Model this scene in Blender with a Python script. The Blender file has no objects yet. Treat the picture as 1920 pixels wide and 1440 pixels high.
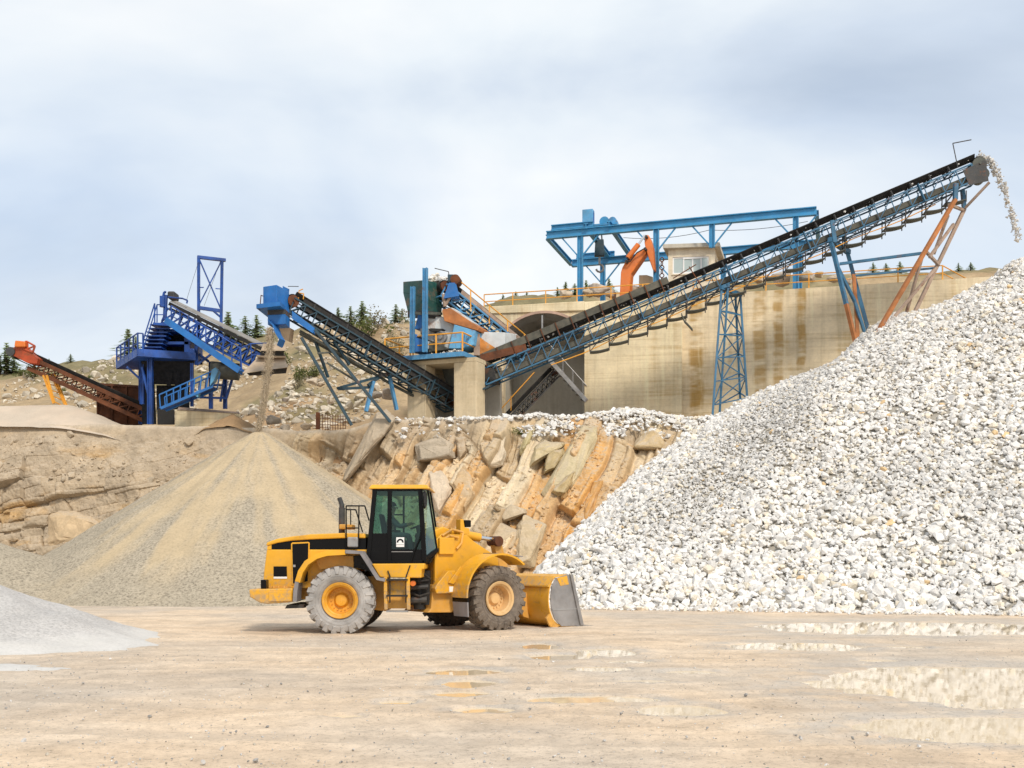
import bpy, bmesh, math, random
import numpy as np
from mathutils import Vector, Matrix, noise as mnoise

S = bpy.context.scene
COL = S.collection
R = math.radians
FOC, HOR, EYE = 2000.0, 1043.0, 2.0      # focal length in photo pixels, horizon row, eye height

# ------------------------------------------------------------------ camera
cd = bpy.data.cameras.new('camera'); cam = bpy.data.objects.new('camera', cd); COL.objects.link(cam)
cam.location = (0, 0, EYE); cam.rotation_euler = (R(90), 0, 0)
cd.sensor_width = 36; cd.lens = 36 * FOC / 1920
cd.shift_y = (HOR - 720) / 1920
cd.clip_start = 0.1; cd.clip_end = 3000
S.camera = cam

# ------------------------------------------------------------------ sky, sun, exposure
SUN_EL, SUN_AZ = 46, 152                 # azimuth clockwise from +Y: sun behind the camera, to the right
w = bpy.data.worlds.new('World'); S.world = w; w.use_nodes = True
nt = w.node_tree; nt.nodes.clear()
def N(t, typ, **kw):
    n = t.nodes.new(typ)
    for k, v in kw.items(): setattr(n, k, v)
    return n
def L(t, a, b): t.links.new(a, b)
out = N(nt, 'ShaderNodeOutputWorld')
sky = N(nt, 'ShaderNodeTexSky', sky_type='NISHITA', sun_disc=False, sun_elevation=R(SUN_EL), sun_rotation=R(SUN_AZ), air_density=1.0, dust_density=2.0, ozone_density=1.5)
bg1 = N(nt, 'ShaderNodeBackground'); bg1.inputs['Strength'].default_value = 0.10
L(nt, sky.outputs[0], bg1.inputs[0])
tc = N(nt, 'ShaderNodeTexCoord')
sep = N(nt, 'ShaderNodeSeparateXYZ'); L(nt, tc.outputs['Generated'], sep.inputs[0])
zz = N(nt, 'ShaderNodeMath', operation='MAXIMUM'); zz.inputs[1].default_value = 0.0; L(nt, sep.outputs['Z'], zz.inputs[0])
za = N(nt, 'ShaderNodeMath', operation='ADD'); za.inputs[1].default_value = 0.45; L(nt, zz.outputs[0], za.inputs[0])
dx = N(nt, 'ShaderNodeMath', operation='DIVIDE'); L(nt, sep.outputs['X'], dx.inputs[0]); L(nt, za.outputs[0], dx.inputs[1])
dy = N(nt, 'ShaderNodeMath', operation='DIVIDE'); L(nt, sep.outputs['Y'], dy.inputs[0]); L(nt, za.outputs[0], dy.inputs[1])
cmb = N(nt, 'ShaderNodeCombineXYZ'); L(nt, dx.outputs[0], cmb.inputs[0]); L(nt, dy.outputs[0], cmb.inputs[1])
def wnoise(scale, detail, rough, dist, loc):
    mp = N(nt, 'ShaderNodeMapping'); mp.inputs['Location'].default_value = loc; mp.inputs['Scale'].default_value = (1, 1.3, 1)
    L(nt, cmb.outputs[0], mp.inputs[0])
    n = N(nt, 'ShaderNodeTexNoise'); n.inputs['Scale'].default_value = scale; n.inputs['Detail'].default_value = detail
    n.inputs['Roughness'].default_value = rough; n.inputs['Distortion'].default_value = dist
    L(nt, mp.outputs[0], n.inputs['Vector']); return n
def wramp(n, stops):
    r = N(nt, 'ShaderNodeValToRGB'); e = r.color_ramp
    while len(e.elements) < len(stops): e.elements.new(0.5)
    for el, (p, c) in zip(e.elements, stops): el.position = p; el.color = (*c, 1)
    L(nt, n.outputs[0], r.inputs[0]); return r
ncol = wnoise(1.7, 6, 0.5, 0.3, (9.2, 4.4, 0))
CLOUD_STOPS = [(0.30, (0.55, 0.63, 0.74)), (0.43, (0.69, 0.77, 0.87)), (0.53, (0.84, 0.90, 0.95)), (0.66, (0.98, 1.0, 1.0))]
rcol = wramp(ncol, CLOUD_STOPS)
bg2 = N(nt, 'ShaderNodeBackground'); bg2.inputs['Strength'].default_value = 0.54
band = N(nt, 'ShaderNodeValToRGB'); eb = band.color_ramp
for pos_, val_ in ((0.10, 0.60), (0.20, 0.55), (0.27, 0.58), (0.335, 0.68), (0.395, 0.42), (0.46, 0.54)):
    e_ = eb.elements.new(pos_); e_.color = (val_,) * 3 + (1,)
eb.elements.remove(eb.elements[0]); eb.elements.remove(eb.elements[len(eb.elements) - 1])
L(nt, sep.outputs['Z'], band.inputs[0])
sub_ = N(nt, 'ShaderNodeMath', operation='SUBTRACT'); L(nt, band.outputs[0], sub_.inputs[0]); sub_.inputs[1].default_value = 0.54
mad = N(nt, 'ShaderNodeMath', operation='MULTIPLY_ADD'); L(nt, sub_.outputs[0], mad.inputs[0]); mad.inputs[1].default_value = 0.42; L(nt, ncol.outputs[0], mad.inputs[2])
nt.links.remove(rcol.inputs[0].links[0]); L(nt, mad.outputs[0], rcol.inputs[0])
L(nt, rcol.outputs[0], bg2.inputs[0])
nfac = wnoise(1.5, 5, 0.5, 0.2, (7.7, 2.2, 0))
rfac = wramp(nfac, [(0.34, (0.72,) * 3), (0.55, (0.97,) * 3)])
mixw = N(nt, 'ShaderNodeMixShader')
L(nt, rfac.outputs[0], mixw.inputs[0]); L(nt, bg1.outputs[0], mixw.inputs[1]); L(nt, bg2.outputs[0], mixw.inputs[2])
L(nt, mixw.outputs[0], out.inputs[0])

sd = bpy.data.lights.new('sun', 'SUN'); sun = bpy.data.objects.new('sun', sd); COL.objects.link(sun)
sd.energy = 1.5; sd.angle = R(10); sd.color = (1.0, 0.91, 0.78)
az, el = R(SUN_AZ), R(SUN_EL)
sdir = Vector((math.sin(az) * math.cos(el), math.cos(az) * math.cos(el), math.sin(el)))
sun.rotation_euler = sdir.to_track_quat('Z', 'Y').to_euler(); sun.location = (30, -40, 60)
vs = S.view_settings
vs.view_transform = 'Standard'; vs.look = 'None'; vs.gamma = 1; vs.use_curve_mapping = False
vs.exposure = 0.95
try:
    S.cycles.max_bounces = 8; S.cycles.transparent_max_bounces = 8; S.cycles.use_denoising = True
except Exception: pass

# ------------------------------------------------------------------ helpers
rng = np.random.default_rng(7); random.seed(7)
def P(px, py, d): return Vector(((px - 960) * d / FOC, d, EYE + (HOR - py) * d / FOC))
def GP(px, py):                                     # a point on the yard
    d = EYE * FOC / (py - HOR); return ((px - 960) * d / FOC, d)

def _h(ix, iy, seed):
    n = (ix.astype(np.int64) * 374761393 + iy.astype(np.int64) * 668265263 + seed * 1274126177) & 0xFFFFFFFF
    n = ((n ^ (n >> 13)) * 1274126177) & 0xFFFFFFFF
    n = ((n ^ (n >> 16)) * 2246822519) & 0xFFFFFFFF
    return ((n ^ (n >> 15)) & 0xFFFFFF) / float(0xFFFFFF)
def vn(x, y, seed=0):
    ix, iy = np.floor(x), np.floor(y); fx, fy = x - ix, y - iy
    fx = fx * fx * fx * (fx * (fx * 6 - 15) + 10); fy = fy * fy * fy * (fy * (fy * 6 - 15) + 10)
    a, b, c, d = _h(ix, iy, seed), _h(ix + 1, iy, seed), _h(ix, iy + 1, seed), _h(ix + 1, iy + 1, seed)
    return (a * (1 - fx) + b * fx) * (1 - fy) + (c * (1 - fx) + d * fx) * fy
def fbm(x, y, seed=0, oct=5, gain=0.5):
    s, a, t = 0.0, 1.0, 0.0
    for i in range(oct):
        s = s + a * (vn(x * 2 ** i + 17.3 * i, y * 2 ** i - 9.1 * i, seed + i) - 0.5); t += a; a *= gain
    return s / t * 2                                 # about -1..1
def smooth(a, b, x):
    t = np.clip((x - a) / (b - a), 0, 1); return t * t * (3 - 2 * t)

def tag(o, label=None, cat=None, group=None, kind=None):
    if label: o['label'] = label
    if cat: o['category'] = cat
    if group: o['group'] = group
    if kind: o['kind'] = kind
    return o
def empty(name, loc, label=None, cat=None, group=None, rz=0):
    o = bpy.data.objects.new(name, None); COL.objects.link(o); o.location = loc; o.rotation_euler.z = rz
    o.empty_display_size = 0.3
    return tag(o, label, cat, group)
def link_mesh(name, me, mat, parent=None):
    if mat is not None and not len(me.materials): me.materials.append(mat)
    o = bpy.data.objects.new(name, me); COL.objects.link(o)
    if parent is not None: o.parent = parent
    return o
def np_mesh(name, V, F, mat=None, parent=None, smoothed=False, attrs=None):
    """V (n,3); F (m,k) with one k"""
    me = bpy.data.meshes.new(name); n, m, k = len(V), len(F), F.shape[1]
    me.vertices.add(n); me.vertices.foreach_set('co', np.ascontiguousarray(V, dtype=np.float32).ravel())
    me.loops.add(m * k); me.loops.foreach_set('vertex_index', np.ascontiguousarray(F, dtype=np.int32).ravel())
    me.polygons.add(m); me.polygons.foreach_set('loop_start', np.arange(0, m * k, k, dtype=np.int32))
    me.polygons.foreach_set('loop_total', np.full(m, k, dtype=np.int32))
    me.polygons.foreach_set('use_smooth', np.full(m, smoothed, dtype=bool))
    me.update(calc_edges=True)
    for an, av in (attrs or {}).items():
        if av.ndim == 1:
            a = me.attributes.new(an, 'FLOAT', 'POINT'); a.data.foreach_set('value', av.astype(np.float32))
        else:
            a = me.attributes.new(an, 'FLOAT_COLOR', 'POINT')
            c = np.ones((n, 4), np.float32); c[:, :3] = av; a.data.foreach_set('color', c.ravel())
    return link_mesh(name, me, mat, parent)
def grid_faces(nu, nv):
    i = np.arange(nu - 1)[:, None] * nv + np.arange(nv - 1)[None, :]; i = i.ravel()
    return np.stack([i, i + nv, i + nv + 1, i + 1], 1)

class MB:
    """collects boxes, bars, tubes and prisms; build() links them as one mesh object"""
    def __init__(s, M=None): s.v = []; s.f = []; s.M = M
    def add(s, vs, fs):
        b = len(s.v); s.v += [Vector(p) for p in vs]; s.f += [tuple(b + i for i in f) for f in fs]; return s
    def box(s, lo, hi):
        x0, y0, z0 = lo; x1, y1, z1 = hi
        return s.add([(x0, y0, z0), (x1, y0, z0), (x1, y1, z0), (x0, y1, z0), (x0, y0, z1), (x1, y0, z1), (x1, y1, z1), (x0, y1, z1)],
                     [(3, 2, 1, 0), (4, 5, 6, 7), (0, 1, 5, 4), (1, 2, 6, 5), (2, 3, 7, 6), (3, 0, 4, 7)])
    def hexa(s, a, b):
        """a, b: two quads (4 points each), matching order"""
        return s.add(list(a) + list(b), [(3, 2, 1, 0), (4, 5, 6, 7), (0, 1, 5, 4), (1, 2, 6, 5), (2, 3, 7, 6), (3, 0, 4, 7)])
    def bar(s, p, q, w=0.1, h=None, up=(0, 0, 1)):
        h = w if h is None else h
        p, q = Vector(p), Vector(q); d = (q - p)
        if d.length < 1e-6: return s
        d.normalize(); u = Vector(up)
        if abs(d.dot(u)) > 0.98: u = Vector((0, 1, 0))
        sd_ = d.cross(u).normalized(); u = sd_.cross(d).normalized()
        a, b = sd_ * w / 2, u * h / 2
        return s.hexa([p - a - b, p + a - b, p + a + b, p - a + b], [q - a - b, q + a - b, q + a + b, q - a + b])
    def ibeam(s, p, q, w=0.3, h=0.4, t=0.04, up=(0, 0, 1)):
        p, q = Vector(p), Vector(q); d = (q - p).normalized(); u = Vector(up)
        if abs(d.dot(u)) > 0.98: u = Vector((0, 1, 0))
        sd_ = d.cross(u).normalized(); u = sd_.cross(d).normalized()
        s.bar(p + u * (h / 2 - t / 2), q + u * (h / 2 - t / 2), w, t, u)
        s.bar(p - u * (h / 2 - t / 2), q - u * (h / 2 - t / 2), w, t, u)
        return s.bar(p, q, t, h - 2 * t - 0.004, u)
    def tube(s, p, q, r=0.05, n=8, r2=None, cap=True):
        r2 = r if r2 is None else r2
        p, q = Vector(p), Vector(q); d = (q - p).normalized(); u = Vector((0, 0, 1)) if abs(d.z) < 0.95 else Vector((0, 1, 0))
        a = d.cross(u).normalized(); b = a.cross(d)
        vs, fs = [], []
        for i in range(n):
            t = 2 * math.pi * i / n; o = a * math.cos(t) + b * math.sin(t)
            vs += [p + o * r, q + o * r2]
        for i in range(n):
            j = (i + 1) % n; fs.append((2 * i, 2 * i + 1, 2 * j + 1, 2 * j))
        if cap: fs += [tuple(2 * i for i in range(n)), tuple(2 * i + 1 for i in reversed(range(n)))]
        return s.add(vs, fs)
    def path(s, pts, r=0.03, n=6):
        for a, b in zip(pts, pts[1:]): s.tube(a, b, r, n)
        return s
    def prism(s, poly, off):
        """polygon (list of 3d points) extruded by vector off"""
        off = Vector(off); n = len(poly); poly = [Vector(p) for p in poly]
        return s.add(poly + [p + off for p in poly], [tuple(reversed(range(n))), tuple(range(n, 2 * n))] + [(i, (i + 1) % n, n + (i + 1) % n, n + i) for i in range(n)])
    def lathe(s, prof, c, axis, n=32, close=False):
        """prof: list of (radius, offset along axis)"""
        c, ax = Vector(c), Vector(axis).normalized(); u = Vector((0, 0, 1)) if abs(ax.z) < 0.9 else Vector((1, 0, 0))
        a = ax.cross(u).normalized(); b = ax.cross(a)
        vs, fs, m = [], [], len(prof)
        for i in range(n):
            t = 2 * math.pi * i / n; o = a * math.cos(t) + b * math.sin(t)
            vs += [c + o * r + ax * h for r, h in prof]
        for i in range(n):
            j = (i + 1) % n
            for k in range(m - 1): fs.append((i * m + k, j * m + k, j * m + k + 1, i * m + k + 1))
            if close: fs.append((i * m + m - 1, j * m + m - 1, j * m, i * m))
        return s.add(vs, fs)
    def strip(s, a, b, t):
        """thick sheet between two polylines a, b (same length), thickness vector t"""
        t = Vector(t)
        for i in range(len(a) - 1):
            s.hexa([a[i], a[i + 1], b[i + 1], b[i]], [Vector(a[i]) + t, Vector(a[i + 1]) + t, Vector(b[i + 1]) + t, Vector(b[i]) + t])
        return s
    def build(s, name, mat, parent=None, bevel=0, smoothed=False, fix=True, sharp=35):
        me = bpy.data.meshes.new(name)
        loc = Vector((0, 0, 0)); p = parent
        while p is not None: loc = loc + p.location; p = p.parent
        if s.M is not None: vs = [s.M @ v for v in s.v]
        else: vs = [v - loc for v in s.v]
        me.from_pydata([tuple(v) for v in vs], [], s.f)
        if fix:
            bm = bmesh.new(); bm.from_mesh(me); bmesh.ops.recalc_face_normals(bm, faces=bm.faces); bm.to_mesh(me); bm.free()
        if smoothed:
            for pl in me.polygons: pl.use_smooth = True
            me.set_sharp_from_angle(angle=R(sharp))
        o = link_mesh(name, me, mat, parent)
        if bevel:
            b = o.modifiers.new('bevel', 'BEVEL'); b.width = bevel; b.segments = 2; b.limit_method = 'ANGLE'; b.angle_limit = R(40); b.harden_normals = False
        return o

# ------------------------------------------------------------------ materials
MATS = {}
def ramp(t, src, stops, interp='LINEAR'):
    r = N(t, 'ShaderNodeValToRGB'); e = r.color_ramp; e.interpolation = interp
    while len(e.elements) < len(stops): e.elements.new(0.5)
    for el, (p, c) in zip(e.elements, stops):
        el.position = p; el.color = (*c, 1) if len(c) == 3 else c
    L(t, src, r.inputs[0]); return r
def noise(t, vec, scale, detail=5, rough=0.55, dist=0.0):
    n = N(t, 'ShaderNodeTexNoise'); n.inputs['Scale'].default_value = scale; n.inputs['Detail'].default_value = detail
    n.inputs['Roughness'].default_value = rough; n.inputs['Distortion'].default_value = dist
    L(t, vec, n.inputs['Vector']); return n
def mixc(t, fac, a, b, mode='MIX'):
    m = N(t, 'ShaderNodeMix', data_type='RGBA', blend_type=mode)
    for v, i in ((fac, 0), (a, 6), (b, 7)):
        if isinstance(v, (int, float)): m.inputs[i].default_value = v
        elif isinstance(v, tuple): m.inputs[i].default_value = (*v, 1)
        else: L(t, v, m.inputs[i])
    return m.outputs[2]
def math_(t, op, a, b=None, clamp=False):
    m = N(t, 'ShaderNodeMath', operation=op, use_clamp=clamp)
    for v, i in ((a, 0), (b, 1)):
        if v is None: continue
        if isinstance(v, (int, float)): m.inputs[i].default_value = v
        else: L(t, v, m.inputs[i])
    return m.outputs[0]
def new_mat(name):
    m = bpy.data.materials.new(name); m.use_nodes = True; t = m.node_tree
    b = t.nodes['Principled BSDF']; MATS[name] = m
    return m, t, b
def coords(t, scale=(1, 1, 1), rot=(0, 0, 0), world=False):
    if world: src = N(t, 'ShaderNodeNewGeometry').outputs['Position']
    else: src = N(t, 'ShaderNodeTexCoord').outputs['Object']
    mp = N(t, 'ShaderNodeMapping'); mp.inputs['Scale'].default_value = scale; mp.inputs['Rotation'].default_value = rot
    L(t, src, mp.inputs[0]); return mp.outputs[0]
def bump(t, b, h, strength=0.3, dist=0.02):
    n = N(t, 'ShaderNodeBump'); n.inputs['Strength'].default_value = strength; n.inputs['Distance'].default_value = dist
    L(t, h, n.inputs['Height']); L(t, n.outputs[0], b.inputs['Normal']); return n
def paint(name, base, rough=0.45, var=0.25, scale=2.0, rust=0.0, rust_col=(0.16, 0.055, 0.018), dust=0.0, dust_col=(0.42, 0.35, 0.27), metal=0.0, bmp=0.08, coat=0.0, mud=0.0):
    m, t, b = new_mat(name); v = coords(t)
    n1 = noise(t, v, scale, 6, 0.6); n2 = noise(t, v, scale * 5, 5, 0.65)
    dark = tuple(c * (1 - var) for c in base); lite = tuple(min(1, c * (1 + var * 0.5)) for c in base)
    c = ramp(t, n1.outputs[0], [(0.35, dark), (0.65, lite)]).outputs[0]
    if dust:
        geo = N(t, 'ShaderNodeNewGeometry'); sp = N(t, 'ShaderNodeSeparateXYZ'); L(t, geo.outputs['Normal'], sp.inputs[0])
        up = math_(t, 'MULTIPLY_ADD', sp.outputs['Z'], 0.5); 
        up = math_(t, 'ADD', math_(t, 'MULTIPLY', sp.outputs['Z'], 0.45, True), 0.55)
        f = math_(t, 'MULTIPLY', ramp(t, n2.outputs[0], [(0.38, (0, 0, 0)), (0.72, (1, 1, 1))]).outputs[0], up)
        c = mixc(t, math_(t, 'MULTIPLY', f, dust), c, dust_col)
    if rust:
        n3 = noise(t, v, scale * 1.7, 8, 0.7, 0.3)
        f = ramp(t, n3.outputs[0], [(0.60 - 0.22 * rust, (0, 0, 0)), (0.70 - 0.15 * rust, (1, 1, 1))]).outputs[0]
        c = mixc(t, math_(t, 'MULTIPLY', f, min(1, 0.5 + rust)), c, rust_col)
    if mud:                                             # mud thrown up by the wheels, caked below about cab-floor height
        sz_ = N(t, 'ShaderNodeSeparateXYZ'); L(t, v, sz_.inputs[0]); hz_ = math_(t, 'SUBTRACT', 1.0, math_(t, 'DIVIDE', sz_.outputs['Z'], mud), True)
        sp_ = noise(t, v, 7, 7, 0.75); f = math_(t, 'ADD', math_(t, 'MULTIPLY', hz_, 0.42), math_(t, 'SUBTRACT', sp_.outputs[0], 0.5)); f = ramp(t, f, [(0.13, (0, 0, 0)), (0.30, (0.8,) * 3)]).outputs[0]
        c = mixc(t, f, c, (0.36, 0.26, 0.16))
    L(t, c, b.inputs['Base Color'])
    rr = ramp(t, n2.outputs[0], [(0.3, (rough - 0.1,) * 3), (0.7, (min(1, rough + 0.18),) * 3)])
    L(t, rr.outputs[0], b.inputs['Roughness']); b.inputs['Metallic'].default_value = metal
    if coat: b.inputs['Coat Weight'].default_value = coat; b.inputs['Coat Roughness'].default_value = 0.15
    if bmp: bump(t, b, n2.outputs[0], bmp, 0.02)
    return m
M_BLUE = paint('blue paint', (0.055, 0.26, 0.50), 0.5, 0.3, 1.5, rust=0.12, dust=0.35)
M_GANTRY = paint('gantry blue paint', (0.035, 0.27, 0.52), 0.45, 0.22, 0.8, dust=0.22)
M_DEEPBLUE = paint('deep blue paint', (0.006, 0.065, 0.31), 0.45, 0.5, 1.0, dust=0.08)
M_BRIGHTBLUE = paint('bright blue paint', (0.008, 0.14, 0.44), 0.45, 0.25, 0.8, dust=0.10)
M_TEAL = paint('teal paint', (0.010, 0.045, 0.07), 0.55, 0.3, 1.5, rust=0.12, dust=0.12)
M_TRUSS = paint('greyed blue paint', (0.025, 0.135, 0.25), 0.55, 0.3, 1.5, rust=0.15, dust=0.16)
M_GREEN = paint('green hopper paint', (0.005, 0.065, 0.058), 0.5, 0.3, 0.7, rust=0.40, rust_col=(0.16, 0.10, 0.055), dust=0.15)
M_RAIL = paint('yellow rail paint', (0.74, 0.34, 0.035), 0.5, 0.15, 1.5, rust=0.06)
M_RUST = paint('rusty steel', (0.13, 0.042, 0.014), 0.8, 0.5, 1.2, rust=0.3, rust_col=(0.09, 0.03, 0.012))
M_RUSTLEG = paint('rust orange steel', (0.42, 0.15, 0.04), 0.75, 0.4, 1.0, rust=0.12, rust_col=(0.25, 0.2, 0.17), dust=0.15)
M_RED = paint('red paint', (0.40, 0.06, 0.015), 0.6, 0.35, 1.0, rust=0.45)
M_ORANGE = paint('orange paint', (0.66, 0.16, 0.015), 0.4, 0.18, 0.7, dust=0.2, rust=0.04)
M_RUBBER = paint('black rubber belt', (0.010, 0.010, 0.011), 0.85, 0.4, 1.0, dust=0.14)
M_DARKSTEEL = paint('dark grimy steel', (0.035, 0.038, 0.042), 0.65, 0.4, 1.2, rust=0.25, dust=0.2)
M_GUARD = paint('dusty green grey sheet', (0.065, 0.072, 0.062), 0.7, 0.35, 0.9, dust=0.35, dust_col=(0.36, 0.33, 0.27))
M_GREYSTEEL = paint('grey steel', (0.33, 0.33, 0.33), 0.45, 0.3, 1.5, rust=0.1, metal=0.4, dust=0.3)
M_WHITEPAINT = paint('stained white steel', (0.60, 0.64, 0.66), 0.55, 0.2, 0.8, rust=0.22, rust_col=(0.32, 0.13, 0.04), dust=0.3)
M_LIGHTBLUE = paint('light blue paint', (0.10, 0.36, 0.62), 0.5, 0.3, 0.8, rust=0.1, dust=0.3)
M_DUSTY = paint('sand dusted sheet', (0.46, 0.36, 0.26), 0.9, 0.25, 0.8)
M_DARKBELT = paint('dusty belt top', (0.26, 0.245, 0.225), 0.9, 0.3, 0.6)
M_YELLOW = paint('loader yellow paint', (0.74, 0.37, 0.016), 0.36, 0.16, 0.9, rust=0.03, rust_col=(0.32, 0.17, 0.05), dust=0.15, dust_col=(0.46, 0.34, 0.2), bmp=0.02, mud=2.1)
M_RIMYELLOW = paint('yellow wheel rim', (0.72, 0.34, 0.018), 0.45, 0.2, 2.0, rust=0.08, rust_col=(0.3, 0.15, 0.05), dust=0.3, dust_col=(0.5, 0.38, 0.24), bmp=0.03)
M_YELLOWDIRTY = paint('dusty yellow paint', (0.66, 0.33, 0.05), 0.55, 0.25, 1.2, rust=0.10, rust_col=(0.22, 0.12, 0.05), dust=0.45, dust_col=(0.52, 0.40, 0.26))
M_BLACK = paint('black enamel', (0.004, 0.004, 0.0045), 0.3, 0.3, 1.0, bmp=0.0)
M_BLACK.node_tree.nodes['Principled BSDF'].inputs['Specular IOR Level'].default_value = 0.18
M_SHADOW = paint('shade black steel', (0.003, 0.004, 0.007), 0.8, 0.4, 1.2)  # near-black colour standing in for the deep shade under the plant platform
M_MATBLACK = paint('matt black', (0.010, 0.010, 0.010), 0.7, 0.3, 1.0, dust=0.08)
M_PLATE = paint('grey tread plate', (0.22, 0.21, 0.22), 0.6, 0.25, 2.0, dust=0.3)
M_TYREDUST = paint('dust caked tyre', (0.40, 0.38, 0.36), 0.95, 0.35, 2.2, rust=0.12, rust_col=(0.22, 0.19, 0.16), bmp=0.5)
M_TYRE = paint('dirty tyre', (0.15, 0.12, 0.095), 0.9, 0.5, 2.0, dust=0.75, dust_col=(0.34, 0.28, 0.22), bmp=0.4)
M_TYREDARK = paint('dark tyre tread', (0.05, 0.04, 0.033), 0.9, 0.4, 2.0, dust=0.3, dust_col=(0.28, 0.2, 0.13), bmp=0.4)
M_RIMPALE = paint('dusty pale rim', (0.66, 0.42, 0.18), 0.6, 0.18, 2.0, dust=0.3, dust_col=(0.6, 0.48, 0.36))
M_CHROME = paint('chrome rod', (0.75, 0.75, 0.75), 0.15, 0.05, 2.0, metal=1.0, bmp=0)
M_BUCKETSTEEL = paint('worn bucket steel', (0.34, 0.33, 0.33), 0.38, 0.3, 1.5, metal=0.55, rust=0.05, dust=0.25)
M_WHITE = paint('white enamel', (0.8, 0.8, 0.8), 0.5, 0.05, 2.0, bmp=0)
M_SKIN = paint('skin', (0.42, 0.24, 0.16), 0.6, 0.08, 5.0, bmp=0)
M_CLOTH = paint('grey work clothes', (0.10, 0.11, 0.13), 0.9, 0.2, 4.0)
M_HAIR = paint('dark hair', (0.02, 0.015, 0.01), 0.7, 0.2, 9.0)
M_BARK = paint('bark', (0.10, 0.07, 0.05), 0.9, 0.3, 6.0)
def glass_mat():
    m, t, b = new_mat('tinted cab glass')
    gl = N(t, 'ShaderNodeBsdfGlossy'); gl.inputs['Roughness'].default_value = 0.03; gl.inputs['Color'].default_value = (0.75, 0.95, 0.88, 1)
    tr = N(t, 'ShaderNodeBsdfTransparent'); tr.inputs[0].default_value = (0.36, 0.56, 0.50, 1)
    fr = N(t, 'ShaderNodeFresnel'); fr.inputs['IOR'].default_value = 1.5
    mx = N(t, 'ShaderNodeMixShader'); L(t, math_(t, 'MINIMUM', math_(t, 'ADD', math_(t, 'MULTIPLY', fr.outputs[0], 0.7), 0.03), 0.22), mx.inputs[0]); L(t, tr.outputs[0], mx.inputs[1]); L(t, gl.outputs[0], mx.inputs[2])
    L(t, mx.outputs[0], t.nodes['Material Output'].inputs[0]); return m
M_GLASS = glass_mat()
def window_glass():
    m, t, b = new_mat('pale window glass'); b.inputs['Base Color'].default_value = (0.42, 0.5, 0.5, 1); b.inputs['Roughness'].default_value = 0.08; return m
M_WINDOW = window_glass()
# ================================================================== YARD
def tensor_axis(lo, a, b, hi, step, grow=1.12):
    mid = np.arange(a, b + step / 2, step); l, r = [], []
    x, s = a, step
    while x > lo: s *= grow; x -= s; l.append(x)
    x, s = b, step
    while x < hi: s *= grow; x += s; r.append(x)
    return np.concatenate([l[::-1], mid, r])
PUDDLES = [(1735, 1179, 290, 13), (1490, 1214, 118, 9), (1870, 1290, 330, 40), (1885, 1371, 290, 24), (1275, 1334, 78, 11), (1110, 1313, 110, 7),
           (880, 1284, 50, 9), (862, 1303, 60, 6), (745, 1318, 35, 4), (1015, 1213, 34, 6), (1050, 1233, 60, 6), (1135, 1225, 60, 9), (1120, 1256, 60, 5),
           (1210, 1280, 60, 4), (905, 1333, 60, 6), (650, 1345, 40, 4), (1300, 1262, 50, 4), (870, 1262, 70, 7), (1180, 1243, 50, 4), (1700, 1215, 40, 3), (1650, 1240, 40, 3)]
def puddle_field(x, y):
    pf = np.full(np.broadcast(x, y).shape, -9.0)
    for px, py, hw, hh in PUDDLES:
        y1, y0 = EYE * FOC / (py - hh - HOR), EYE * FOC / (py + hh - HOR)
        cy, ry = (y0 + y1) / 2, (y1 - y0) / 2; cx, rx = (px - 960) * cy / FOC, hw * cy / FOC
        pf = np.maximum(pf, 1 - ((x - cx) / rx) ** 2 - ((y - cy) / ry) ** 2)
    return pf
gx = tensor_axis(-420, -12, 20, 420, 0.07); 
yl = [8.0]
while yl[-1] < 50: yl.append(yl[-1] * 1.0042)
gy = np.concatenate([[-300, -100, -40, -15, -5, 0, 3, 5, 6, 7, 7.5], yl, [52, 55, 60, 70, 90, 130, 200, 400]])
GX, GY = np.meshgrid(gx, gy, indexing='ij')
pn = puddle_field(GX, GY) + 0.40 * fbm(GX * 0.8, GY * 0.55, 3, 5) + 0.12 * fbm(GX * 4, GY * 2, 5, 3)
s_ = smooth(-0.22, 0.28, pn)
tr = fbm((GX * 0.25 + GY * 0.9), (GX * 0.9 - GY * 0.25) * 0.12, 9, 4)        # long ruts
hh_ = 0.030 + 0.022 * fbm(GX * 0.5, GY * 0.4, 1, 4) + 0.013 * fbm(GX * 2.5, GY * 2.0, 2, 4) + 0.012 * tr
hh_ = np.maximum(hh_, 0.004)
tk_ = np.zeros_like(GX)
for y0_, sl, cv_, sgn_ in ((20.5, 0.06, 0.004, 1), (23.2, -0.10, -0.003, 1), (14.5, 0.16, 0.012, 1), (11.4, -0.05, 0.02, 1), (17.0, 0.02, -0.006, 1)):
    for off_ in (0.0, 2.2):   # the two wheel lines
        dist = (GY - (y0_ + off_ + sl * GX + cv_ * GX ** 2)) + 0.10 * fbm(GX * 0.4, GY * 0, 11, 3)
        lug = 0.5 + 0.5 * np.sin(GX * 15.0 + np.abs(dist) * 9.0)
        tk_ = np.maximum(tk_, np.exp(-(dist / 0.30) ** 4) * (0.55 + 0.45 * lug)); hh_ = hh_ + np.exp(-(dist / 0.30) ** 4) * (-0.022 + 0.014 * lug) + 0.012 * np.exp(-((np.abs(dist) - 0.38) / 0.09) ** 2)
hh_ = np.maximum(hh_, 0.004)
far = smooth(30, 60, np.abs(GX)) + smooth(60, 90, GY); hh_ = np.where(far > 0.5, 0.02, hh_)
GZ = hh_ * (1 - s_) - 0.05 * s_
wet = smooth(-2.6, 0.1, pn)
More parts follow.
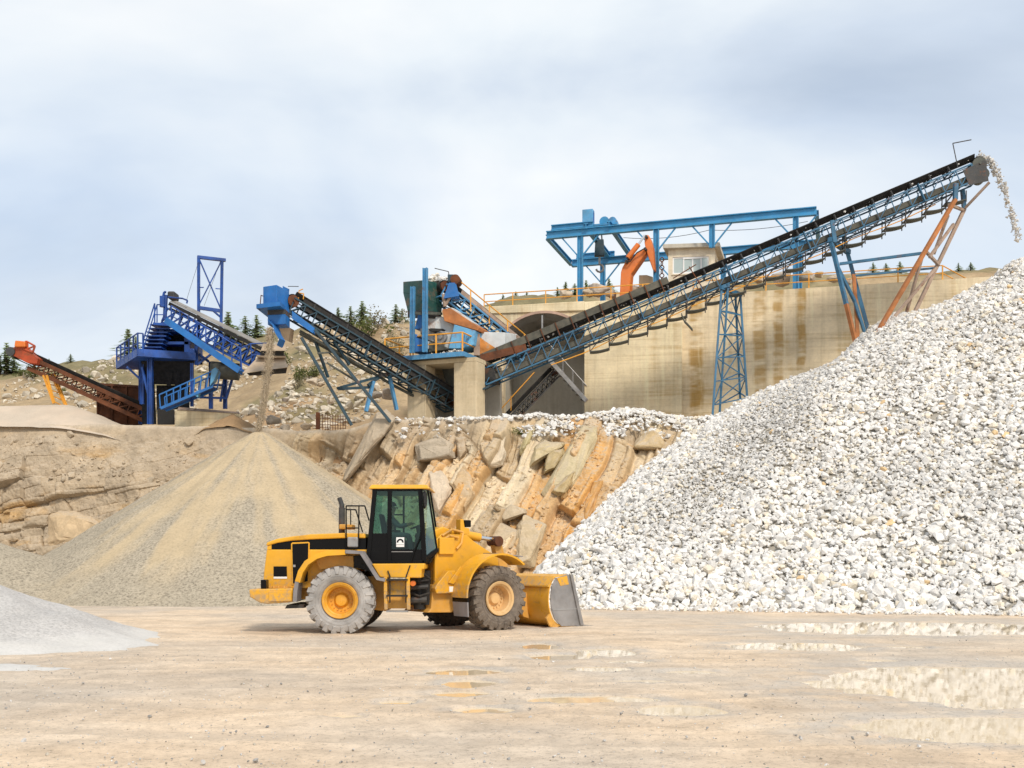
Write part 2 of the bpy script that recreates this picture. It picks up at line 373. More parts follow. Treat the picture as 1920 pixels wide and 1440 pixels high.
def ground_mat():
    m, t, b = new_mat('muddy yard'); v = coords(t)
    at = N(t, 'ShaderNodeAttribute', attribute_name='wet'); wetf = at.outputs['Fac']
    vs_ = coords(t, (0.55, 1.0, 1), (0, 0, R(12)))
    n1 = noise(t, vs_, 0.55, 7, 0.62, 0.6); n2 = noise(t, v, 1.6, 8, 0.7); n3 = noise(t, v, 16, 6, 0.8); n4 = noise(t, v, 0.16, 3, 0.5)
    c = ramp(t, n1.outputs[0], [(0.28, (0.53, 0.405, 0.285)), (0.47, (0.65, 0.505, 0.36)), (0.62, (0.72, 0.57, 0.415)), (0.78, (0.77, 0.62, 0.455))]).outputs[0]
    g = ramp(t, n4.outputs[0], [(0.42, (0, 0, 0)), (0.62, (1, 1, 1))]).outputs[0]
    c = mixc(t, math_(t, 'MULTIPLY', g, 0.55), c, (0.46, 0.42, 0.37))                        # grey gravelly areas
    d = ramp(t, n2.outputs[0], [(0.33, (0.60,) * 3), (0.6, (1.08,) * 3)]).outputs[0]
    c = mixc(t, 0.55, c, d, 'MULTIPLY')
    p = ramp(t, n3.outputs[0], [(0.30, (0.38,) * 3), (0.46, (1.0,) * 3), (0.75, (1.18,) * 3)]).outputs[0]
    c = mixc(t, 0.9, c, p, 'MULTIPLY')
    fl = ramp(t, noise(t, v, 38, 3, 0.75).outputs[0], [(0.30, (0.45,) * 3), (0.40, (1.0,) * 3), (0.70, (1.0,) * 3), (0.80, (1.25,) * 3)]).outputs[0]; c = mixc(t, 0.8, c, fl, 'MULTIPLY')
    tkf = N(t, 'ShaderNodeAttribute', attribute_name='track').outputs['Fac']; c = mixc(t, math_(t, 'MULTIPLY', tkf, math_(t, 'MULTIPLY', n2.outputs[0], 0.75)), c, (0.40, 0.325, 0.25))
    wn = ramp(t, noise(t, v, 1.1, 6, 0.65).outputs[0], [(0.36, (0, 0, 0)), (0.58, (1, 1, 1))]).outputs[0]
    wf = math_(t, 'MULTIPLY', wetf, wn)
    c = mixc(t, math_(t, 'MULTIPLY', wf, 0.75), c, mixc(t, 0.8, (0.43, 0.395, 0.35), p, 'MULTIPLY'))
    L(t, c, b.inputs['Base Color'])
    r = math_(t, 'SUBTRACT', 0.95, math_(t, 'MULTIPLY', wf, 0.30)); L(t, r, b.inputs['Roughness'])
    b.inputs['Specular IOR Level'].default_value = 0.25
    h = math_(t, 'ADD', math_(t, 'MULTIPLY', n2.outputs[0], 1.0), math_(t, 'MULTIPLY', n3.outputs[0], 0.35))
    bump(t, b, h, 0.55, 0.05); return m
g = np_mesh('ground', np.stack([GX, GY, GZ], -1).reshape(-1, 3), grid_faces(len(gx), len(gy)), ground_mat(), None, True, {'wet': wet.ravel(), 'track': (tk_ * (far < 0.5)).ravel()})
tag(g, 'flat beige muddy quarry yard with tyre tracks and wet patches', 'ground', kind='structure')
def water_mat():
    m, t, b = new_mat('muddy water'); b.inputs['Base Color'].default_value = (0.70, 0.56, 0.38, 1); b.inputs['Roughness'].default_value = 0.03
    b.inputs['IOR'].default_value = 1.33; b.inputs['Specular IOR Level'].default_value = 0.75
    n = noise(t, coords(t, (1, 0.5, 1)), 3.0, 3, 0.5); bump(t, b, n.outputs[0], 0.05, 0.02); return m
wm = MB(); wm.add([(-9, 7, 0), (24, 7, 0), (24, 36, 0), (-9, 36, 0)], [(0, 1, 2, 3)])
tag(wm.build('puddle_water', water_mat(), fix=False), 'shallow still puddle water lying in the hollows of the yard', 'water', kind='structure')

# ------------------------------------------------------------------ stones scattered as loose stuff
def stone_variants(k, seed, flat=0.62):
    r = random.Random(seed); res = []
    for _ in range(k):
        bm = bmesh.new()
        for i in range(r.randint(12, 20)):
            v = Vector((r.gauss(0, 1), r.gauss(0, 1), r.gauss(0, 1))).normalized() * r.uniform(0.75, 1.1)
            bm.verts.new((v.x, v.y * r.uniform(0.7, 0.85), v.z * flat))
        ret = bmesh.ops.convex_hull(bm, input=bm.verts)
        bmesh.ops.delete(bm, geom=[e for e in ret['geom_interior'] if isinstance(e, bmesh.types.BMVert)], context='VERTS')
        bmesh.ops.triangulate(bm, faces=bm.faces); bm.verts.index_update()
        res.append((np.array([v.co[:] for v in bm.verts]), np.array([[v.index for v in f.verts] for f in bm.faces]))); bm.free()
    return res
STONES = stone_variants(28, 5)
def scatter(name, pts, size, tint, mat, nrm=None, parent=None):
    """pts (n,3), size (n,), tint (n,3): one mesh of n loose stones"""
    n = len(pts); g_ = np.random.default_rng(len(pts))
    kind = g_.integers(0, len(STONES), n); Vs, Fs, Ts = [], [], []; off = 0
    for k, (V, F) in enumerate(STONES):
        idx = np.where(kind == k)[0]
        if not len(idx): continue
        m = len(idx)
        a = g_.uniform(0, 2 * np.pi, m); b = g_.normal(0, 0.45, m); c = g_.normal(0, 0.45, m)
        ca, sa, cb, sb, cc, sc = np.cos(a), np.sin(a), np.cos(b), np.sin(b), np.cos(c), np.sin(c); z = np.zeros(m); o = np.ones(m)
        Rz = np.stack([ca, -sa, z, sa, ca, z, z, z, o], -1).reshape(m, 3, 3)
        Rx = np.stack([o, z, z, z, cb, -sb, z, sb, cb], -1).reshape(m, 3, 3)
        Ry = np.stack([cc, z, sc, z, o, z, -sc, z, cc], -1).reshape(m, 3, 3)
        if nrm is not None:
            nn = nrm[idx]; u = np.cross(np.tile([0, 1.0, 0.01], (m, 1)), nn); u /= np.linalg.norm(u, axis=1)[:, None]; v = np.cross(nn, u)
            B = np.stack([u, v, nn], -1)
        else: B = np.tile(np.eye(3), (m, 1, 1))
        M = B @ Rx @ Ry @ Rz
        W = np.einsum('mij,vj->mvi', M, V) * size[idx][:, None, None] + pts[idx][:, None, :]
        Vs.append(W.reshape(-1, 3)); Fs.append((F[None] + (np.arange(m) * len(V))[:, None, None] + off).reshape(-1, 3))
        Ts.append(np.repeat(tint[idx], len(V), 0)); off += m * len(V)
    return np_mesh(name, np.concatenate(Vs), np.concatenate(Fs), mat, parent, False, {'tint': np.concatenate(Ts)})
def tint_mat(name, rough=0.85, var=0.35, scale=6, dustc=None, dust=0.0, bmp=0.3, bscale=None):
    m, t, b = new_mat(name); v = coords(t)
    c = N(t, 'ShaderNodeAttribute', attribute_name='tint').outputs['Color']
    n1 = noise(t, v, scale, 6, 0.65); n2 = noise(t, v, bscale or scale * 4, 5, 0.7)
    c = mixc(t, 0.8, c, ramp(t, n1.outputs[0], [(0.3, (1 - var,) * 3), (0.65, (1.06,) * 3)]).outputs[0], 'MULTIPLY')
    c = mixc(t, 0.6, c, ramp(t, n2.outputs[0], [(0.3, (0.72,) * 3), (0.6, (1.05,) * 3)]).outputs[0], 'MULTIPLY')
    if dust:
        sp = N(t, 'ShaderNodeSeparateXYZ'); L(t, N(t, 'ShaderNodeNewGeometry').outputs['Normal'], sp.inputs[0])
        f = math_(t, 'ADD', sp.outputs['Z'], math_(t, 'MULTIPLY', math_(t, 'SUBTRACT', n1.outputs[0], 0.5), 0.9))
        f = ramp(t, f, [(0.52, (0, 0, 0)), (0.80, (1, 1, 1))]).outputs[0]
        c = mixc(t, math_(t, 'MULTIPLY', f, dust), c, mixc(t, 0.35, dustc, ramp(t, n2.outputs[0], [(0.35, (0.55,) * 3), (0.65, (1.1,) * 3)]).outputs[0], 'MULTIPLY'))
    L(t, c, b.inputs['Base Color']); b.inputs['Roughness'].default_value = rough; b.inputs['Specular IOR Level'].default_value = 0.3
    bump(t, b, math_(t, 'ADD', n1.outputs[0], math_(t, 'MULTIPLY', n2.outputs[0], 0.4)), bmp, 0.06); return m
M_STONE = tint_mat('crushed stone', 0.85, 0.18, 3.0, bmp=0.15)
def stone_tints(n, seed, warm=0.13):
    g_ = np.random.default_rng(seed); base = np.clip(g_.normal(0.77, 0.075, n), 0.52, 0.88)[:, None]
    t = base * np.array([1.0, 0.97, 0.925]); k = g_.random(n)
    t[k < warm] *= np.array([1.0, 0.93, 0.80]); t[k < warm * 0.06] *= np.array([0.95, 0.76, 0.52])
    t[k > 0.93] *= np.array([0.82, 0.82, 0.81]); return np.clip(t, 0, 0.9)

# ------------------------------------------------------------------ crushed-stone stockpile
APEX = P(1925, 462, 60.0)
E0, F0 = np.array([2.6, 40.3]), np.array([16.8, 36.2])
nd = np.array([-(F0 - E0)[1], (F0 - E0)[0]]); nd = nd / np.linalg.norm(nd)
def gravel_z(X, Y, detail=True):
    r = np.hypot(X - APEX.x, Y - APEX.y)
    cone = APEX.z - 0.35 * np.minimum(r, 2.0) - 0.55 * np.minimum(r, 4) - 0.50 * np.clip(r - 4, 0, 16) - 0.60 * np.maximum(r - 20, 0) + 0.9 * np.exp(-((X - 20.3) ** 2 + (Y - 58.6) ** 2) / 5.0)
    dl = (X - E0[0]) * nd[0] + (Y - E0[1]) * nd[1]
    front = 0.74 * dl + 0.15 * fbm(X * 0.25, Y * 0.25, 40, 3) + 0.35 * np.exp(-(dl / 3.0) ** 2) - 0.33
    k = 0.5; z = -k * np.log(np.exp(-np.clip(cone, -30, 60) / k) + np.exp(-np.clip(front, -30, 60) / k) + np.exp(-np.clip(1.1 * (X + 0.15 - 0.06 * (Y - 45)), -30, 60) / k))
    if detail:
        z = z + 0.30 * fbm(X * 0.22, Y * 0.22, 41, 4) * smooth(-0.5, 2, dl)
        gul = (X - 13.0) * 0.8 - (Y - 52.0) * 0.55                       # a shallow run where finer stone slid down
        z = z - 0.35 * np.exp(-(gul / 1.1) ** 2) * smooth(3, 9, dl)
    return z
ax = np.arange(-2, 52, 0.22); ay = np.arange(33, 92, 0.22); AX, AY = np.meshgrid(ax, ay, indexing='ij'); AZ = gravel_z(AX, AY)
base_t = np.tile(np.array([0.36, 0.33, 0.28]), (AX.size, 1))
gp = np_mesh('gravel_pile', np.stack([AX, AY, np.maximum(AZ, -0.6) - 0.06], -1).reshape(-1, 3), grid_faces(len(ax), len(ay)), M_STONE, None, True, {'tint': base_t})
tag(gp, 'towering pale grey stockpile of crushed stone under the long conveyor head', 'gravel pile', kind='stuff')
def gravel_points(n, seed, xr, yr):
    g_ = np.random.default_rng(seed); X = g_.uniform(*xr, n); Y = g_.uniform(*yr, n); Z = gravel_z(X, Y)
    e = 0.15; nx = -(gravel_z(X + e, Y) - Z) / e; ny = -(gravel_z(X, Y + e) - Z) / e
    nr = np.stack([nx, ny, np.ones(n)], -1); nr /= np.linalg.norm(nr, axis=1)[:, None]
    px = 960 + X * FOC / Y
    ok = (Z > -0.12) & (px < 2150) & (ny > -1.2); return X[ok], Y[ok], Z[ok], nr[ok]
X, Y, Z, NR = gravel_points(150000, 50, (-1, 36), (34, 64))
g_ = np.random.default_rng(51)
gul = (X - 13.0) * 0.8 - (Y - 52.0) * 0.55
dl = (X - E0[0]) * nd[0] + (Y - E0[1]) * nd[1]
fine = np.clip(np.exp(-((gul + 0.3) / 2.2) ** 2) * smooth(3, 8, dl) + 0.5 * smooth(0.1, 0.5, fbm(X * 0.18, Y * 0.18, 44, 3)), 0, 1)
sz = np.clip(g_.lognormal(math.log(0.112), 0.40, len(X)), 0.045, 0.28) * (1 - 0.42 * fine) * (1 + 0.30 * np.exp(-dl / 6.0))
keep = g_.random(len(X)) < np.clip(0.5 + 0.6 * fine, 0, 1); X, Y, Z, NR, sz = X[keep], Y[keep], Z[keep], NR[keep], sz[keep]
pts = np.stack([X, Y, Z], -1) + NR * (sz * g_.uniform(-0.25, 0.45, len(sz)))[:, None]
tt = stone_tints(len(sz), 52); dfine = fine[keep][:, None]; tt = tt * (1 - 0.16 * dfine)
tag(scatter('crushed_stone', pts, sz, tt, M_STONE, NR), 'loose angular white and grey crushed stone covering the big stockpile', 'crushed stone', kind='stuff')

# ------------------------------------------------------------------ quarry face
CPX = [-420, 0, 260, 450, 560, 640, 720, 780, 900, 1100, 1300, 1450, 1700]
CTOP = [797, 797, 796, 801, 808, 806, 785, 786, 785, 781, 789, 792, 792]
CDT = [60, 60, 60, 60, 60.2, 60.0, 59, 59, 58.5, 58.5, 58.5, 58.5, 58.5]
CDF = [56.5, 56.5, 56.5, 56.5, 56, 55.5, 53.5, 52, 50.5, 49.5, 50.0, 51, 52]
def cl(px): return np.interp(px, CPX, CDF), np.interp(px, CPX, CDT), EYE + (HOR - np.interp(px, CPX, CTOP)) * np.interp(px, CPX, CDT) / FOC
def cliff_d(px, py):
    f, tp, zt = cl(px); k = (HOR - py) / FOC; s = zt / (tp - f)
    return (EYE + s * f) / (s - k)
def blocks(a, b, la, lb, seed, amp, tilt, groove=0.10):
    """irregular brick-like fracture: layers across b, blocks along a; each a randomly set, tilted facet"""
    wl = b / lb + 0.35 * fbm(a * 0.12, b * 0.12, seed + 9, 3); il = np.floor(wl); fl = wl - il
    wa = a / la + _h(il, il * 0, seed) * 7.3 + 0.25 * fbm(a * 0.3, b * 0.3, seed + 5, 3); ia = np.floor(wa); fa = wa - ia
    r1, r2, r3 = _h(ia, il, seed + 1), _h(ia, il, seed + 2), _h(ia, il, seed + 3)
    h = amp * (r1 - 0.5) + tilt * ((r2 - 0.5) * (fa - 0.5) * la + (r3 - 0.35) * (fl - 0.5) * lb)
    edge = np.minimum(np.minimum(fl, 1 - fl) * lb, np.minimum(fa, 1 - fa) * la)
    return h - groove * amp * np.exp(-(edge / 0.07) ** 2), _h(ia, il, seed + 4)
cu = np.linspace(-420, 1460, 1750); cv = np.linspace(-0.04, 1.0, 400)
CU, CV = np.meshgrid(cu, cv, indexing='ij'); F_, T_, ZT_ = cl(CU)
Yc = F_ + (T_ - F_) * CV; Zc = ZT_ * CV; Xc = (CU - 960) * T_ / FOC
wr = smooth(430, 640, CU + 60 * fbm(CU * 0.01, CV * 3, 60, 3))
s1, c1 = math.sin(R(63)), math.cos(R(63))
wx = Xc + 0.5 * fbm(Xc * 0.3, Zc * 0.3, 61, 3); wz = Zc + 0.4 * fbm(Xc * 0.3, Zc * 0.3, 62, 3)
aR, bR = wx * c1 + wz * s1, -wx * s1 + wz * c1
h1, k1 = blocks(aR, bR, 5.2, 1.05, 70, 1.5, 0.38, 0.34); h2, k2 = blocks(aR, bR, 2.1, 0.5, 80, 0.55, 0.34, 0.35); h3, k3 = blocks(aR + 0.3 * bR, bR, 0.7, 0.26, 84, 0.10, 0.35)
aL, bL = wx * 0.985 + wz * 0.17, -wx * 0.17 + wz * 0.985
g1, q1 = blocks(aL, bL, 3.6, 1.3, 90, 0.9, 0.34); g2, q2 = blocks(aL, bL, 1.2, 0.5, 95, 0.34, 0.4)
zone = smooth(-0.1, 0.5, fbm(Xc * 0.25, Zc * 0.4, 66, 3) + 0.25)       # parts of the face are buried in fallen fines
def soft(a, n):
    for _ in range(n):
        a = (np.roll(a, 1, 0) + 2 * a + np.roll(a, -1, 0)) / 4; b = a.copy(); b[:, 1:-1] = (a[:, :-2] + 2 * a[:, 1:-1] + a[:, 2:]) / 4; a = b
    return a
dR = soft(0.80 * h1 + h2 * (0.3 + 0.7 * zone), 4) + soft(h3 * (0.2 + 0.8 * zone), 1)
up_ = smooth(0.80, 0.50, CV); dL = (g1 + g2) * (0.45 + 0.75 * smooth(260, 40, CU)) * (0.12 + 0.88 * up_) + 0.30 * fbm(Xc * 0.35, Zc * 0.5, 67, 4) + 0.10 + 0.35 * smooth(0.95, 0.6, CV)
rough_ = 0.10 * fbm(Xc * 1.5, Zc * 1.5, 68, 5) + 0.04 * fbm(Xc * 7, Zc * 7, 69, 3)
D = dL * (1 - wr) + dR * wr + rough_ - 0.55 * np.exp(-((CU - 590) / 55) ** 2 - ((CV - 0.86) / 0.07) ** 2) * 2.2
fade = smooth(1.0, 0.86, CV); D = D * (0.25 + 0.75 * fade) * smooth(-0.04, 0.05, CV)
Yc = Yc - 0.88 * D; Zc2 = Zc + 0.30 * D * fade + 0.10 * fbm(Xc * 0.8, Zc, 63, 3) * (1 - fade); Xc2 = Xc - 0.18 * D
def pick(k, cols):
    cols = np.array(cols); return cols[np.minimum((k * len(cols)).astype(int), len(cols) - 1)]
tR = 0.7 * pick(k1, [(0.72, 0.56, 0.35), (0.66, 0.45, 0.24), (0.54, 0.41, 0.25), (0.80, 0.68, 0.48), (0.68, 0.39, 0.14), (0.50, 0.37, 0.22)]) + 0.3 * pick(k2, [(0.62, 0.45, 0.27), (0.80, 0.66, 0.46), (0.68, 0.37, 0.13), (0.44, 0.35, 0.24)])
orange = smooth(930, 1040, CU + (CV - 0.5) * -160) * smooth(0.9, 0.35, CV)
tR = tR * (1 - 0.42 * orange[..., None]) + 0.42 * orange[..., None] * np.array([0.76, 0.40, 0.12])
grey = smooth(0.0, 0.5, fbm(Xc * 0.35, Zc * 0.35, 65, 4) + 0.35 * smooth(0.75, 1, CV) - 0.12 + 0.25 * smooth(700, 600, CU))
tR = tR * (1 - 0.75 * grey[..., None]) + 0.75 * grey[..., None] * np.array([0.42, 0.345, 0.25])
tL = 0.75 * np.array([0.47, 0.375, 0.265]) + 0.25 * pick(q2, [(0.40, 0.33, 0.24), (0.48, 0.37, 0.24), (0.34, 0.28, 0.21)])
och = smooth(0.05, 0.4, fbm(Xc * 0.3, Zc * 0.9, 64, 4) - 0.15 + 0.35 * smooth(230, 0, CU)) * smooth(0.92, 0.75, CV)
tL = tL * (1 - 0.6 * och[..., None]) + 0.6 * och[..., None] * np.array([0.58, 0.34, 0.11])
tc_ = tL * (1 - wr[..., None]) + tR * wr[..., None]
dirt = smooth(0.97, 1.0, CV)[..., None]; tc_ = tc_ * (1 - dirt) + dirt * np.array([0.56, 0.47, 0.36])
Vc = np.stack([Xc2, Yc, Zc2], -1)
ext = np.repeat(Vc[:, -1:, :], 3, 1); ext[:, :, 1] += np.array([0.5, 1.5, 4.0]); ext[:, :, 2] += np.array([0.02, 0.0, -0.3])
Vc = np.concatenate([Vc, ext], 1); tc_ = np.concatenate([tc_, np.repeat(tc_[:, -1:, :], 3, 1)], 1)
M_ROCK = tint_mat('quarry rock', 0.9, 0.35, 1.4, (0.48, 0.395, 0.295), 0.7, 0.6, 9)
cf = np_mesh('quarry_face', Vc.reshape(-1, 3), grid_faces(len(cu), Vc.shape[1]), M_ROCK, None, False, {'tint': tc_.reshape(-1, 3)})
tag(cf, 'blasted tan and ochre rock face of slanting slabs behind the yellow loader', 'rock face', kind='structure')

# slabs and boulders that stand out of the face: (photo outline, name, label, colour, proud of the face by, thickness)
SLABS = [
 ([(1118, 800), (1092, 798), (1060, 850), (1012, 925), (1030, 940), (1076, 925), (1100, 872), (1120, 826)], (0.60, 0.50, 0.31), 'long pale slanting rock slab near the top of the quarry face, below the tunnel', 0.9),
 ([(1078, 884), (1046, 900), (1030, 926), (1040, 932), (1060, 931), (1078, 905)], (0.50, 0.38, 0.20), 'blocky brown rock directly below the long pale slanting slab', 1.15),
 ([(985, 965), (1024, 985), (1008, 1028), (998, 1062), (968, 1066), (966, 1030), (972, 988)], (0.60, 0.47, 0.30), 'large smooth cream boulder at the foot of the face above the bucket', 0.7),
 ([(1000, 842), (1022, 826), (1058, 830), (1058, 838), (1030, 850), (1006, 866), (992, 876)], (0.55, 0.45, 0.27), 'overhanging pale rock ledge left of the long slanting slab', 0.9),
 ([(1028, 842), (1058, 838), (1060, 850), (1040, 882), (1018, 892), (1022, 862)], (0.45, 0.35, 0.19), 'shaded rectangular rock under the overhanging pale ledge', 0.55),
 ([(998, 812), (990, 840), (978, 852), (976, 842), (990, 806), (1000, 804)], (0.52, 0.44, 0.24), 'small slanting slab beside the green bush', 0.6),
 ([(918, 812), (944, 806), (938, 840), (948, 850), (944, 876), (908, 880), (912, 842)], (0.68, 0.57, 0.42), 'nearly white split slab left of the green bush', 0.55),
 ([(802, 884), (828, 880), (836, 910), (846, 916), (824, 968), (812, 950), (806, 920)], (0.68, 0.56, 0.42), 'bright cream rock standing right of the loader cab', 0.7),
 ([(778, 833), (822, 820), (852, 832), (853, 858), (826, 862), (782, 868)], (0.42, 0.35, 0.26), 'grey brown squared block high on the face above the cab', 0.8),
 ([(856, 822), (872, 818), (874, 850), (862, 866), (858, 850)], (0.50, 0.38, 0.25), 'narrow upright block beside the grey brown squared block', 0.7),
 ([(848, 906), (870, 872), (884, 890), (888, 930), (872, 962), (858, 950)], (0.60, 0.43, 0.25), 'tall orange cream slab between cab and lift cylinder', 0.6),
 ([(886, 1000), (905, 968), (940, 980), (975, 996), (968, 1030), (930, 1046), (890, 1030)], (0.56, 0.44, 0.29), 'broad flat tan slab just behind the loader lift arm', 0.4),
 ([(1185, 842), (1200, 814), (1224, 806), (1246, 826), (1246, 846), (1220, 842)], (0.56, 0.42, 0.24), 'tan boulder at the upper right end of the rock face', 0.9),
 ([(724, 768), (742, 786), (726, 812), (700, 830), (652, 900), (634, 920), (648, 886), (684, 818), (706, 776)], (0.46, 0.38, 0.28), 'long dust covered rock rib running down from the blue conveyor legs', 1.0),
 ([(1115, 905), (1130, 900), (1116, 936), (1112, 962), (1096, 990), (1096, 950)], (0.62, 0.34, 0.12), 'orange stained slab beside the edge of the gravel', 0.4),
 ([(928, 968), (960, 948), (986, 954), (990, 964), (962, 972), (940, 980)], (0.55, 0.44, 0.30), 'loose pale rock lying above the cream boulder', 0.8),
 ([(246, 898), (262, 892), (296, 892), (292, 908), (254, 930), (244, 936)], (0.40, 0.33, 0.24), 'thin grey slab leaning out of the dusty face left of the sand pile', 0.7),
 ([(90, 968), (112, 958), (140, 958), (168, 970), (196, 985), (160, 1022), (100, 1030), (88, 1020)], (0.60, 0.45, 0.28), 'smooth cream rock bulge low on the face at far left', 0.6),
]
for i, (poly, colr, lab, proud) in enumerate(SLABS):
    r = random.Random(100 + i); cx = sum(p[0] for p in poly) / len(poly); cy = sum(p[1] for p in poly) / len(poly); proud *= 0.72; d0 = float(cliff_d(cx, cy))
    c3 = P(cx, cy, d0); bm = bmesh.new()
    for px, py in poly:
        dd = float(cliff_d(px, py)) * 0.6 + d0 * 0.4
        bm.verts.new(P(px + r.uniform(-2, 2), py + r.uniform(-2, 2), dd - proud * 0.2) - c3); bm.verts.new(P(px, py, dd + 1.6) - c3)
        q = 0.72 + r.uniform(-0.12, 0.16); bm.verts.new(P(cx + (px - cx) * q, cy + (py - cy) * q - 2, dd - proud * r.uniform(0.75, 1.1)) - c3)
    ret = bmesh.ops.convex_hull(bm, input=bm.verts)
    bmesh.ops.delete(bm, geom=[e for e in ret['geom_interior'] if isinstance(e, bmesh.types.BMVert)], context='VERTS')
    bmesh.ops.triangulate(bm, faces=bm.faces); bmesh.ops.bevel(bm, geom=list(bm.edges), offset=0.035, segments=1, affect='EDGES')
    bmesh.ops.triangulate(bm, faces=bm.faces); bmesh.ops.subdivide_edges(bm, edges=bm.edges, cuts=2, use_grid_fill=True)
    bmesh.ops.recalc_face_normals(bm, faces=bm.faces); bm.normal_update()
    for v in bm.verts: v.co += v.normal * (0.10 * mnoise.fractal(v.co * 1.4 + Vector((i * 7, 0, 0)), 1, 2, 4) + 0.05 * mnoise.noise(v.co * 5))
    me = bpy.data.meshes.new('boulder'); bm.to_mesh(me); bm.free()
    a = me.attributes.new('tint', 'FLOAT_COLOR', 'POINT'); a.data.foreach_set('color', np.tile(np.array([*colr, 1.0], np.float32), len(me.vertices)))
    o = link_mesh('boulder', me, M_ROCK); o.location = c3; tag(o, lab, 'rock', 'slabs standing out of the quarry face')

# rubble lodged on the ledges of the face
gu, gv = np.gradient(Vc[:, :400], axis=0), np.gradient(Vc[:, :400], axis=1); nn = np.cross(gu, gv); nn /= np.linalg.norm(nn, axis=2)[..., None] + 1e-9; nn *= np.sign(-nn[..., 1:2] + 0.3 * np.abs(nn[..., 2:3]) * 0 + 1e-9)
g_ = np.random.default_rng(58); pr = smooth(0.45, 0.8, nn[..., 2]) * smooth(-0.3, 0.3, fbm(Xc * 0.5, Zc * 0.5, 59, 3)); ii, jj = np.where(g_.random(pr.shape) < pr * 0.055)
sz = np.clip(g_.lognormal(math.log(0.055), 0.6, len(ii)), 0.02, 0.3)
tag(scatter('ledge_rubble', Vc[ii, jj] + nn[ii, jj] * sz[:, None] * 0.25, sz, tc_[ii, jj] * g_.uniform(0.75, 1.25, len(ii))[:, None], M_ROCK, nn[ii, jj]), 'small tan rubble lodged on the ledges of the rock face', 'rubble', kind='stuff')
# ------------------------------------------------------------------ bench and hillside behind the face
HPX = [-700, 0, 90, 215, 330, 440, 540, 620, 700, 760, 860, 930, 1100, 1300, 1500, 1820, 2000, 2600]
HPY = [715, 702, 690, 676, 662, 645, 622, 607, 604, 598, 592, 574, 556, 540, 527, 517, 512, 510]
HD = 96.0
def bench_z(px): return EYE + (HOR - np.interp(px, CPX, CTOP)) * np.interp(px, CPX, CDT) / FOC - 0.12
def hill_z(X, Y):
    px = 960 + X * FOC / Y
    crest = EYE + (HOR - np.interp(px, HPX, HPY)) * HD / FOC
    b = bench_z(px); start = np.interp(px, [0, 430, 560, 900, 1000], [70, 70, 66, 70, 74]); 
    t = np.clip((Y - start) / (HD - start), 0, 1); t = t * 0.75 + smooth(0, 1, t) * 0.25
    back = smooth(860, 960, px)                     # behind the concrete wall the ground stands at the height of the wall top
    z = b + (crest - b) * t
    plat = 17.6 + (crest - 17.6) * smooth(78, HD, Y); z = np.where(Y > wall_y(X) + 0.6, z * (1 - back) + plat * back, z)
    n = 0.7 * fbm(X * 0.12, Y * 0.12, 30, 5) * smooth(68, 74, Y) + 0.25 * fbm(X * 0.9, Y * 0.9, 31, 4) * smooth(64, 70, Y) + 0.08 * fbm(X * 0.7, Y * 0.7, 32, 3)
    return z + n * (1 - 0.75 * back * smooth(84, 76, Y)) - 0.02 * np.maximum(Y - HD, 0)
WL, WR = P(890, 576, 68.0), P(1700, 533, 64.2)
def wall_y(X): return WL.y + (X - WL.x) * (WR.y - WL.y) / (WR.x - WL.x)
hx = np.concatenate([np.arange(-90, -42, 1.5), np.arange(-42, 46, 0.35), np.arange(46, 110, 1.5)]); hy = np.concatenate([np.arange(58.5, 100, 0.35), np.arange(100, 112, 1), np.arange(112, 420, 12)])
HX, HY = np.meshgrid(hx, hy, indexing='ij'); HZ = hill_z(HX, HY)
cut = (HY < np.interp(960 + HX * FOC / HY, CPX, CDT) + 0.6); HY = np.where(cut, np.interp(960 + HX * FOC / HY, CPX, CDT) + 0.6, HY); HZ = np.where(cut, HZ - 2.5, HZ)
pxh = 960 + HX * FOC / HY
red = smooth(380, 560, pxh) * smooth(0.35, -0.2, fbm(HX * 0.1, HY * 0.1, 34, 3)); n_ = fbm(HX * 0.25, HY * 0.25, 33, 4)
th = np.array([0.40, 0.295, 0.175])[None, None] * (1 + 0.25 * n_[..., None]); th = th * (1 - 0.6 * red[..., None]) + 0.6 * red[..., None] * np.array([0.40, 0.225, 0.115])
veg = smooth(0.0, 0.35, fbm(HX * 0.22, HY * 0.22, 35, 4) - 0.05 + 0.5 * smooth(84, 95, HY) - 0.3 * smooth(76, 70, HY))[..., None]
th = th * (1 - 0.7 * veg) + 0.7 * veg * np.array([0.17, 0.16, 0.075])
M_HILL = tint_mat('scrubby hillside', 0.95, 0.4, 0.8, bmp=0.7, bscale=5)
hf = grid_faces(len(hx), len(hy)); zq = HZ.ravel()[hf]; xq = HX.ravel()[hf].mean(1)
hf = hf[~((xq > -1.9) & (xq < 5.3) & (zq.min(1) < 15.5) & (zq.max(1) > 11.5) & (HY.ravel()[hf].mean(1) > 62))]          # leave the tunnel mouth open
hl = np_mesh('hillside', np.stack([HX, HY, HZ], -1).reshape(-1, 3), hf, M_HILL, None, True, {'tint': th.reshape(-1, 3)})
tag(hl, 'scrubby brown hillside and quarry bench behind the plant', 'hillside', kind='structure')
g_ = np.random.default_rng(36); n = 15000
X = g_.uniform(-42, 6, n); Y = g_.uniform(63, 95, n); px = 960 + X * FOC / Y; k = (fbm(X * 0.15, Y * 0.15, 37, 3) > -0.25) & (px < 900) & (g_.random(n) < np.where(Y < 84, 1, 0.35)); X, Y = X[k], Y[k]
sz = np.clip(g_.lognormal(math.log(0.12), 0.65, len(X)), 0.04, 0.6); tt = np.clip(g_.normal(0.55, 0.1, len(X)), 0.3, 0.75)[:, None] * np.array([1, 0.88, 0.70])
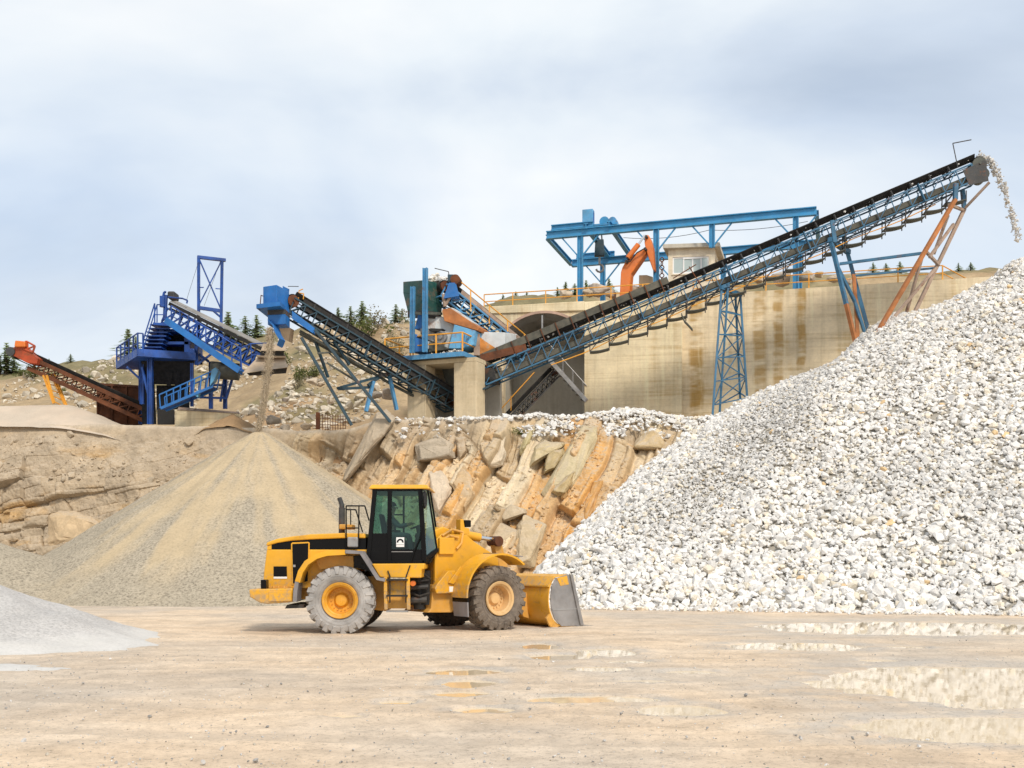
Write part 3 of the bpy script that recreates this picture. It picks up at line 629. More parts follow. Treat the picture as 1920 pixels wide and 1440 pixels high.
tag(scatter('hillside_rubble', np.stack([X, Y, hill_z(X, Y) + 0.2 * sz], -1), sz, tt, M_STONE), 'pale broken stone strewn over the hillside between the conveyors', 'rubble', kind='stuff')
# white stone heaped along the lip of the face
g_ = np.random.default_rng(38); n = 9000; px = g_.uniform(735, 1345, n); back = g_.uniform(-1.4, 4.5, n)
tp = np.interp(px, CPX, CDT); d = tp + back; X = (px - 960) * d / FOC
def lip_z(px, back): 
    hump = np.interp(px, [735, 860, 985, 1010, 1040, 1090, 1140, 1190, 1230, 1280, 1345], [0.0, 0.05, 0.15, 0.35, 0.0, 0.1, 0.45, 0.7, 0.5, 0.2, 0.35])
    return bench_z(px) + 0.1 + hump * np.exp(-((back - 1.6) / 1.7) ** 2) - 0.75 * np.maximum(-back, 0) * 1.15
sz = np.clip(g_.lognormal(math.log(0.11), 0.42, n), 0.04, 0.3); den = np.interp(px, [735, 860, 980, 1060, 1345], [0.12, 0.22, 0.5, 0.75, 1.0]) * np.where(back < -0.2, smooth(-0.25, 0.3, fbm(px * 0.02, back * 0.7, 39, 3)), 1)
k = g_.random(n) < den; sz, px, back, X, d = sz[k], px[k], back[k], X[k], d[k]
tag(scatter('spilled_stone', np.stack([X, d, lip_z(px, back) + 0.05], -1), sz, stone_tints(len(sz), 39) * 0.95, M_STONE), 'white crushed stone spilled along the lip of the quarry face below the tunnel', 'spilled stone', kind='stuff')
# stones lying at the toe of the pile and about the yard
g_ = np.random.default_rng(45); n = 900; t_ = g_.uniform(-0.02, 1.25, n); o_ = -np.abs(g_.normal(0, 0.55, n)); q = E0[None] + (F0 - E0)[None] * t_[:, None] + nd[None] * o_[:, None]
sz = np.clip(g_.lognormal(math.log(0.075), 0.5, n), 0.03, 0.2)
n2 = 5200; Y2 = 8.3 + 20 * g_.random(n2) ** 1.6; X2 = g_.uniform(-0.5, 0.5, n2) * Y2; s2 = np.clip(g_.lognormal(math.log(0.009), 0.5, n2), 0.004, 0.045)
kk = puddle_field(X2, Y2) < -0.2; X2, Y2, s2 = X2[kk], Y2[kk], s2[kk]
pts = np.concatenate([np.stack([q[:, 0], q[:, 1], 0.03 + sz * 0.3], -1), np.stack([X2, Y2, 0.035 + s2 * 0.2], -1)])
tt = np.concatenate([stone_tints(n, 46), stone_tints(len(X2), 47) * np.random.default_rng(48).uniform(0.35, 0.85, len(X2))[:, None]])
tag(scatter('scattered_stone', pts, np.concatenate([sz, s2]), tt, M_STONE), 'small loose stones scattered over the muddy yard', 'loose stone', kind='stuff')

# ------------------------------------------------------------------ sand and fines
def sand_mat(name, ca, cb, sp=0.35, scale=14, bmp=0.35):
    m, t, b = new_mat(name); v = coords(t); f = N(t, 'ShaderNodeAttribute', attribute_name='streak').outputs['Fac']
    n1 = noise(t, v, 0.9, 6, 0.6); n2 = noise(t, v, scale, 3, 0.75); n3 = noise(t, v, scale * 3, 2, 0.7)
    c = mixc(t, f, cb, ca); c = mixc(t, 0.6, c, ramp(t, n1.outputs[0], [(0.3, (0.8,) * 3), (0.7, (1.08,) * 3)]).outputs[0], 'MULTIPLY')
    g2 = ramp(t, n2.outputs[0], [(0.3, (1 - sp,) * 3), (0.5, (1,) * 3), (0.72, (1 + sp * 0.5,) * 3)]).outputs[0]
    gm = math_(t, 'SUBTRACT', 1.0, math_(t, 'MULTIPLY', f, 0.7)); c = mixc(t, gm, c, g2, 'MULTIPLY')
    L(t, c, b.inputs['Base Color']); b.inputs['Roughness'].default_value = 0.95; b.inputs['Specular IOR Level'].default_value = 0.15
    h = math_(t, 'MULTIPLY', math_(t, 'ADD', n2.outputs[0], math_(t, 'MULTIPLY', n3.outputs[0], 0.5)), gm); bump(t, b, h, bmp, 0.08); return m
def heap(name, xr, yr, step, zf, sf, mat, label, cat):
    ax = np.arange(xr[0], xr[1], step); ay = np.arange(yr[0], yr[1], step); AX, AY = np.meshgrid(ax, ay, indexing='ij'); AZ = zf(AX, AY)
    o = np_mesh(name, np.stack([AX, AY, np.maximum(AZ, -0.25)], -1).reshape(-1, 3), grid_faces(len(ax), len(ay)), mat, None, True, {'streak': sf(AX, AY, AZ).ravel()})
    return tag(o, label, cat, kind='stuff')
SA = P(487, 800, 55.6)
def sand_z(X, Y):
    r = np.hypot(X - SA.x, Y - SA.y); a = np.arctan2(X - SA.x, SA.y - Y)
    z = SA.z - 0.655 * np.sqrt(r * r + 0.12) + 0.16 * fbm(a * 5, r * 0.12, 20, 4) * smooth(0.5, 5, r) + 0.05 * fbm(X * 1.2, Y * 1.2, 21, 3)
    z = np.where(z < 0.9, z - 0.0 + 0.22 * (0.9 - z), z)
    s2 = 2.75 - 0.42 * np.hypot((X + 23.5) * 0.8, Y - 48.5) + 0.12 * fbm(X * 0.6, Y * 0.6, 22, 3)
    return np.maximum(z, s2)
def sand_s(X, Y, Z):
    r = np.hypot(X - SA.x, Y - SA.y); a = np.arctan2(X - SA.x, SA.y - Y)
    st = fbm(a * 6.5 + 2, r * 0.10, 24, 4) + 0.55 * fbm(a * 18, r * 0.25, 25, 3)
    f = smooth(-0.35, 0.55, st + 0.3 * fbm(X * 0.9, Y * 0.9, 23, 4) + 0.85 * smooth(12.5, 2.5, r) - 0.42 + 0.18 * np.exp(-((a + 0.35) / 0.35) ** 2)); f = f * (0.25 + 0.75 * smooth(0.3, 2.2, Z + 0.8 * fbm(X * 0.5, Y * 0.5, 29, 3)))
    return f * smooth(-21, -19, X)
M_SAND = sand_mat('tan sand and grit', (0.485, 0.385, 0.25), (0.43, 0.37, 0.28), 0.6, 9, 0.8)
heap('sand_pile', (-31, 1.5), (38, 60), 0.09, sand_z, sand_s, M_SAND, 'tall tan cone of sand and grit under the falling sand', 'sand pile')
M_FINE = sand_mat('pale grey fines', (0.58, 0.56, 0.53), (0.50, 0.48, 0.46), 0.35, 16, 0.4)
FA = (-14.6, 25.2)
def fore_z(X, Y):
    r = np.hypot((X - FA[0]), (Y - FA[1]) * 1.0); a = np.arctan2(X - FA[0], FA[1] - Y)
    R0 = 6.15 + 0.5 * fbm(a * 2.5, a * 0 + 3, 26, 3) + 0.7 * np.exp(-((a - 1.3) / 0.30) ** 2); u = np.clip(1 - r / R0, -0.2, 1)
    return np.maximum(2.28 * np.where(u > 0, u ** 1.22, u) + 0.09 * fbm(X * 1.1, Y * 1.1, 27, 5) * smooth(0, 0.2, u), 0.15 - 0.15 * (((X + 10.2) / 2.4) ** 2 + ((Y - 18.8) / 0.8) ** 2) + 0.05 * fbm(X * 1.3, Y * 2, 28, 4))
heap('pale_fines_pile', (-24, -6), (17, 33), 0.06, fore_z, lambda X, Y, Z: smooth(0.45, 0.1, Z + 0.2 * fbm(X, Y, 28, 3)), M_FINE, 'smooth pale grey heap of fines at the left edge of the yard', 'fines heap')
M_PALE = sand_mat('pale sand', (0.56, 0.46, 0.36), (0.52, 0.44, 0.35), 0.15, 16, 0.15)
PA = P(70, 752, 62.5)
heap('pale_sand_mound', (-44, -19), (59.6, 70), 0.15, lambda X, Y: PA.z - 0.02 - 0.55 * np.sqrt((np.maximum(np.abs(X - PA.x + 1.2) - 2.6, 0)) ** 2 * 0.6 + (Y - PA.y - 0.6) ** 2 + 0.3) + 0.10 * fbm(X * 0.5, Y * 0.5, 29, 3) + 0.15, lambda X, Y, Z: smooth(-0.5, 0.5, fbm(X, Y, 30, 3)), M_PALE, 'low pale sand mound on the bench below the red conveyor', 'sand mound')
# ================================================================== CONCRETE
def concrete_mat(name, base, stain=0.6, stain_col=(0.30, 0.19, 0.06), boards=True, runs=False):
    m, t, b = new_mat(name); v = coords(t)
    n1 = noise(t, v, 0.5, 6, 0.6); n2 = noise(t, v, 6, 6, 0.7)
    vx = coords(t, (0.55, 0.55, 0.10)); vz = coords(t, (0.12, 0.12, 3.2)); vd = coords(t, (1.6, 1.6, 0.07))
    nx = noise(t, vx, 1.3, 4, 0.6); nz = noise(t, vz, 1.6, 5, 0.65); nd_ = noise(t, vd, 1.8, 5, 0.6)
    c = ramp(t, n1.outputs[0], [(0.3, tuple(x * 0.80 for x in base)), (0.7, tuple(min(1, x * 1.10) for x in base))]).outputs[0]
    if boards: c = mixc(t, 0.75, c, ramp(t, nz.outputs[0], [(0.32, (0.76, 0.71, 0.63)), (0.48, (1, 1, 1)), (0.75, (1.08,) * 3)]).outputs[0], 'MULTIPLY')
    f = math_(t, 'MULTIPLY', ramp(t, nx.outputs[0], [(0.50, (0, 0, 0)), (0.62, (1, 1, 1))]).outputs[0], ramp(t, nz.outputs[0], [(0.36, (1, 1, 1)), (0.60, (0.15,) * 3)]).outputs[0])
    c = mixc(t, math_(t, 'MULTIPLY', f, stain), c, stain_col)
    if runs:
        sp = N(t, 'ShaderNodeSeparateXYZ'); L(t, coords(t, world=True), sp.inputs[0]); x_ = math_(t, 'ADD', sp.outputs['X'], math_(t, 'MULTIPLY', n1.outputs[0], 0.5)); x_ = math_(t, 'DIVIDE', math_(t, 'SUBTRACT', x_, 10.0), 10.0)
        st = []
        for x0, hw, a_ in ((0.165, 0.05, 0.9), (0.545, 0.045, 0.75), (0.655, 0.035, 0.8), (0.79, 0.03, 0.85)): st += [(x0 - hw, (0,) * 3), (x0 - hw * 0.6, (a_,) * 3), (x0 + hw * 0.6, (a_,) * 3), (x0 + hw, (0,) * 3)]
        rf = ramp(t, x_, st).outputs[0]; vb = noise(t, coords(t, (0.25, 0.25, 1.0)), 1.1, 4, 0.6)
        c = mixc(t, math_(t, 'MULTIPLY', rf, ramp(t, vb.outputs[0], [(0.42, (0.05,) * 3), (0.56, (0.9,) * 3)]).outputs[0]), c, (0.42, 0.24, 0.05))
        c = mixc(t, math_(t, 'MULTIPLY', rf, ramp(t, vb.outputs[0], [(0.36, (0.6,) * 3), (0.43, (0.0,) * 3)]).outputs[0]), c, (0.86, 0.74, 0.52))
    wx_ = noise(t, coords(t, (1.1, 1.1, 0.09)), 1.5, 5, 0.65)
    c = mixc(t, ramp(t, wx_.outputs[0], [(0.56, (0,) * 3), (0.70, (0.55,) * 3)]).outputs[0], c, tuple(min(0.9, x * 1.25) for x in base))
    c = mixc(t, 0.5 * stain + 0.2, c, ramp(t, nd_.outputs[0], [(0.34, (0.62, 0.58, 0.50)), (0.52, (1, 1, 1))]).outputs[0], 'MULTIPLY')
    c = mixc(t, 0.5, c, ramp(t, n2.outputs[0], [(0.3, (0.8,) * 3), (0.6, (1.03,) * 3)]).outputs[0], 'MULTIPLY')
    L(t, c, b.inputs['Base Color']); b.inputs['Roughness'].default_value = 0.9; b.inputs['Specular IOR Level'].default_value = 0.2
    bump(t, b, math_(t, 'ADD', nz.outputs[0], math_(t, 'MULTIPLY', n2.outputs[0], 0.4)), 0.35, 0.05); return m
M_CONC = concrete_mat('stained retaining concrete', (0.80, 0.665, 0.46), 0.45, (0.52, 0.34, 0.12), True, True)
M_CONCLIGHT = concrete_mat('pale board marked concrete', (0.80, 0.68, 0.46), 0.4, (0.55, 0.36, 0.14))
M_CONCPLAIN = concrete_mat('plain concrete', (0.64, 0.53, 0.36), 0.22, (0.42, 0.30, 0.15), False)
M_CONCGREY = concrete_mat('grey tunnel concrete', (0.58, 0.54, 0.46), 0.2, (0.3, 0.26, 0.2), False)
M_CABINWALL = concrete_mat('cream rendered wall', (0.78, 0.69, 0.54), 0.12, (0.35, 0.28, 0.2), False)

we = Vector((WR.x - WL.x, WR.y - WL.y, 0)).normalized(); wn_ = Vector((we.y, -we.x, 0))      # along the wall; out of the wall towards the yard
def W(u, o, z): return Vector((WL.x, WL.y, 0)) + we * u + wn_ * o + Vector((0, 0, z))
def wall_u(px):                                                                            # distance along the wall of a photo column
    k = (px - 960) / FOC; return (k * WL.y - WL.x) / (we.x - k * we.y)
def wz(u): return 17.78 + 0.028 * u
M_PRIMERRIM = paint('weathered arch edge', (0.50, 0.33, 0.25), 0.8, 0.3, 1.0, dust=0.5)
wall = empty('retaining_wall', W(10, 0, 9.4), 'tall stained concrete retaining wall with an arched tunnel mouth', 'wall')
U0, U1, UB, UE = wall_u(944), wall_u(1096), wall_u(1279), wall_u(2010)
zspr, zcrown = 16.15, 17.38
def arch_pts(o, grow=0.0, n=18):
    c = (U0 + U1) / 2; hw = (U1 - U0) / 2 + grow; h = zcrown - zspr + grow; r = (hw * hw + h * h) / (2 * h); a0 = math.asin(min(1, hw / r))
    return [W(c + r * math.sin(a0 * t), o, zspr + h - r + r * math.cos(a0 * t)) for t in np.linspace(-1, 1, n)]
m = MB()
def wbox(m, u0, u1, o0, o1, z0, z1, z1b=None):
    z1b = z1 if z1b is None else z1b
    m.hexa([W(u0, o0, z0), W(u1, o0, z0), W(u1, o1, z0), W(u0, o1, z0)], [W(u0, o0, z1), W(u1, o0, z1b), W(u1, o1, z1b), W(u0, o1, z1)])
wbox(m, -2.5, U0, -0.9, 0, 8.5, wz(-2.5), wz(U0)); wbox(m, UB, UE, -0.9, 0, 8.5, wz(UB), wz(UE)); wbox(m, U1, UB, -0.9, 0, 8.5, wz(U1), wz(UB))
ap = arch_pts(0); ab = arch_pts(-0.9)
for i in range(len(ap) - 1):
    u_a, u_b = (ap[i] - W(0, 0, 0)).dot(we), (ap[i + 1] - W(0, 0, 0)).dot(we)
    m.hexa([ap[i], ap[i + 1], ab[i + 1], ab[i]], [W(u_a, 0, wz(u_a)), W(u_b, 0, wz(u_b)), W(u_b, -0.9, wz(u_b)), W(u_a, -0.9, wz(u_a))])
m.build('wall_body', M_CONC, wall)
m = MB(); wbox(m, U1 + 0.02, UB, 0.003, 0.45, 8.5, 16.7, 16.45); m.build('buttress', M_CONCLIGHT, wall, bevel=0.03)
m = MB(); wbox(m, U0 - 3.8, U1 + 0.0, 0.003, 0.10, 17.42, wz(0) + 0.03, wz(U1) + 0.03); wbox(m, U1, U1 + 4.2, 0.003, 0.09, 17.0, wz(U1) - 0.02, wz(U1 + 4.2) - 0.02); m.build('parapet', M_CONCLIGHT, wall, bevel=0.03)
m = MB()                                                                                    # tunnel lining
m.hexa([W(U0 - 0.3, -0.91, 8.5), W(U0, -0.91, 8.5), W(U0 - 0.0, -4.5, 8.5), W(U0 - 0.3, -4.5, 8.5)], [W(U0 - 0.3, -0.91, zspr), W(U0, -0.91, zspr), W(U0, -4.5, zspr), W(U0 - 0.3, -4.5, zspr)])
m.hexa([W(U1, -0.91, 8.5), W(U1 + 0.3, -0.91, 8.5), W(U1 + 0.3, -4.5, 8.5), W(U1, -4.5, 8.5)], [W(U1, -0.91, zspr), W(U1 + 0.3, -0.91, zspr), W(U1 + 0.3, -4.5, zspr), W(U1, -4.5, zspr)])
wbox(m, U0 - 0.3, U1 + 0.3, -4.9, -4.503, 8.5, 17.3)
wbox(m, U0, U1, -4.5, 0.3, 8.6, 9.5)
m.build('tunnel_wall', M_CONCGREY, wall)
m = MB()
for k in range(9):
    o0, o1 = -0.05 - k * 0.5, -0.05 - (k + 1) * 0.5; g0, g1 = (0.0, -0.34) if k % 2 == 0 else (-0.34, 0.0)
    A, B_ = arch_pts(o0, g0), arch_pts(o1, g1); m.strip(A, B_, (0, 0, 0.05))
m.build('corrugated_vault', paint('dull galvanised sheet', (0.26, 0.245, 0.22), 0.6, 0.3, 0.8, rust=0.1), wall)
m = MB(); A, B_ = arch_pts(0.06, 0.10), arch_pts(0.06, -0.06); m.strip(A, B_, wn_ * 0.10); m.build('arch_rim', M_PRIMERRIM, wall)
m = MB(); m.bar(W(wall_u(1017), 0.1, 17.2), W(wall_u(1017), 0.1, 16.0), 0.1); m.build('hanging_strap', M_GREYSTEEL, wall)
m = MB(); wbox(m, wall_u(930), wall_u(945), 0.75, 1.2, 8.9, 12.3); tag(m.build('concrete_post', M_CONCLIGHT, None, bevel=0.03), 'short pale square concrete post standing at the left side of the tunnel mouth', 'post')

# tunnel stair and small conveyor
st = empty('steel_stair', P(1060, 760, 66.2), 'grey steel stair climbing inside the dark tunnel mouth', 'stairs')
a, b = P(1028, 672, 66.5), P(1100, 752, 66.5); off = Vector((0.15, 0.9, 0))
for sgn in (0, 1): m = MB(); m.bar(a + off * sgn, b + off * sgn, 0.06, 0.25); m.build('stringer', M_GREYSTEEL, st)
for i in range(9):
    p = a.lerp(b, (i + 0.5) / 9); m = MB(); m.hexa([p + Vector((-0.3, 0.03, 0.0)), p + Vector((0.15, 0.03, 0.0)), p + Vector((0.3, 0.87, 0.0)), p + Vector((-0.15, 0.87, 0))], [p + Vector((-0.3, 0.03, 0.05)), p + Vector((0.15, 0.03, 0.05)), p + Vector((0.3, 0.87, 0.05)), p + Vector((-0.15, 0.87, 0.05))]); m.build('tread', M_GREYSTEEL, st)
m = MB(); m.tube(a + Vector((0, 0, 0.95)), b + Vector((0, 0, 0.95)), 0.035)
for t in (0.12, 0.38, 0.64, 0.9): p = a.lerp(b, t); m.tube(p, p + Vector((0, 0, 0.95)), 0.03)
m.build('handrail', M_GREYSTEEL, st)

# ------------------------------------------------------------------ yellow railings
def railing(name, pts, label, h=1.0, spacing=2.0, r=0.035, group=None, parent=None, mat=None):
    """posts every spacing metres along a polyline of foot points, a top and a mid rail"""
    root = parent or empty(name, pts[0], label, 'railing', group); mat = mat or M_RAIL
    up = Vector((0, 0, h)); m = MB()
    for f, rr in ((1.0, r), (0.52, r * 0.85)): m.path([Vector(p) + up * f for p in pts], rr, 6)
    m.build('rail', mat, root)
    for a, b in zip(pts, pts[1:]):
        a, b = Vector(a), Vector(b); n = max(1, round((b - a).length / spacing))
        for i in range(n + (1 if b == Vector(pts[-1]) else 0)):
            q = a.lerp(b, i / n); m = MB(); m.bar(q - Vector((0, 0, 0.05)), q + up, r * 1.9); m.build('rail_post', mat, root)
    return root
UR0 = wall_u(906)
railing('guard_rail', [W(wall_u(p), -0.35, wz(wall_u(p))) for p in (906, 960, 1022, 1081, 1145, 1205, 1262)], 'yellow guard rail along the wall top above the arched tunnel', 0.95, 9, group='yellow guard rails')
railing('guard_rail', [W(wall_u(p), -0.35, wz(wall_u(p)) - 0.02) for p in (1300, 1360, 1437, 1518, 1602, 1686, 1770)] + [W(wall_u(1770), -0.35, wz(wall_u(1770))) + Vector((2.4, 2.0, -0.35))], 'yellow guard rail on the wall top right of the concrete cabin', 0.95, 9, group='yellow guard rails')

# ------------------------------------------------------------------ generic rocks, trees and bushes
def rock_mesh(seed, colr):
    r = random.Random(seed); bm = bmesh.new()
    for _ in range(16):
        v = Vector((r.gauss(0, 1), r.gauss(0, 1), r.gauss(0, 1))).normalized() * r.uniform(0.8, 1.1); bm.verts.new((v.x, v.y * 0.8, v.z * 0.72))
    ret = bmesh.ops.convex_hull(bm, input=bm.verts); bmesh.ops.delete(bm, geom=[e for e in ret['geom_interior'] if isinstance(e, bmesh.types.BMVert)], context='VERTS')
    bmesh.ops.bevel(bm, geom=list(bm.edges), offset=0.06, segments=1, affect='EDGES'); bmesh.ops.triangulate(bm, faces=bm.faces)
    bmesh.ops.subdivide_edges(bm, edges=bm.edges, cuts=1, use_grid_fill=True); bm.normal_update()
    for v in bm.verts: v.co += v.normal * 0.07 * mnoise.fractal(v.co * 2 + Vector((seed, 0, 0)), 1, 2, 4)
    me = bpy.data.meshes.new('boulder'); bm.to_mesh(me); bm.free(); me.materials.append(M_ROCK)
    a = me.attributes.new('tint', 'FLOAT_COLOR', 'POINT'); a.data.foreach_set('color', np.tile(np.array([*colr, 1.0], np.float32), len(me.vertices))); return me
RK = [rock_mesh(i, c) for i, c in enumerate([(0.62, 0.52, 0.40), (0.54, 0.43, 0.31), (0.58, 0.50, 0.42), (0.46, 0.39, 0.31)])]
ROCKS = [
 (1062, 552, 13, 70.5, 'small angular rock left of the first gantry column on the wall top'), (1103, 549, 13, 71, 'low rounded rock between gantry column and the big pale boulder'), (1122, 541, 19, 71, 'biggest pale pointed boulder on the wall top, left of the orange boom'),
 (1145, 552, 12, 70.2, 'flat tan rock just left of the foot of the orange boom'), (1190, 543, 14, 71, 'brown rock right of the foot of the orange boom'), (1418, 522, 15, 68.5, 'tan boulder under the conveyor right of the cabin'),
 (1465, 518, 24, 68.0, 'large pale boulder left of the right gantry column'), (1513, 520, 15, 67.5, 'grey boulder between the two right gantry columns'), (1535, 514, 10, 68.5, 'upright small pale rock between the two right gantry columns'),
 (1563, 523, 14, 67.0, 'pale boulder right of the last gantry column'), (1590, 526, 10, 67.0, 'small low rock by the blue trestle head on the wall top'), (1236, 538, 12, 70, 'tan rock beside the concrete cabin wall'),
 (585, 714, 11, 71, 'pale boulder lying on the slope right of the falling sand'), (602, 721, 8, 70.5, 'flatter pale boulder just below another on the slope'), (536, 748, 8, 69, 'small round boulder low on the slope by the falling sand'),
 (512, 788, 14, 62, 'light slab rock lying beside the tip of the sand pile'), (535, 802, 11, 61.5, 'dusty pale rock near the rebar cage, left side'), (575, 800, 10, 61.5, 'brownish rock at the foot of the rebar cage'),
 (728, 737, 17, 66.5, 'large white boulder under the blue conveyor beside the pillar'), (706, 741, 11, 67, 'pale boulder left of the large white boulder under the conveyor'), (620, 752, 8, 68, 'small tan boulder above the rebar cage')]
for i, (px, py, rp, d, lab) in enumerate(ROCKS):
    o = bpy.data.objects.new('boulder', RK[i % 4]); COL.objects.link(o); s = rp * d / FOC * 1.12
    p = P(px, py, d); 
    if px > 900: p.z = max(p.z, float(hill_z(np.array([p.x]), np.array([p.y]))[0]) + s * 0.35)
    o.location = p; o.scale = (s * 1.15, s, s); o.rotation_euler = (0.2 * (i % 3), 0, i * 1.3)
    tag(o, lab, 'rock', 'boulders on the wall top' if px > 900 else 'boulders on the hillside')
def leaf_mat(name, col):
    m, t, b = new_mat(name); n = noise(t, coords(t), 3.0, 3, 0.6)
    c = ramp(t, n.outputs[0], [(0.3, tuple(x * 0.6 for x in col)), (0.7, tuple(x * 1.35 for x in col))]).outputs[0]
    L(t, c, b.inputs['Base Color']); b.inputs['Roughness'].default_value = 0.8; b.inputs['Specular IOR Level'].default_value = 0.2
    tl = N(t, 'ShaderNodeBsdfTranslucent'); L(t, c, tl.inputs[0]); mx = N(t, 'ShaderNodeMixShader'); mx.inputs[0].default_value = 0.45; L(t, b.outputs[0], mx.inputs[1]); L(t, tl.outputs[0], mx.inputs[2]); L(t, mx.outputs[0], t.nodes['Material Output'].inputs[0]); return m
M_CONIFER = leaf_mat('conifer needles', (0.36, 0.43, 0.24)); M_BUSH = leaf_mat('olive scrub leaves', (0.16, 0.18, 0.06)); M_GREENBUSH = leaf_mat('green bush leaves', (0.11, 0.165, 0.03)); M_DRY = leaf_mat('dry grey scrub twigs', (0.27, 0.24, 0.15))  # conifer colour raised above real foliage, distance haze put into it
def crown_mesh(nm, V, F, mat):
    o = np_mesh(nm, np.array(V), np.array(F), mat); me = o.data; bpy.data.objects.remove(o); return me
def conifer(seed):
    r = np.random.default_rng(seed); V, F = [], []; lv = 13
    for i in range(lv):
        t = i / (lv - 1); z = 0.10 + 0.86 * t; rad = (0.27 * (1 - t) ** 0.85 + 0.015) * r.uniform(0.8, 1.15)
        for j in range(int(6 + 7 * (1 - t))):
            a = r.uniform(0, 2 * math.pi); rr = rad * r.uniform(0.65, 1.15); d = np.array([math.cos(a), math.sin(a), 0]); p = np.array([-d[1], d[0], 0])
            for k in range(3):
                s0, s1 = rr * k / 3, rr * (k + 1) / 3 * r.uniform(0.95, 1.1); wd = 0.030 * (1.3 - 0.25 * k); zo = z - 0.22 * s0 + r.normal(0, 0.008); b = len(V)
                V += [d * s0 - p * wd + [0, 0, zo + 0.01], d * s0 + p * wd + [0, 0, zo + r.normal(0, 0.012)], d * s1 + p * wd * 0.2 + [0, 0, zo - 0.035 + 0.03 * r.random()]]; F.append([b, b + 1, b + 2])
    return crown_mesh('crown', V, F, M_CONIFER)
def trunk():
    m = MB(M=Matrix()); m.tube((0, 0, -0.08), (0, 0, 0.95), 0.028, 7, 0.006); o = m.build('trunk', M_BARK); me = o.data; bpy.data.objects.remove(o); return me
CR = [conifer(s) for s in range(4)]; TK = trunk()
TREES = [(12, 704, 62, 'tall dark conifer on the ridge at the far left edge'), (26, 702, 34, 'shorter conifer right of the far left conifer'), (0, 706, 40, 'conifer cut by the left edge of the photo'), (92, 690, 16, 'tiny conifer behind the red conveyor legs'), (132, 684, 20, 'lone small conifer on the ridge above the red conveyor'),
 (240, 668, 52, 'conifer seen through the railing of the blue plant'), (254, 668, 38, 'smaller conifer right behind the blue platform railing'), (428, 640, 56, 'conifer rising behind the sloping belt of the blue plant'), (460, 640, 48, 'bushy conifer behind the lower end of the sloping belt'), (481, 632, 42, 'conifer nearest left of the blue head box'),
 (634, 610, 34, 'conifer just right of the blue conveyor head'), (657, 608, 34, 'second conifer right of the blue conveyor head'), (679, 606, 42, 'tallest conifer of the hilltop clump'), (742, 602, 32, 'conifer close to the left of the green hopper'), (754, 602, 24, 'little conifer touching the green hopper edge'),
 (943, 580, 22, 'small conifer behind the wall, left end of the railing'), (967, 577, 26, 'conifer behind the railing above the arch'), (988, 573, 18, 'tiny conifer right above the arch crown'), (1045, 560, 22, 'conifer left of the first gantry column'), (1061, 558, 30, 'taller conifer beside the first gantry column'), (1078, 557, 26, 'conifer half hidden by the first gantry column'), (1099, 553, 28, 'conifer under the crane hook'), (1142, 548, 26, 'conifer left of the orange boom'),
 (1637, 516, 24, 'conifer left of the rusty legs, first of three'), (1661, 515, 22, 'middle one of three conifers behind the rusty legs'), (1687, 514, 24, 'greenest of three conifers behind the rusty legs'), (1797, 516, 20, 'conifer near the gravel peak behind the railing'), (1820, 517, 16, 'smallest conifer beside the gravel peak')]
for i, (px, py, hp, lab) in enumerate(TREES):
    d = 95.0; X = (px - 960) * d / FOC; z0 = float(hill_z(np.array([X]), np.array([d]))[0]); top = P(px, py - hp, d).z; hgt = max(0.8, top - z0 + 0.0)
    t = empty('conifer_tree', (X, d, z0), lab, 'tree', 'small conifers along the ridge', rz=i * 2.1); t.scale = (hgt * 2.5, hgt * 2.5, hgt)
    for me, nm in ((CR[i % 4], 'crown'), (TK, 'trunk')): o = bpy.data.objects.new(nm, me); COL.objects.link(o); o.parent = t
def bush(seed, mat, n=520, leaf=0.075):
    r = np.random.default_rng(seed); V, F = [], []
    cl_ = [(r.normal(0, 0.42), r.normal(0, 0.42), abs(r.normal(0.45, 0.2)), r.uniform(0.25, 0.5)) for _ in range(9)]
    for i in range(n):
        c = cl_[r.integers(0, 9)]; v = r.normal(0, 1, 3); v /= np.linalg.norm(v); p = np.array(c[:3]) + v * c[3] * r.uniform(0.5, 1.05); p[2] = max(p[2], 0.02)
        u = r.normal(0, 1, 3); u /= np.linalg.norm(u); q = np.cross(u, v); b = len(V); V += [p - u * leaf, p + u * leaf, p + q * leaf * 1.6 + v * leaf * 0.5]; F.append([b, b + 1, b + 2])
    return crown_mesh('foliage', V, F, mat)
BM = [bush(1, M_BUSH), bush(2, M_GREENBUSH), bush(3, M_DRY, 420, 0.06)]
def bush_stem():
    m = MB(M=Matrix()); rr = random.Random(4)
    for k in range(7): m.tube((0, 0, -0.1), (rr.uniform(-0.4, 0.4), rr.uniform(-0.4, 0.4), rr.uniform(0.4, 0.8)), 0.03, 5, 0.01)
    o = m.build('stem', M_BARK); me = o.data; bpy.data.objects.remove(o); return me
BS = bush_stem()
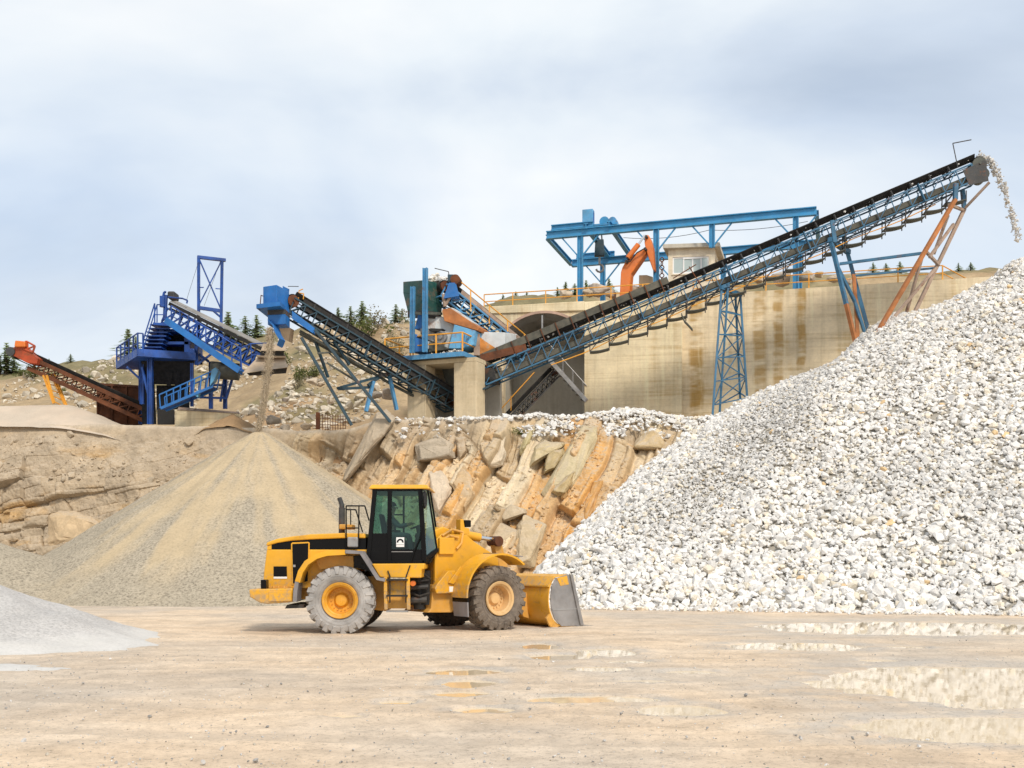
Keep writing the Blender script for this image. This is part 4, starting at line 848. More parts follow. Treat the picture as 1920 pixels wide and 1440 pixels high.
BUSHES = [(975, 806, 15, 1, None, 'bright green bush growing on top of the rock face below the tunnel'), (14, 745, 18, 1, 78, 'green bush on the slope at the far left edge'), (62, 700, 22, 0, 90, 'dark low scrub on the ridge behind the red conveyor'), (40, 704, 14, 0, 92, 'scrub between the left conifers and the red conveyor'), (705, 592, 26, 2, 92, 'broad pale scrub bush at the hilltop right of the conifers'), (690, 600, 20, 0, 90, 'olive bush in front of the hilltop clump'),
 (665, 612, 16, 0, 88, 'round olive bush below the two hilltop conifers'), (735, 612, 20, 2, 86, 'dry grey scrub left of the green hopper'), (720, 626, 16, 0, 84, 'green patch of scrub on the slope below the hilltop'), (752, 622, 16, 2, 84, 'dry bush beside the blue hopper columns'), (560, 640, 16, 0, 80, 'olive bush behind the blue conveyor head legs'), (556, 655, 15, 2, 78, 'dry bush under the blue conveyor head'), (590, 650, 14, 0, 80, 'scrub showing through the upper truss of the blue conveyor'),
 (530, 630, 18, 0, 84, 'scrub behind the blue chute'), (950, 578, 10, 0, 88, 'low scrub at the left end of the wall top'), (1020, 566, 10, 0, 88, 'low dark scrub above the arch crown'), (1400, 522, 14, 0, 84, 'reddish olive scrub right of the cabin'), (1440, 520, 12, 2, 84, 'dry scrub beyond the large pale boulder'), (1595, 520, 14, 0, 84, 'scrub beyond the blue trestle'), (1615, 514, 14, 2, 86, 'dry scrub between trestle and rusty legs'),
 (1700, 516, 12, 0, 84, 'olive bush right of the three conifers'), (1740, 518, 12, 0, 84, 'olive bush between the rusty legs'), (1765, 522, 10, 2, 82, 'dry low bush right of the rusty legs'), (120, 708, 9, 0, 84, 'small scrub on the slope left of the blue plant'), (170, 690, 9, 0, 88, 'small scrub on the ridge left of the blue plant'), (200, 700, 7, 2, 84, 'small dry scrub near the rusty bin')]
for i, (px, py, rp, k, d, lab) in enumerate(BUSHES):
    if d is None: d = 58.2; z0 = P(px, py + rp * 0.8, d).z
    X = (px - 960) * d / FOC; s = rp * d / FOC * (1.45 if 500 < px < 770 and i else 1)
    if i: z0 = float(hill_z(np.array([X]), np.array([float(d)]))[0])
    t = empty('bush', (X, d, z0), lab, 'bush', 'scrub bushes on the hillside' if i else None, rz=i * 1.7); t.scale = (s * 1.1, s * 1.1, s)
    for me, nm in ((BM[k], 'foliage'), (BS, 'stem')): o = bpy.data.objects.new(nm, me); COL.objects.link(o); o.parent = t

# ================================================================== GANTRY CRANE, CABIN, ORANGE BOOM
gA, gB = P(1025, 443, 72.0), P(1531, 391, 66.9); gB.z = gA.z = 23.65; gback = Vector((3.4, 6.6, 0))
ge = (gB - gA).normalized(); gn = Vector((-ge.y, ge.x, 0)); gback = gn * 7.2
gan = empty('gantry_crane', P(1300, 545, 70), 'blue steel gantry crane frame standing on top of the concrete wall', 'crane')
for nm, o in (('runway_beam', 0), ('runway_beam', 1)):
    m = MB(); m.ibeam(gA + gback * o, gB + gback * o, 0.36, 0.52, 0.06); m.build(nm, M_GANTRY, gan)
for e_ in (gA, gB): m = MB(); m.ibeam(e_ + gn * 0.2 - Vector((0, 0, 0.05)), e_ + gback - gn * 0.2 - Vector((0, 0, 0.05)), 0.26, 0.36, 0.05); m.build('end_beam', M_GANTRY, gan)
def gpos(px): k = (px - 960) / FOC; t = (k * gA.y - gA.x) / (ge.x - k * ge.y); return gA + ge * t
fcols = [(1088, 1), (1230.5, 1), (1335, 1), (1492, 1)]
Gl = (gB - gA).length
for row in (0, 1):
    for px, _ in fcols:
        if row == 0 and px == 1335: continue
        q = gpos(px) + gback * row; m = MB(); m.ibeam(Vector((q.x, q.y, 17.2)), q - Vector((0, 0, 0.265)), 0.30, 0.36, 0.05, up=ge); m.box((q.x - 0.3, q.y - 0.3, 17.2), (q.x + 0.3, q.y + 0.3, 17.75)); m.build('column', M_GANTRY, gan)
        for sg in (-1, 1):
            m = MB(); m.bar(q - Vector((0, 0, 1.75)), q + ge * sg * 1.25 - Vector((0, 0, 0.27)), 0.09); m.build('brace', M_GANTRY, gan)
qs = gpos(1335); m = MB(); m.ibeam(Vector((qs.x, qs.y, 21.9)), qs - Vector((0, 0, 0.265)), 0.30, 0.36, 0.05, up=ge); m.build('column', M_GANTRY, gan)
for sg in (-1, 1): m = MB(); m.bar(qs - Vector((0, 0, 1.75)), qs + ge * sg * 1.25 - Vector((0, 0, 0.27)), 0.09); m.build('brace', M_GANTRY, gan)
m = MB()
for a_, b_, sag in ((0.30, 0.62, 0.25), (0.62, 0.97, 0.2)):
    pa, pb = gA.lerp(gB, a_) - Vector((0, 0, 0.6)), gA.lerp(gB, b_) - Vector((0, 0, 0.6)); pp = [pa.lerp(pb, t) - Vector((0, 0, sag * 4 * t * (1 - t))) for t in np.linspace(0, 1, 9)]; m.path(pp, 0.018, 5)
m.build('power_cable', M_MATBLACK, gan)
br = empty('crane_bridge', gpos(1120) + Vector((0, 0, 0.3)), 'blue travelling hoist bridge with hook at the left end of the gantry', 'crane bridge')
for px in (1100, 1143):
    q = gpos(px) + Vector((0, 0, 0.34)); m = MB(); m.ibeam(q - gn * 0.25, q + gback + gn * 0.25, 0.30, 0.34, 0.05); m.build('girder', M_GANTRY, br)
for o in (0, 1):
    q0, q1 = gpos(1034) + gback * o + Vector((0, 0, 0.47)), gpos(1112) + gback * o + Vector((0, 0, 0.47)); m = MB(); m.ibeam(q0, q1, 0.3, 0.36, 0.05); m.build('end_carriage', M_GANTRY, br)
m = MB(); q = gpos(1099) + Vector((0, 0, 0.55)) + gn * 0.4; m.hexa([q + ge * x + gn * y for x, y in ((-0.36, 0), (0.36, 0), (0.36, 0.55), (-0.36, 0.55))], [q + ge * x + gn * y + Vector((0, 0, 1.1)) for x, y in ((-0.36, 0), (0.36, 0), (0.36, 0.55), (-0.36, 0.55))]); cab_ = m.build('control_box', M_LIGHTBLUE, br, bevel=0.02)
m = MB(); m.bar(q + ge * 0.375 + gn * 0.15 + Vector((0, 0, 0.25)), q + ge * 0.375 + gn * 0.15 + Vector((0, 0, 0.95)), 0.03, 0.03); m.bar(q + ge * 0.375 + gn * 0.4 + Vector((0, 0, 0.25)), q + ge * 0.375 + gn * 0.4 + Vector((0, 0, 0.95)), 0.03); m.build('conduit', M_DEEPBLUE, br)
tq = gpos(1130) + gn * 0.5 + Vector((0, 0, 0.75)); m = MB(); m.tube(tq, tq + gn * 1.2, 0.34, 14); m.build('hoist_drum', M_GANTRY, br, smoothed=True)
m = MB(); m.tube(tq + ge * 0.55, tq + ge * 0.55 + gn * 0.8, 0.27, 12); m.build('motor', M_BLUE, br, smoothed=True)
m = MB(); b0 = tq - Vector((0, 0, 0.3)); m.hexa([b0 + ge * x + gn * y for x, y in ((-0.9, -0.2), (0.9, -0.2), (0.9, 1.4), (-0.9, 1.4))], [b0 + ge * x + gn * y + Vector((0, 0, 0.12)) for x, y in ((-0.9, -0.2), (0.9, -0.2), (0.9, 1.4), (-0.9, 1.4))]); m.build('trolley_frame', M_GANTRY, br)
hk = P(1124, 470, 74.0); m = MB(); m.hexa([hk + Vector((x, y, -0.4)) for x, y in ((-0.35, -0.2), (0.35, -0.2), (0.35, 0.2), (-0.35, 0.2))], [hk + Vector((x, y, 0.75)) for x, y in ((-0.28, -0.2), (0.28, -0.2), (0.28, 0.2), (-0.28, 0.2))]); m.build('hoist_block', M_TEAL, br, bevel=0.04)
m = MB(); m.tube(hk + Vector((-0.18, 0, 0.7)), hk + Vector((-0.1, 0, 1.7)), 0.05); m.tube(hk + Vector((0.18, 0, 0.7)), hk + Vector((0.1, 0, 1.7)), 0.05)
m.build('hoist_rope', M_DARKSTEEL, br)
m = MB(); pts = [hk + Vector((0, 0, -0.4)), hk + Vector((0, 0, -0.95))] + [hk + Vector((0.02 + 0.26 * math.cos(t), 0, -1.22 + 0.26 * math.sin(t))) for t in np.linspace(1.6, -2.9, 10)]; m.path(pts, 0.075, 8); m.build('hook', M_GREYSTEEL, br)
# cabin
cb0 = P(1253, 520, 70.0); cz0, cz1 = 17.3, 22.12
cabn = empty('control_cabin', (cb0.x + 1.5, cb0.y + 1, cz0), 'small cream rendered concrete cabin under the blue gantry', 'cabin')
ca = Vector((1, -0.12, 0)).normalized(); cn = Vector((0.28, 0.96, 0)).normalized(); O = Vector((cb0.x, cb0.y, 0))
def CB(x, y, z): return O + ca * x + cn * y + Vector((0, 0, z))
def cbox(m, x0, x1, y0, y1, z0, z1): m.hexa([CB(x0, y0, z0), CB(x1, y0, z0), CB(x1, y1, z0), CB(x0, y1, z0)], [CB(x0, y0, z1), CB(x1, y0, z1), CB(x1, y1, z1), CB(x0, y1, z1)])
m = MB(); wx0, wx1, wz0, wz1 = 0.28, 2.62, 20.5, 21.62
cbox(m, 0, 3.0, 0, 0.2, cz0, wz0); cbox(m, 0, 3.0, 0, 0.2, wz1, cz1); cbox(m, 0, wx0, 0, 0.2, wz0, wz1); cbox(m, wx1, 3.0, 0, 0.2, wz0, wz1)
cbox(m, 0, 0.2, 0.2, 2.8, cz0, cz1); cbox(m, 2.8, 3.0, 0.2, 2.8, cz0, wz0); cbox(m, 2.8, 3.0, 0.2, 2.8, wz1, cz1); cbox(m, 2.8, 3.0, 0.2, 0.5, wz0, wz1); cbox(m, 2.8, 3.0, 2.3, 2.8, wz0, wz1); cbox(m, 0, 3.0, 2.8, 3.0, cz0, cz1); m.build('wall', M_CABINWALL, cabn)
m = MB(); cbox(m, -0.3, 3.35, -0.35, 3.3, cz1 + 0.003, cz1 + 0.28); m.build('roof', M_CONCGREY, cabn, bevel=0.03)
f = MB()
for x in (wx0, 0.95, 1.53, 2.08, wx1 - 0.08): cbox(f, x, x + 0.08, 0.05, 0.12, wz0, wz1)
cbox(f, wx0, wx1, 0.052, 0.118, wz0, wz0 + 0.09); cbox(f, wx0, wx1, 0.052, 0.118, wz1 - 0.09, wz1)
cbox(f, 0.95, 2.16, 0.03, 0.049, wz0 + 0.02, wz0 + 0.14); cbox(f, 0.95, 2.16, 0.03, 0.049, wz1 - 0.14, wz1 - 0.02); win = f.build('window', M_WHITE, cabn)
m = MB(); cbox(m, wx0, wx1, 0.08, 0.095, wz0, wz1); m.build('pane', M_WINDOW, win)
m = MB(); cbox(m, 2.88, 2.9, 0.5, 2.3, wz0, wz1); w2 = m.build('window', M_WINDOW, cabn)
m = MB(); cbox(m, wx0 - 0.05, wx1 + 0.05, -0.06, 0.049, wz0 - 0.07, wz0 - 0.002); m.build('window_sill', M_CABINWALL, cabn)
# orange excavator boom (rock breaker)
def Z7(x, y, d): return P(1000 + x / 4.8, 370 + y / 4.8, d)
ex = empty('rock_breaker_boom', P(1170, 556, 69), 'orange excavator boom folded upright behind the yellow railing', 'excavator boom')
dB = 69.2; th_ = Vector((0.25, 0.75, 0))
low = [(775, 900), (787, 672), (800, 630), (832, 572), (1000, 452), (1012, 500), (935, 610), (880, 690), (862, 900)]
m = MB(); m.prism([Z7(x, y, dB) for x, y in low], th_); m.build('boom', M_ORANGE, ex, bevel=0.05)
stk = [(998, 345), (1012, 330), (1030, 330), (1052, 370), (1072, 440), (1088, 650), (1072, 650), (1040, 560), (1005, 455), (995, 400)]
m = MB(); m.prism([Z7(x, y, dB - 0.1) + Vector((0.05, 0.15, 0)) for x, y in stk], th_ * 0.8); m.build('stick', M_ORANGE, ex, bevel=0.05)
m = MB(); m.tube(Z7(850, 545, dB - 0.25), Z7(945, 425, dB - 0.25), 0.17, 12); m.build('cylinder', M_ORANGE, ex, smoothed=True)
m = MB(); m.tube(Z7(945, 425, dB - 0.25), Z7(1003, 342, dB - 0.25), 0.075, 10); m.build('piston_rod', M_CHROME, ex, smoothed=True)
m = MB(); m.path([Z7(835, 570, dB - 0.3), Z7(870, 580, dB - 0.3), Z7(930, 500, dB - 0.3), Z7(1000, 460, dB - 0.3)], 0.04, 6); m.build('hydraulic_hose', M_MATBLACK, ex)
for x, y in ((1012, 350), (1005, 460), (835, 575), (850, 545)): q = Z7(x, y, dB - 0.3); m = MB(); m.tube(q, q + Vector((0.35, 1.05, 0)), 0.09, 10); m.build('pivot_pin', M_DARKSTEEL, ex, smoothed=True)
m = MB(); m.prism([Z7(x, y, dB - 0.15) for x, y in ((755, 1010), (880, 1010), (862, 880), (775, 880))], Vector((0.35, 1.0, 0))); m.build('base', M_ORANGE, ex, bevel=0.04)
m = MB(); m.prism([Z7(x, y, 70.5) for x, y in ((950, 1000), (1075, 1000), (1075, 715), (1020, 698), (950, 700))], Vector((0.3, 1.2, 0))); tag(m.build('concrete_plinth', M_CONCPLAIN, bevel=0.03), 'grey concrete plinth between the orange boom and the gantry column', 'plinth')
m = MB(); q = Z7(1157, 560, 69.4)
for k in range(9): a_ = q - Vector((0, 0, 0.26 * k)); m.lathe([(0.13, -0.035), (0.17, 0.0), (0.13, 0.035), (0.10, 0.0)], a_, (1, 0.3, 0) if k % 2 else (0.2, 1, 0), 10, True)
tag(m.build('hanging_chain', M_RUST), 'rusty chain hanging beside the gantry column next to the cabin', 'chain')
# ================================================================== CONVEYORS
def copy_mesh(o, name, loc, parent, rot=None):
    c = o.copy(); COL.objects.link(c); c.name = name; c.parent = parent; c.location = Vector(loc)
    if rot is not None: c.rotation_euler = rot
    return c
class Frame:
    """a straight conveyor: t metres along from tail to head, s sideways (positive away from the camera), h up from the top chord"""
    def __init__(s, A, B, width):
        s.A, s.B = Vector(A), Vector(B); s.d = (s.B - s.A).normalized(); s.len = (s.B - s.A).length
        up = Vector((0, 0, 1)); s.side = s.d.cross(up).normalized()
        if s.side.y < 0: s.side = -s.side
        s.up = (s.side.cross(s.d)).normalized()
        if s.up.z < 0: s.up = -s.up
        s.w = width
    def __call__(s, t, y, h): return s.A + s.d * t + s.side * y + s.up * h
def lattice(F, root, mat, depth, n, t0=0.0, t1=None, chord=0.10, web=0.06, first=0, heavy=(), heavy_mat=None, far_web=True):
    t1 = F.len if t1 is None else t1
    for y in (0, F.w):
        for h in (0, -depth): m = MB(); m.bar(F(t0, y, h), F(t1, y, h), chord, chord, F.up); m.build('chord', mat, root)
    for y in (0, F.w):
        m = MB()
        for i in range(n + 1):
            t = t0 + (t1 - t0) * i / n; m.bar(F(t, y, -chord / 2), F(t, y, -depth + chord / 2), web, web, F.side)
            if i < n and (y == 0 or far_web):
                ta, tb = t, t0 + (t1 - t0) * (i + 1) / n
                if first == 0: m.bar(F(ta, y, -depth + chord / 2), F(tb, y, -chord / 2), web, web, F.side)
                else: m.bar(F(ta, y, -chord / 2), F(tb, y, -depth + chord / 2), web, web, F.side)
        if y and not far_web: m.bar(F(t0, y, -depth / 2), F(t1, y, -depth / 2), web * 0.8, web * 0.8, F.up)
        m.build('lattice_web', mat, root)
    m = MB()
    for i in range(n + 1): t = t0 + (t1 - t0) * i / n; m.bar(F(t, 0.0, 0.02), F(t, F.w, 0.02), web, web, F.up)
    m.bar(F(t0, F.w / 2, 0.02), F(t1, F.w / 2, 0.02), web * 0.9, web * 0.9, F.up); m.build('cross_lattice', mat, root); m = MB()
    for i in range(n + 1):
        t = t0 + (t1 - t0) * i / n
        m.bar(F(t, 0.0, -depth), F(t, F.w, -depth), web, web, F.up)
        if i < n: m.bar(F(t, 0.05, -depth), F(t0 + (t1 - t0) * (i + 1) / n, F.w - 0.05, -depth), web * 0.8, web * 0.8, F.up)
    m.build('cross_lattice', mat, root)
    for t in heavy:
        m = MB(); m.bar(F(t, -0.07, 0.12), F(t, -0.07, -depth - 0.05), 0.26, 0.05, F.d); m.build('gusset_plate', heavy_mat or mat, root)
def belt(F, root, rise, ret, mat, top_mat=None, t0=0.0, t1=None, head_r=0.28, sag=0.0):
    t1 = F.len if t1 is None else t1; w = F.w; e = 0.12; th = 0.035
    m = MB(); prof = [(e, rise + 0.20), (w * 0.3, rise), (w * 0.7, rise), (w - e, rise + 0.20)]
    m.strip([F(t0, y, h) for y, h in prof], [F(t1, y, h) for y, h in prof], F.up * th)
    # round the head and back along the return run
    c = F(t1, 0, rise - head_r); pts = [(math.pi / 2 - k * math.pi / 10) for k in range(11)]
    a = [c + F.d * (head_r * math.cos(x)) + F.up * (head_r * math.sin(x)) + F.side * e for x in pts]; b = [p + F.side * (w - 2 * e) for p in a]; m.strip(a, b, F.side * 0 + F.up * th)
    ns = 14; a = [F(t1 - (t1 - t0) * k / ns, e, ret - sag * abs(math.sin(k * math.pi / 2))) for k in range(ns + 1)]; m.strip(a, [p + F.side * (w - 2 * e) for p in a], -F.up * th)
    m.build('belt', mat, root)
    for t, r_, nm in ((t1, head_r - 0.04, 'head_drum'), (t0, head_r - 0.06, 'tail_drum')):
        m = MB(); q = F(t, 0.02, rise - head_r); m.tube(q, q + F.side * (w - 0.04), r_, 16); m.tube(q - F.side * 0.12, q + F.side * (w + 0.12), 0.06, 8); m.build(nm, M_RUST if F.w < 1 else M_GUARD, root, smoothed=True)
def idlers(F, root, rise, step, mat, t0=0.5, t1=None):
    t1 = F.len - 0.5 if t1 is None else t1; n = int((t1 - t0) / step); src = None
    base = F(t0, 0, 0)
    for i in range(n + 1):
        q = F(t0 + i * step, 0, 0)
        if src is None:
            m = MB(); f = lambda y, h: q + F.side * y + F.up * h
            m.tube(f(0.1, rise + 0.10), f(F.w * 0.32, rise - 0.08), 0.055, 8); m.tube(f(F.w * 0.32, rise - 0.08), f(F.w * 0.68, rise - 0.08), 0.055, 8); m.tube(f(F.w * 0.68, rise - 0.08), f(F.w - 0.1, rise + 0.10), 0.055, 8)
            m.bar(f(0.0, 0.05), f(0.06, rise + 0.14), 0.07, 0.05); m.bar(f(F.w, 0.05), f(F.w - 0.06, rise + 0.14), 0.07, 0.05); m.bar(f(0, 0.06), f(F.w, 0.06), 0.07, 0.05)
            src = m.build('idler', mat, root); q0 = q
        else: copy_mesh(src, 'idler', q - q0, root)

# ---- the long stacking conveyor
F1 = Frame(P(900, 694, 61.6), P(1832, 303, 59.4), 1.15)
c1 = empty('stacker_conveyor', P(1370, 760, 60), 'long blue lattice conveyor climbing right to the peak of the gravel pile', 'conveyor')
lattice(F1, c1, M_TRUSS, 0.92, 31, 0, F1.len - 0.3, 0.08, 0.045, far_web=False, heavy=[F1.len * k for k in (0.175, 0.325, 0.505, 0.66, 0.885)])
belt(F1, c1, 0.26, -0.50, M_RUBBER, t0=0.0, t1=F1.len + 0.1, head_r=0.42)
m = MB(); m.hexa([F1(0.3, 0.10, -0.80), F1(0.3, 0.10, -0.52), F1(0.3, 1.05, -0.52), F1(0.3, 1.05, -0.80)], [F1(F1.len - 0.4, 0.10, -0.80), F1(F1.len - 0.4, 0.10, -0.52), F1(F1.len - 0.4, 1.05, -0.52), F1(F1.len - 0.4, 1.05, -0.80)]); m.build('return_belt_guard', paint('olive grey belt', (0.075, 0.075, 0.06), 0.85, 0.4, 0.7, dust=0.35), c1)
idlers(F1, c1, 0.24, 1.12, M_DARKSTEEL)
m = MB(); a0, a1 = F1.len * 0.0, F1.len * 0.395
m.strip([F1(a0, -0.02, 0.42), F1(a0, -0.02, 0.86)], [F1(a1, -0.02, 0.42), F1(a1, -0.02, 0.80)], F1.side * 0.03); m.build('skirt_board', MATS['olive grey belt'], c1)
m = MB(); m.strip([F1(a0, F1.w, 0.42), F1(a0, F1.w, 0.86)], [F1(a1, F1.w, 0.42), F1(a1, F1.w, 0.80)], F1.side * 0.03); m.build('skirt_board', MATS['olive grey belt'], c1)
for k in range(13): t = a0 + (a1 - a0) * (k + 0.5) / 13; m = MB(); m.bar(F1(t, -0.06, 0.02), F1(t, -0.06, 0.84), 0.09, 0.05, F1.d); m.build('skirt_rib', M_RUST, c1)
# walkway under it: hung trays, cable pipe, rail
tr_src = None
for k in range(19):
    t = F1.len * (0.215 + 0.0395 * k); q = F1(t, -0.15, -0.92)
    if tr_src is None:
        m = MB(); ex_ = Vector((0.96, -0.03, 0.16)).normalized(); pts = [q + Vector((0, 0, -0.62)) + ex_ * (1.12 * u) - Vector((0, 0, 0.05 * math.sin(math.pi * u))) for u in np.linspace(0, 1, 7)]
        m.strip(pts, [p + F1.side * 0.75 for p in pts], Vector((0, 0, 0.05))); tr_src = m.build('walkway_tray', M_GUARD, c1); q0 = q; ax_ = pts
        m = MB()
        for y in (0.02,): m.bar(pts[-1] + F1.side * y + Vector((0, 0, -0.12)), pts[-1] + F1.side * y + Vector((0.0, 0, 0.5)), 0.05); m.bar(pts[0] + F1.side * y, q + F1.side * y + Vector((0.0, 0, 0.0)), 0.05); m.bar(pts[0] + F1.side * y, q + F1.side * y + F1.d * 0.8 + Vector((0, 0, 0.02)), 0.045)
        hg_src = m.build('hanger', M_DARKSTEEL, c1)
    else: copy_mesh(tr_src, 'walkway_tray', q - q0, c1, (0, 0.05 * math.sin(k * 2.1), 0)) if False else copy_mesh(tr_src, 'walkway_tray', q - q0, c1); copy_mesh(hg_src, 'hanger', q - q0, c1); copy_mesh(hg_src, 'hanger', q - q0 + F1.side * 0.71, c1)
m = MB(); m.path([F1(F1.len * u, -0.12, -1.38 - 0.05 * math.sin(u * 40)) for u in np.linspace(0.13, 0.90, 25)], 0.03, 6); m.build('pipe', M_RAIL, c1)
m = MB(); m.path([F1(F1.len * u, -0.20, -1.18 - 0.10 * abs(math.sin(u * 44))) for u in np.linspace(0.20, 0.93, 60)], 0.028, 6); m.build('cable', M_MATBLACK, c1)
# head end
h1 = F1.len
m = MB(); m.strip([F1(h1 - 0.9, -0.05, -0.15), F1(h1 - 0.9, -0.05, -1.05)], [F1(h1 + 0.45, -0.05, -0.1), F1(h1 + 0.15, -0.05, -1.25)], F1.side * 0.04); m.build('head_plate', M_DARKSTEEL, c1)
m = MB(); q = F1(h1 + 0.1, 0.05, -0.75); m.tube(q, q + F1.side * 1.0, 0.33, 14); m.build('snub_drum', M_GUARD, c1, smoothed=True)
m = MB(); q = F1(h1 - 1.1, -0.05, 0.1); m.path([q, q + Vector((-0.28, 0, 1.35)), q + Vector((0.75, 0, 1.55))], 0.03, 6); m.build('lamp_bracket', M_DARKSTEEL, c1)
m = MB(); m.path([P(1300, 545, 60.6), P(1318, 541, 60.6), P(1292, 500, 60.6)], 0.03); m.tube(P(1262, 522, 60.5), P(1305, 496, 60.5), 0.03); m.build('loose_rod', M_RUST, c1)
m = MB(); pts = [P(1277, 588, 60.2), P(1283, 602, 60.2), P(1290, 609, 60.2), P(1298, 618, 60.2)]; m.strip(pts, [p + Vector((0.1, 0.6, 0.02)) for p in pts], (0.03, 0, 0.05)); m.build('bent_tray', M_GUARD, c1)
# lattice tower
def TW(x, y, d): return P(1280 + x / 4, 440 + y / 4, d)
tower = MB(); legs = [(TW(292, 400, 60.3), TW(226, 1330, 59.5)), (TW(340, 400, 60.3), TW(278, 1320, 60.6)), (TW(395, 440, 61.2), TW(432, 1230, 62.3)), (TW(432, 450, 61.0), TW(487, 1270, 61.0))]
for a, b in legs: m = MB(); m.bar(a, b + (b - a).normalized() * 0.6, 0.11); m.build('tower_leg', M_TRUSS, c1)
m = MB()
for i, j in ((0, 1), (1, 2), (2, 3), (3, 0)):
    for k in range(6):
        f = k / 5.3; g_ = (k + 1) / 5.3; a, b = legs[i][0].lerp(legs[i][1], f), legs[j][0].lerp(legs[j][1], f); m.bar(a, b, 0.065)
        if k < 5: m.bar(a, legs[j][0].lerp(legs[j][1], g_), 0.05) if (i + k) % 2 else m.bar(b, legs[i][0].lerp(legs[i][1], g_), 0.05)
m.build('tower_lattice', M_TRUSS, c1)
m = MB(); m.bar(TW(285, 395, 60.2), TW(440, 452, 61.2), 0.18, 0.22); m.bar(TW(300, 392, 60.9), TW(345, 380, 60.2), 0.16, 0.2); m.bar(TW(318, 400, 60.3), TW(312, 375, 60.3), 0.2); m.build('tower_head', M_TRUSS, c1)
# blue trestle and rusty prop
def T8(x, y, d): return P(1380 + x / 3.5556, 260 + y / 3.5556, d)
m = MB(); a1_, a2_ = T8(632, 680, 59.9), T8(742, 755, 61.3); b1_, b2_ = T8(822, 1460, 58.4), T8(915, 1400, 61.0)
for a, b in ((a1_, b1_), (a2_, b2_)):
    k = a.lerp(b, 0.55); m = MB(); m.bar(a, k, 0.20, 0.20); m.build('trestle_leg', M_TRUSS, c1); m = MB(); m.bar(k, b, 0.20, 0.20); m.build('trestle_leg', M_RUSTLEG if a is a1_ else M_TRUSS, c1)
m = MB(); m.bar(a1_.lerp(b1_, 0.22), T8(792, 1085, 60.2), 0.16); m.bar(T8(792, 1085, 60.2), T8(885, 1380, 60.3), 0.15); m.build('trestle_brace', M_TRUSS, c1)
m = MB(); m.bar(T8(785, 905, 60.8), T8(818, 1400, 60.0), 0.20, 0.10); m.build('trestle_brace', M_RUSTLEG, c1)
m = MB(); m.bar(T8(625, 672, 59.8), T8(752, 758, 61.4), 0.26, 0.26); m.bar(T8(660, 690, 59.8), T8(640, 545, 59.8), 0.22, 0.12); m.bar(T8(740, 750, 61.2), T8(720, 640, 61.2), 0.2, 0.12); m.build('trestle_head', M_TRUSS, c1)
R1a, R1b, R2a, R2b = T8(1462, 405, 58.9), T8(915, 1340, 57.2), T8(1522, 470, 60.2), T8(1140, 1265, 59.6)
m = MB(); m.bar(R1a, R1b, 0.21, 0.20); m.build('prop_leg', M_RUSTLEG, c1)
m = MB(); m.bar(R2a, R2b, 0.19, 0.18); m.build('prop_leg', paint('faded primer steel', (0.36, 0.26, 0.20), 0.8, 0.3, 1.0, rust=0.3, dust=0.4), c1)
M_PRIMER = MATS['faded primer steel']
m = MB()
for (x0, y0, d0), (x1, y1, d1) in (((1345, 845, 59.9), (985, 1270, 57.6)), ((1415, 510, 59.1), (1318, 770, 59.6)), ((1450, 570, 59.9), (1290, 790, 58.4)), ((1240, 790, 58.4), (1118, 1225, 59.5)), ((1268, 755, 58.4), (1352, 842, 59.9)), ((1420, 440, 59.0), (1520, 478, 60.2))): m.bar(T8(x0, y0, d0), T8(x1, y1, d1), 0.14)
m.build('prop_brace', M_PRIMER, c1)
m = MB(); m.bar(T8(690, 835, 59.6), T8(1255, 762, 58.4), 0.14); m.bar(T8(785, 915, 60.8), T8(1330, 862, 59.9), 0.10); m.build('tie_beam', M_TRUSS, c1)
m = MB(); m.bar(T8(1690, 290, 59.2), T8(1528, 462, 60.0), 0.12); m.build('head_strut', M_PRIMER, c1)
m = MB(); m.bar(R1a, T8(1465, 300, 58.9), 0.22); m.bar(R2a, T8(1510, 345, 60.2), 0.2); m.build('prop_head', M_TRUSS, c1)
# tail end box at the pillar
m = MB(); m.hexa([P(898, 690, 61.3), P(925, 690, 61.3), P(940, 705, 63), P(905, 705, 63)], [P(905, 712, 61.6), P(930, 712, 61.6), P(938, 722, 62.6), P(908, 722, 62.6)]); m.build('tail_guard', M_DARKSTEEL, c1)
m = MB(); m.strip([P(893, 716, 61.0), P(905, 728, 61.0), P(918, 722, 61.0)], [P(896, 716, 62.2), P(908, 730, 62.2), P(920, 724, 62.2)], (0, 0, -0.1)); m.build('spill_flap', M_TEAL, c1)

# stone pouring off the head
g_ = np.random.default_rng(60); n = 620; tt_ = np.sort(g_.uniform(0, 1, n)) ** 0.75
h0 = F1(h1 + 0.35, 0.55, 0.35); T = tt_ * 1.0
end = Vector((APEX.x - 0.55, APEX.y - 0.2, APEX.z + 0.1)); zdrop = h0.z - end.z; tm = math.sqrt(2 * (zdrop + 0.3) / 9.8); vx = (end.x - h0.x) / tm
px_ = h0.x + vx * T * tm + g_.normal(0, 0.07, n); py_ = h0.y + (end.y - h0.y) * T + g_.normal(0, 0.16, n); pz_ = h0.z + 0.5 * T * tm - 0.5 * 9.8 * (T * tm) ** 2 + g_.normal(0, 0.10, n)
tag(scatter('falling_stone', np.stack([px_, py_, np.maximum(pz_, end.z - 0.3)], -1), np.clip(g_.lognormal(math.log(0.055), 0.5, n), 0.02, 0.15), stone_tints(n, 61) * 0.85, M_STONE), 'stream of stones tumbling off the long conveyor head', 'falling stone', kind='stuff')
n = 260; t_ = g_.uniform(0.0, F1.len, n); q = np.array([F1(t, y, 0.34) for t, y in zip(t_, g_.uniform(0.25, 0.9, n))])
tag(scatter('carried_stone', q, np.clip(g_.lognormal(math.log(0.09), 0.3, n), 0.05, 0.16), stone_tints(n, 62) * 0.9, M_STONE), 'broken stone riding up on the long conveyor belt', 'carried stone', kind='stuff')

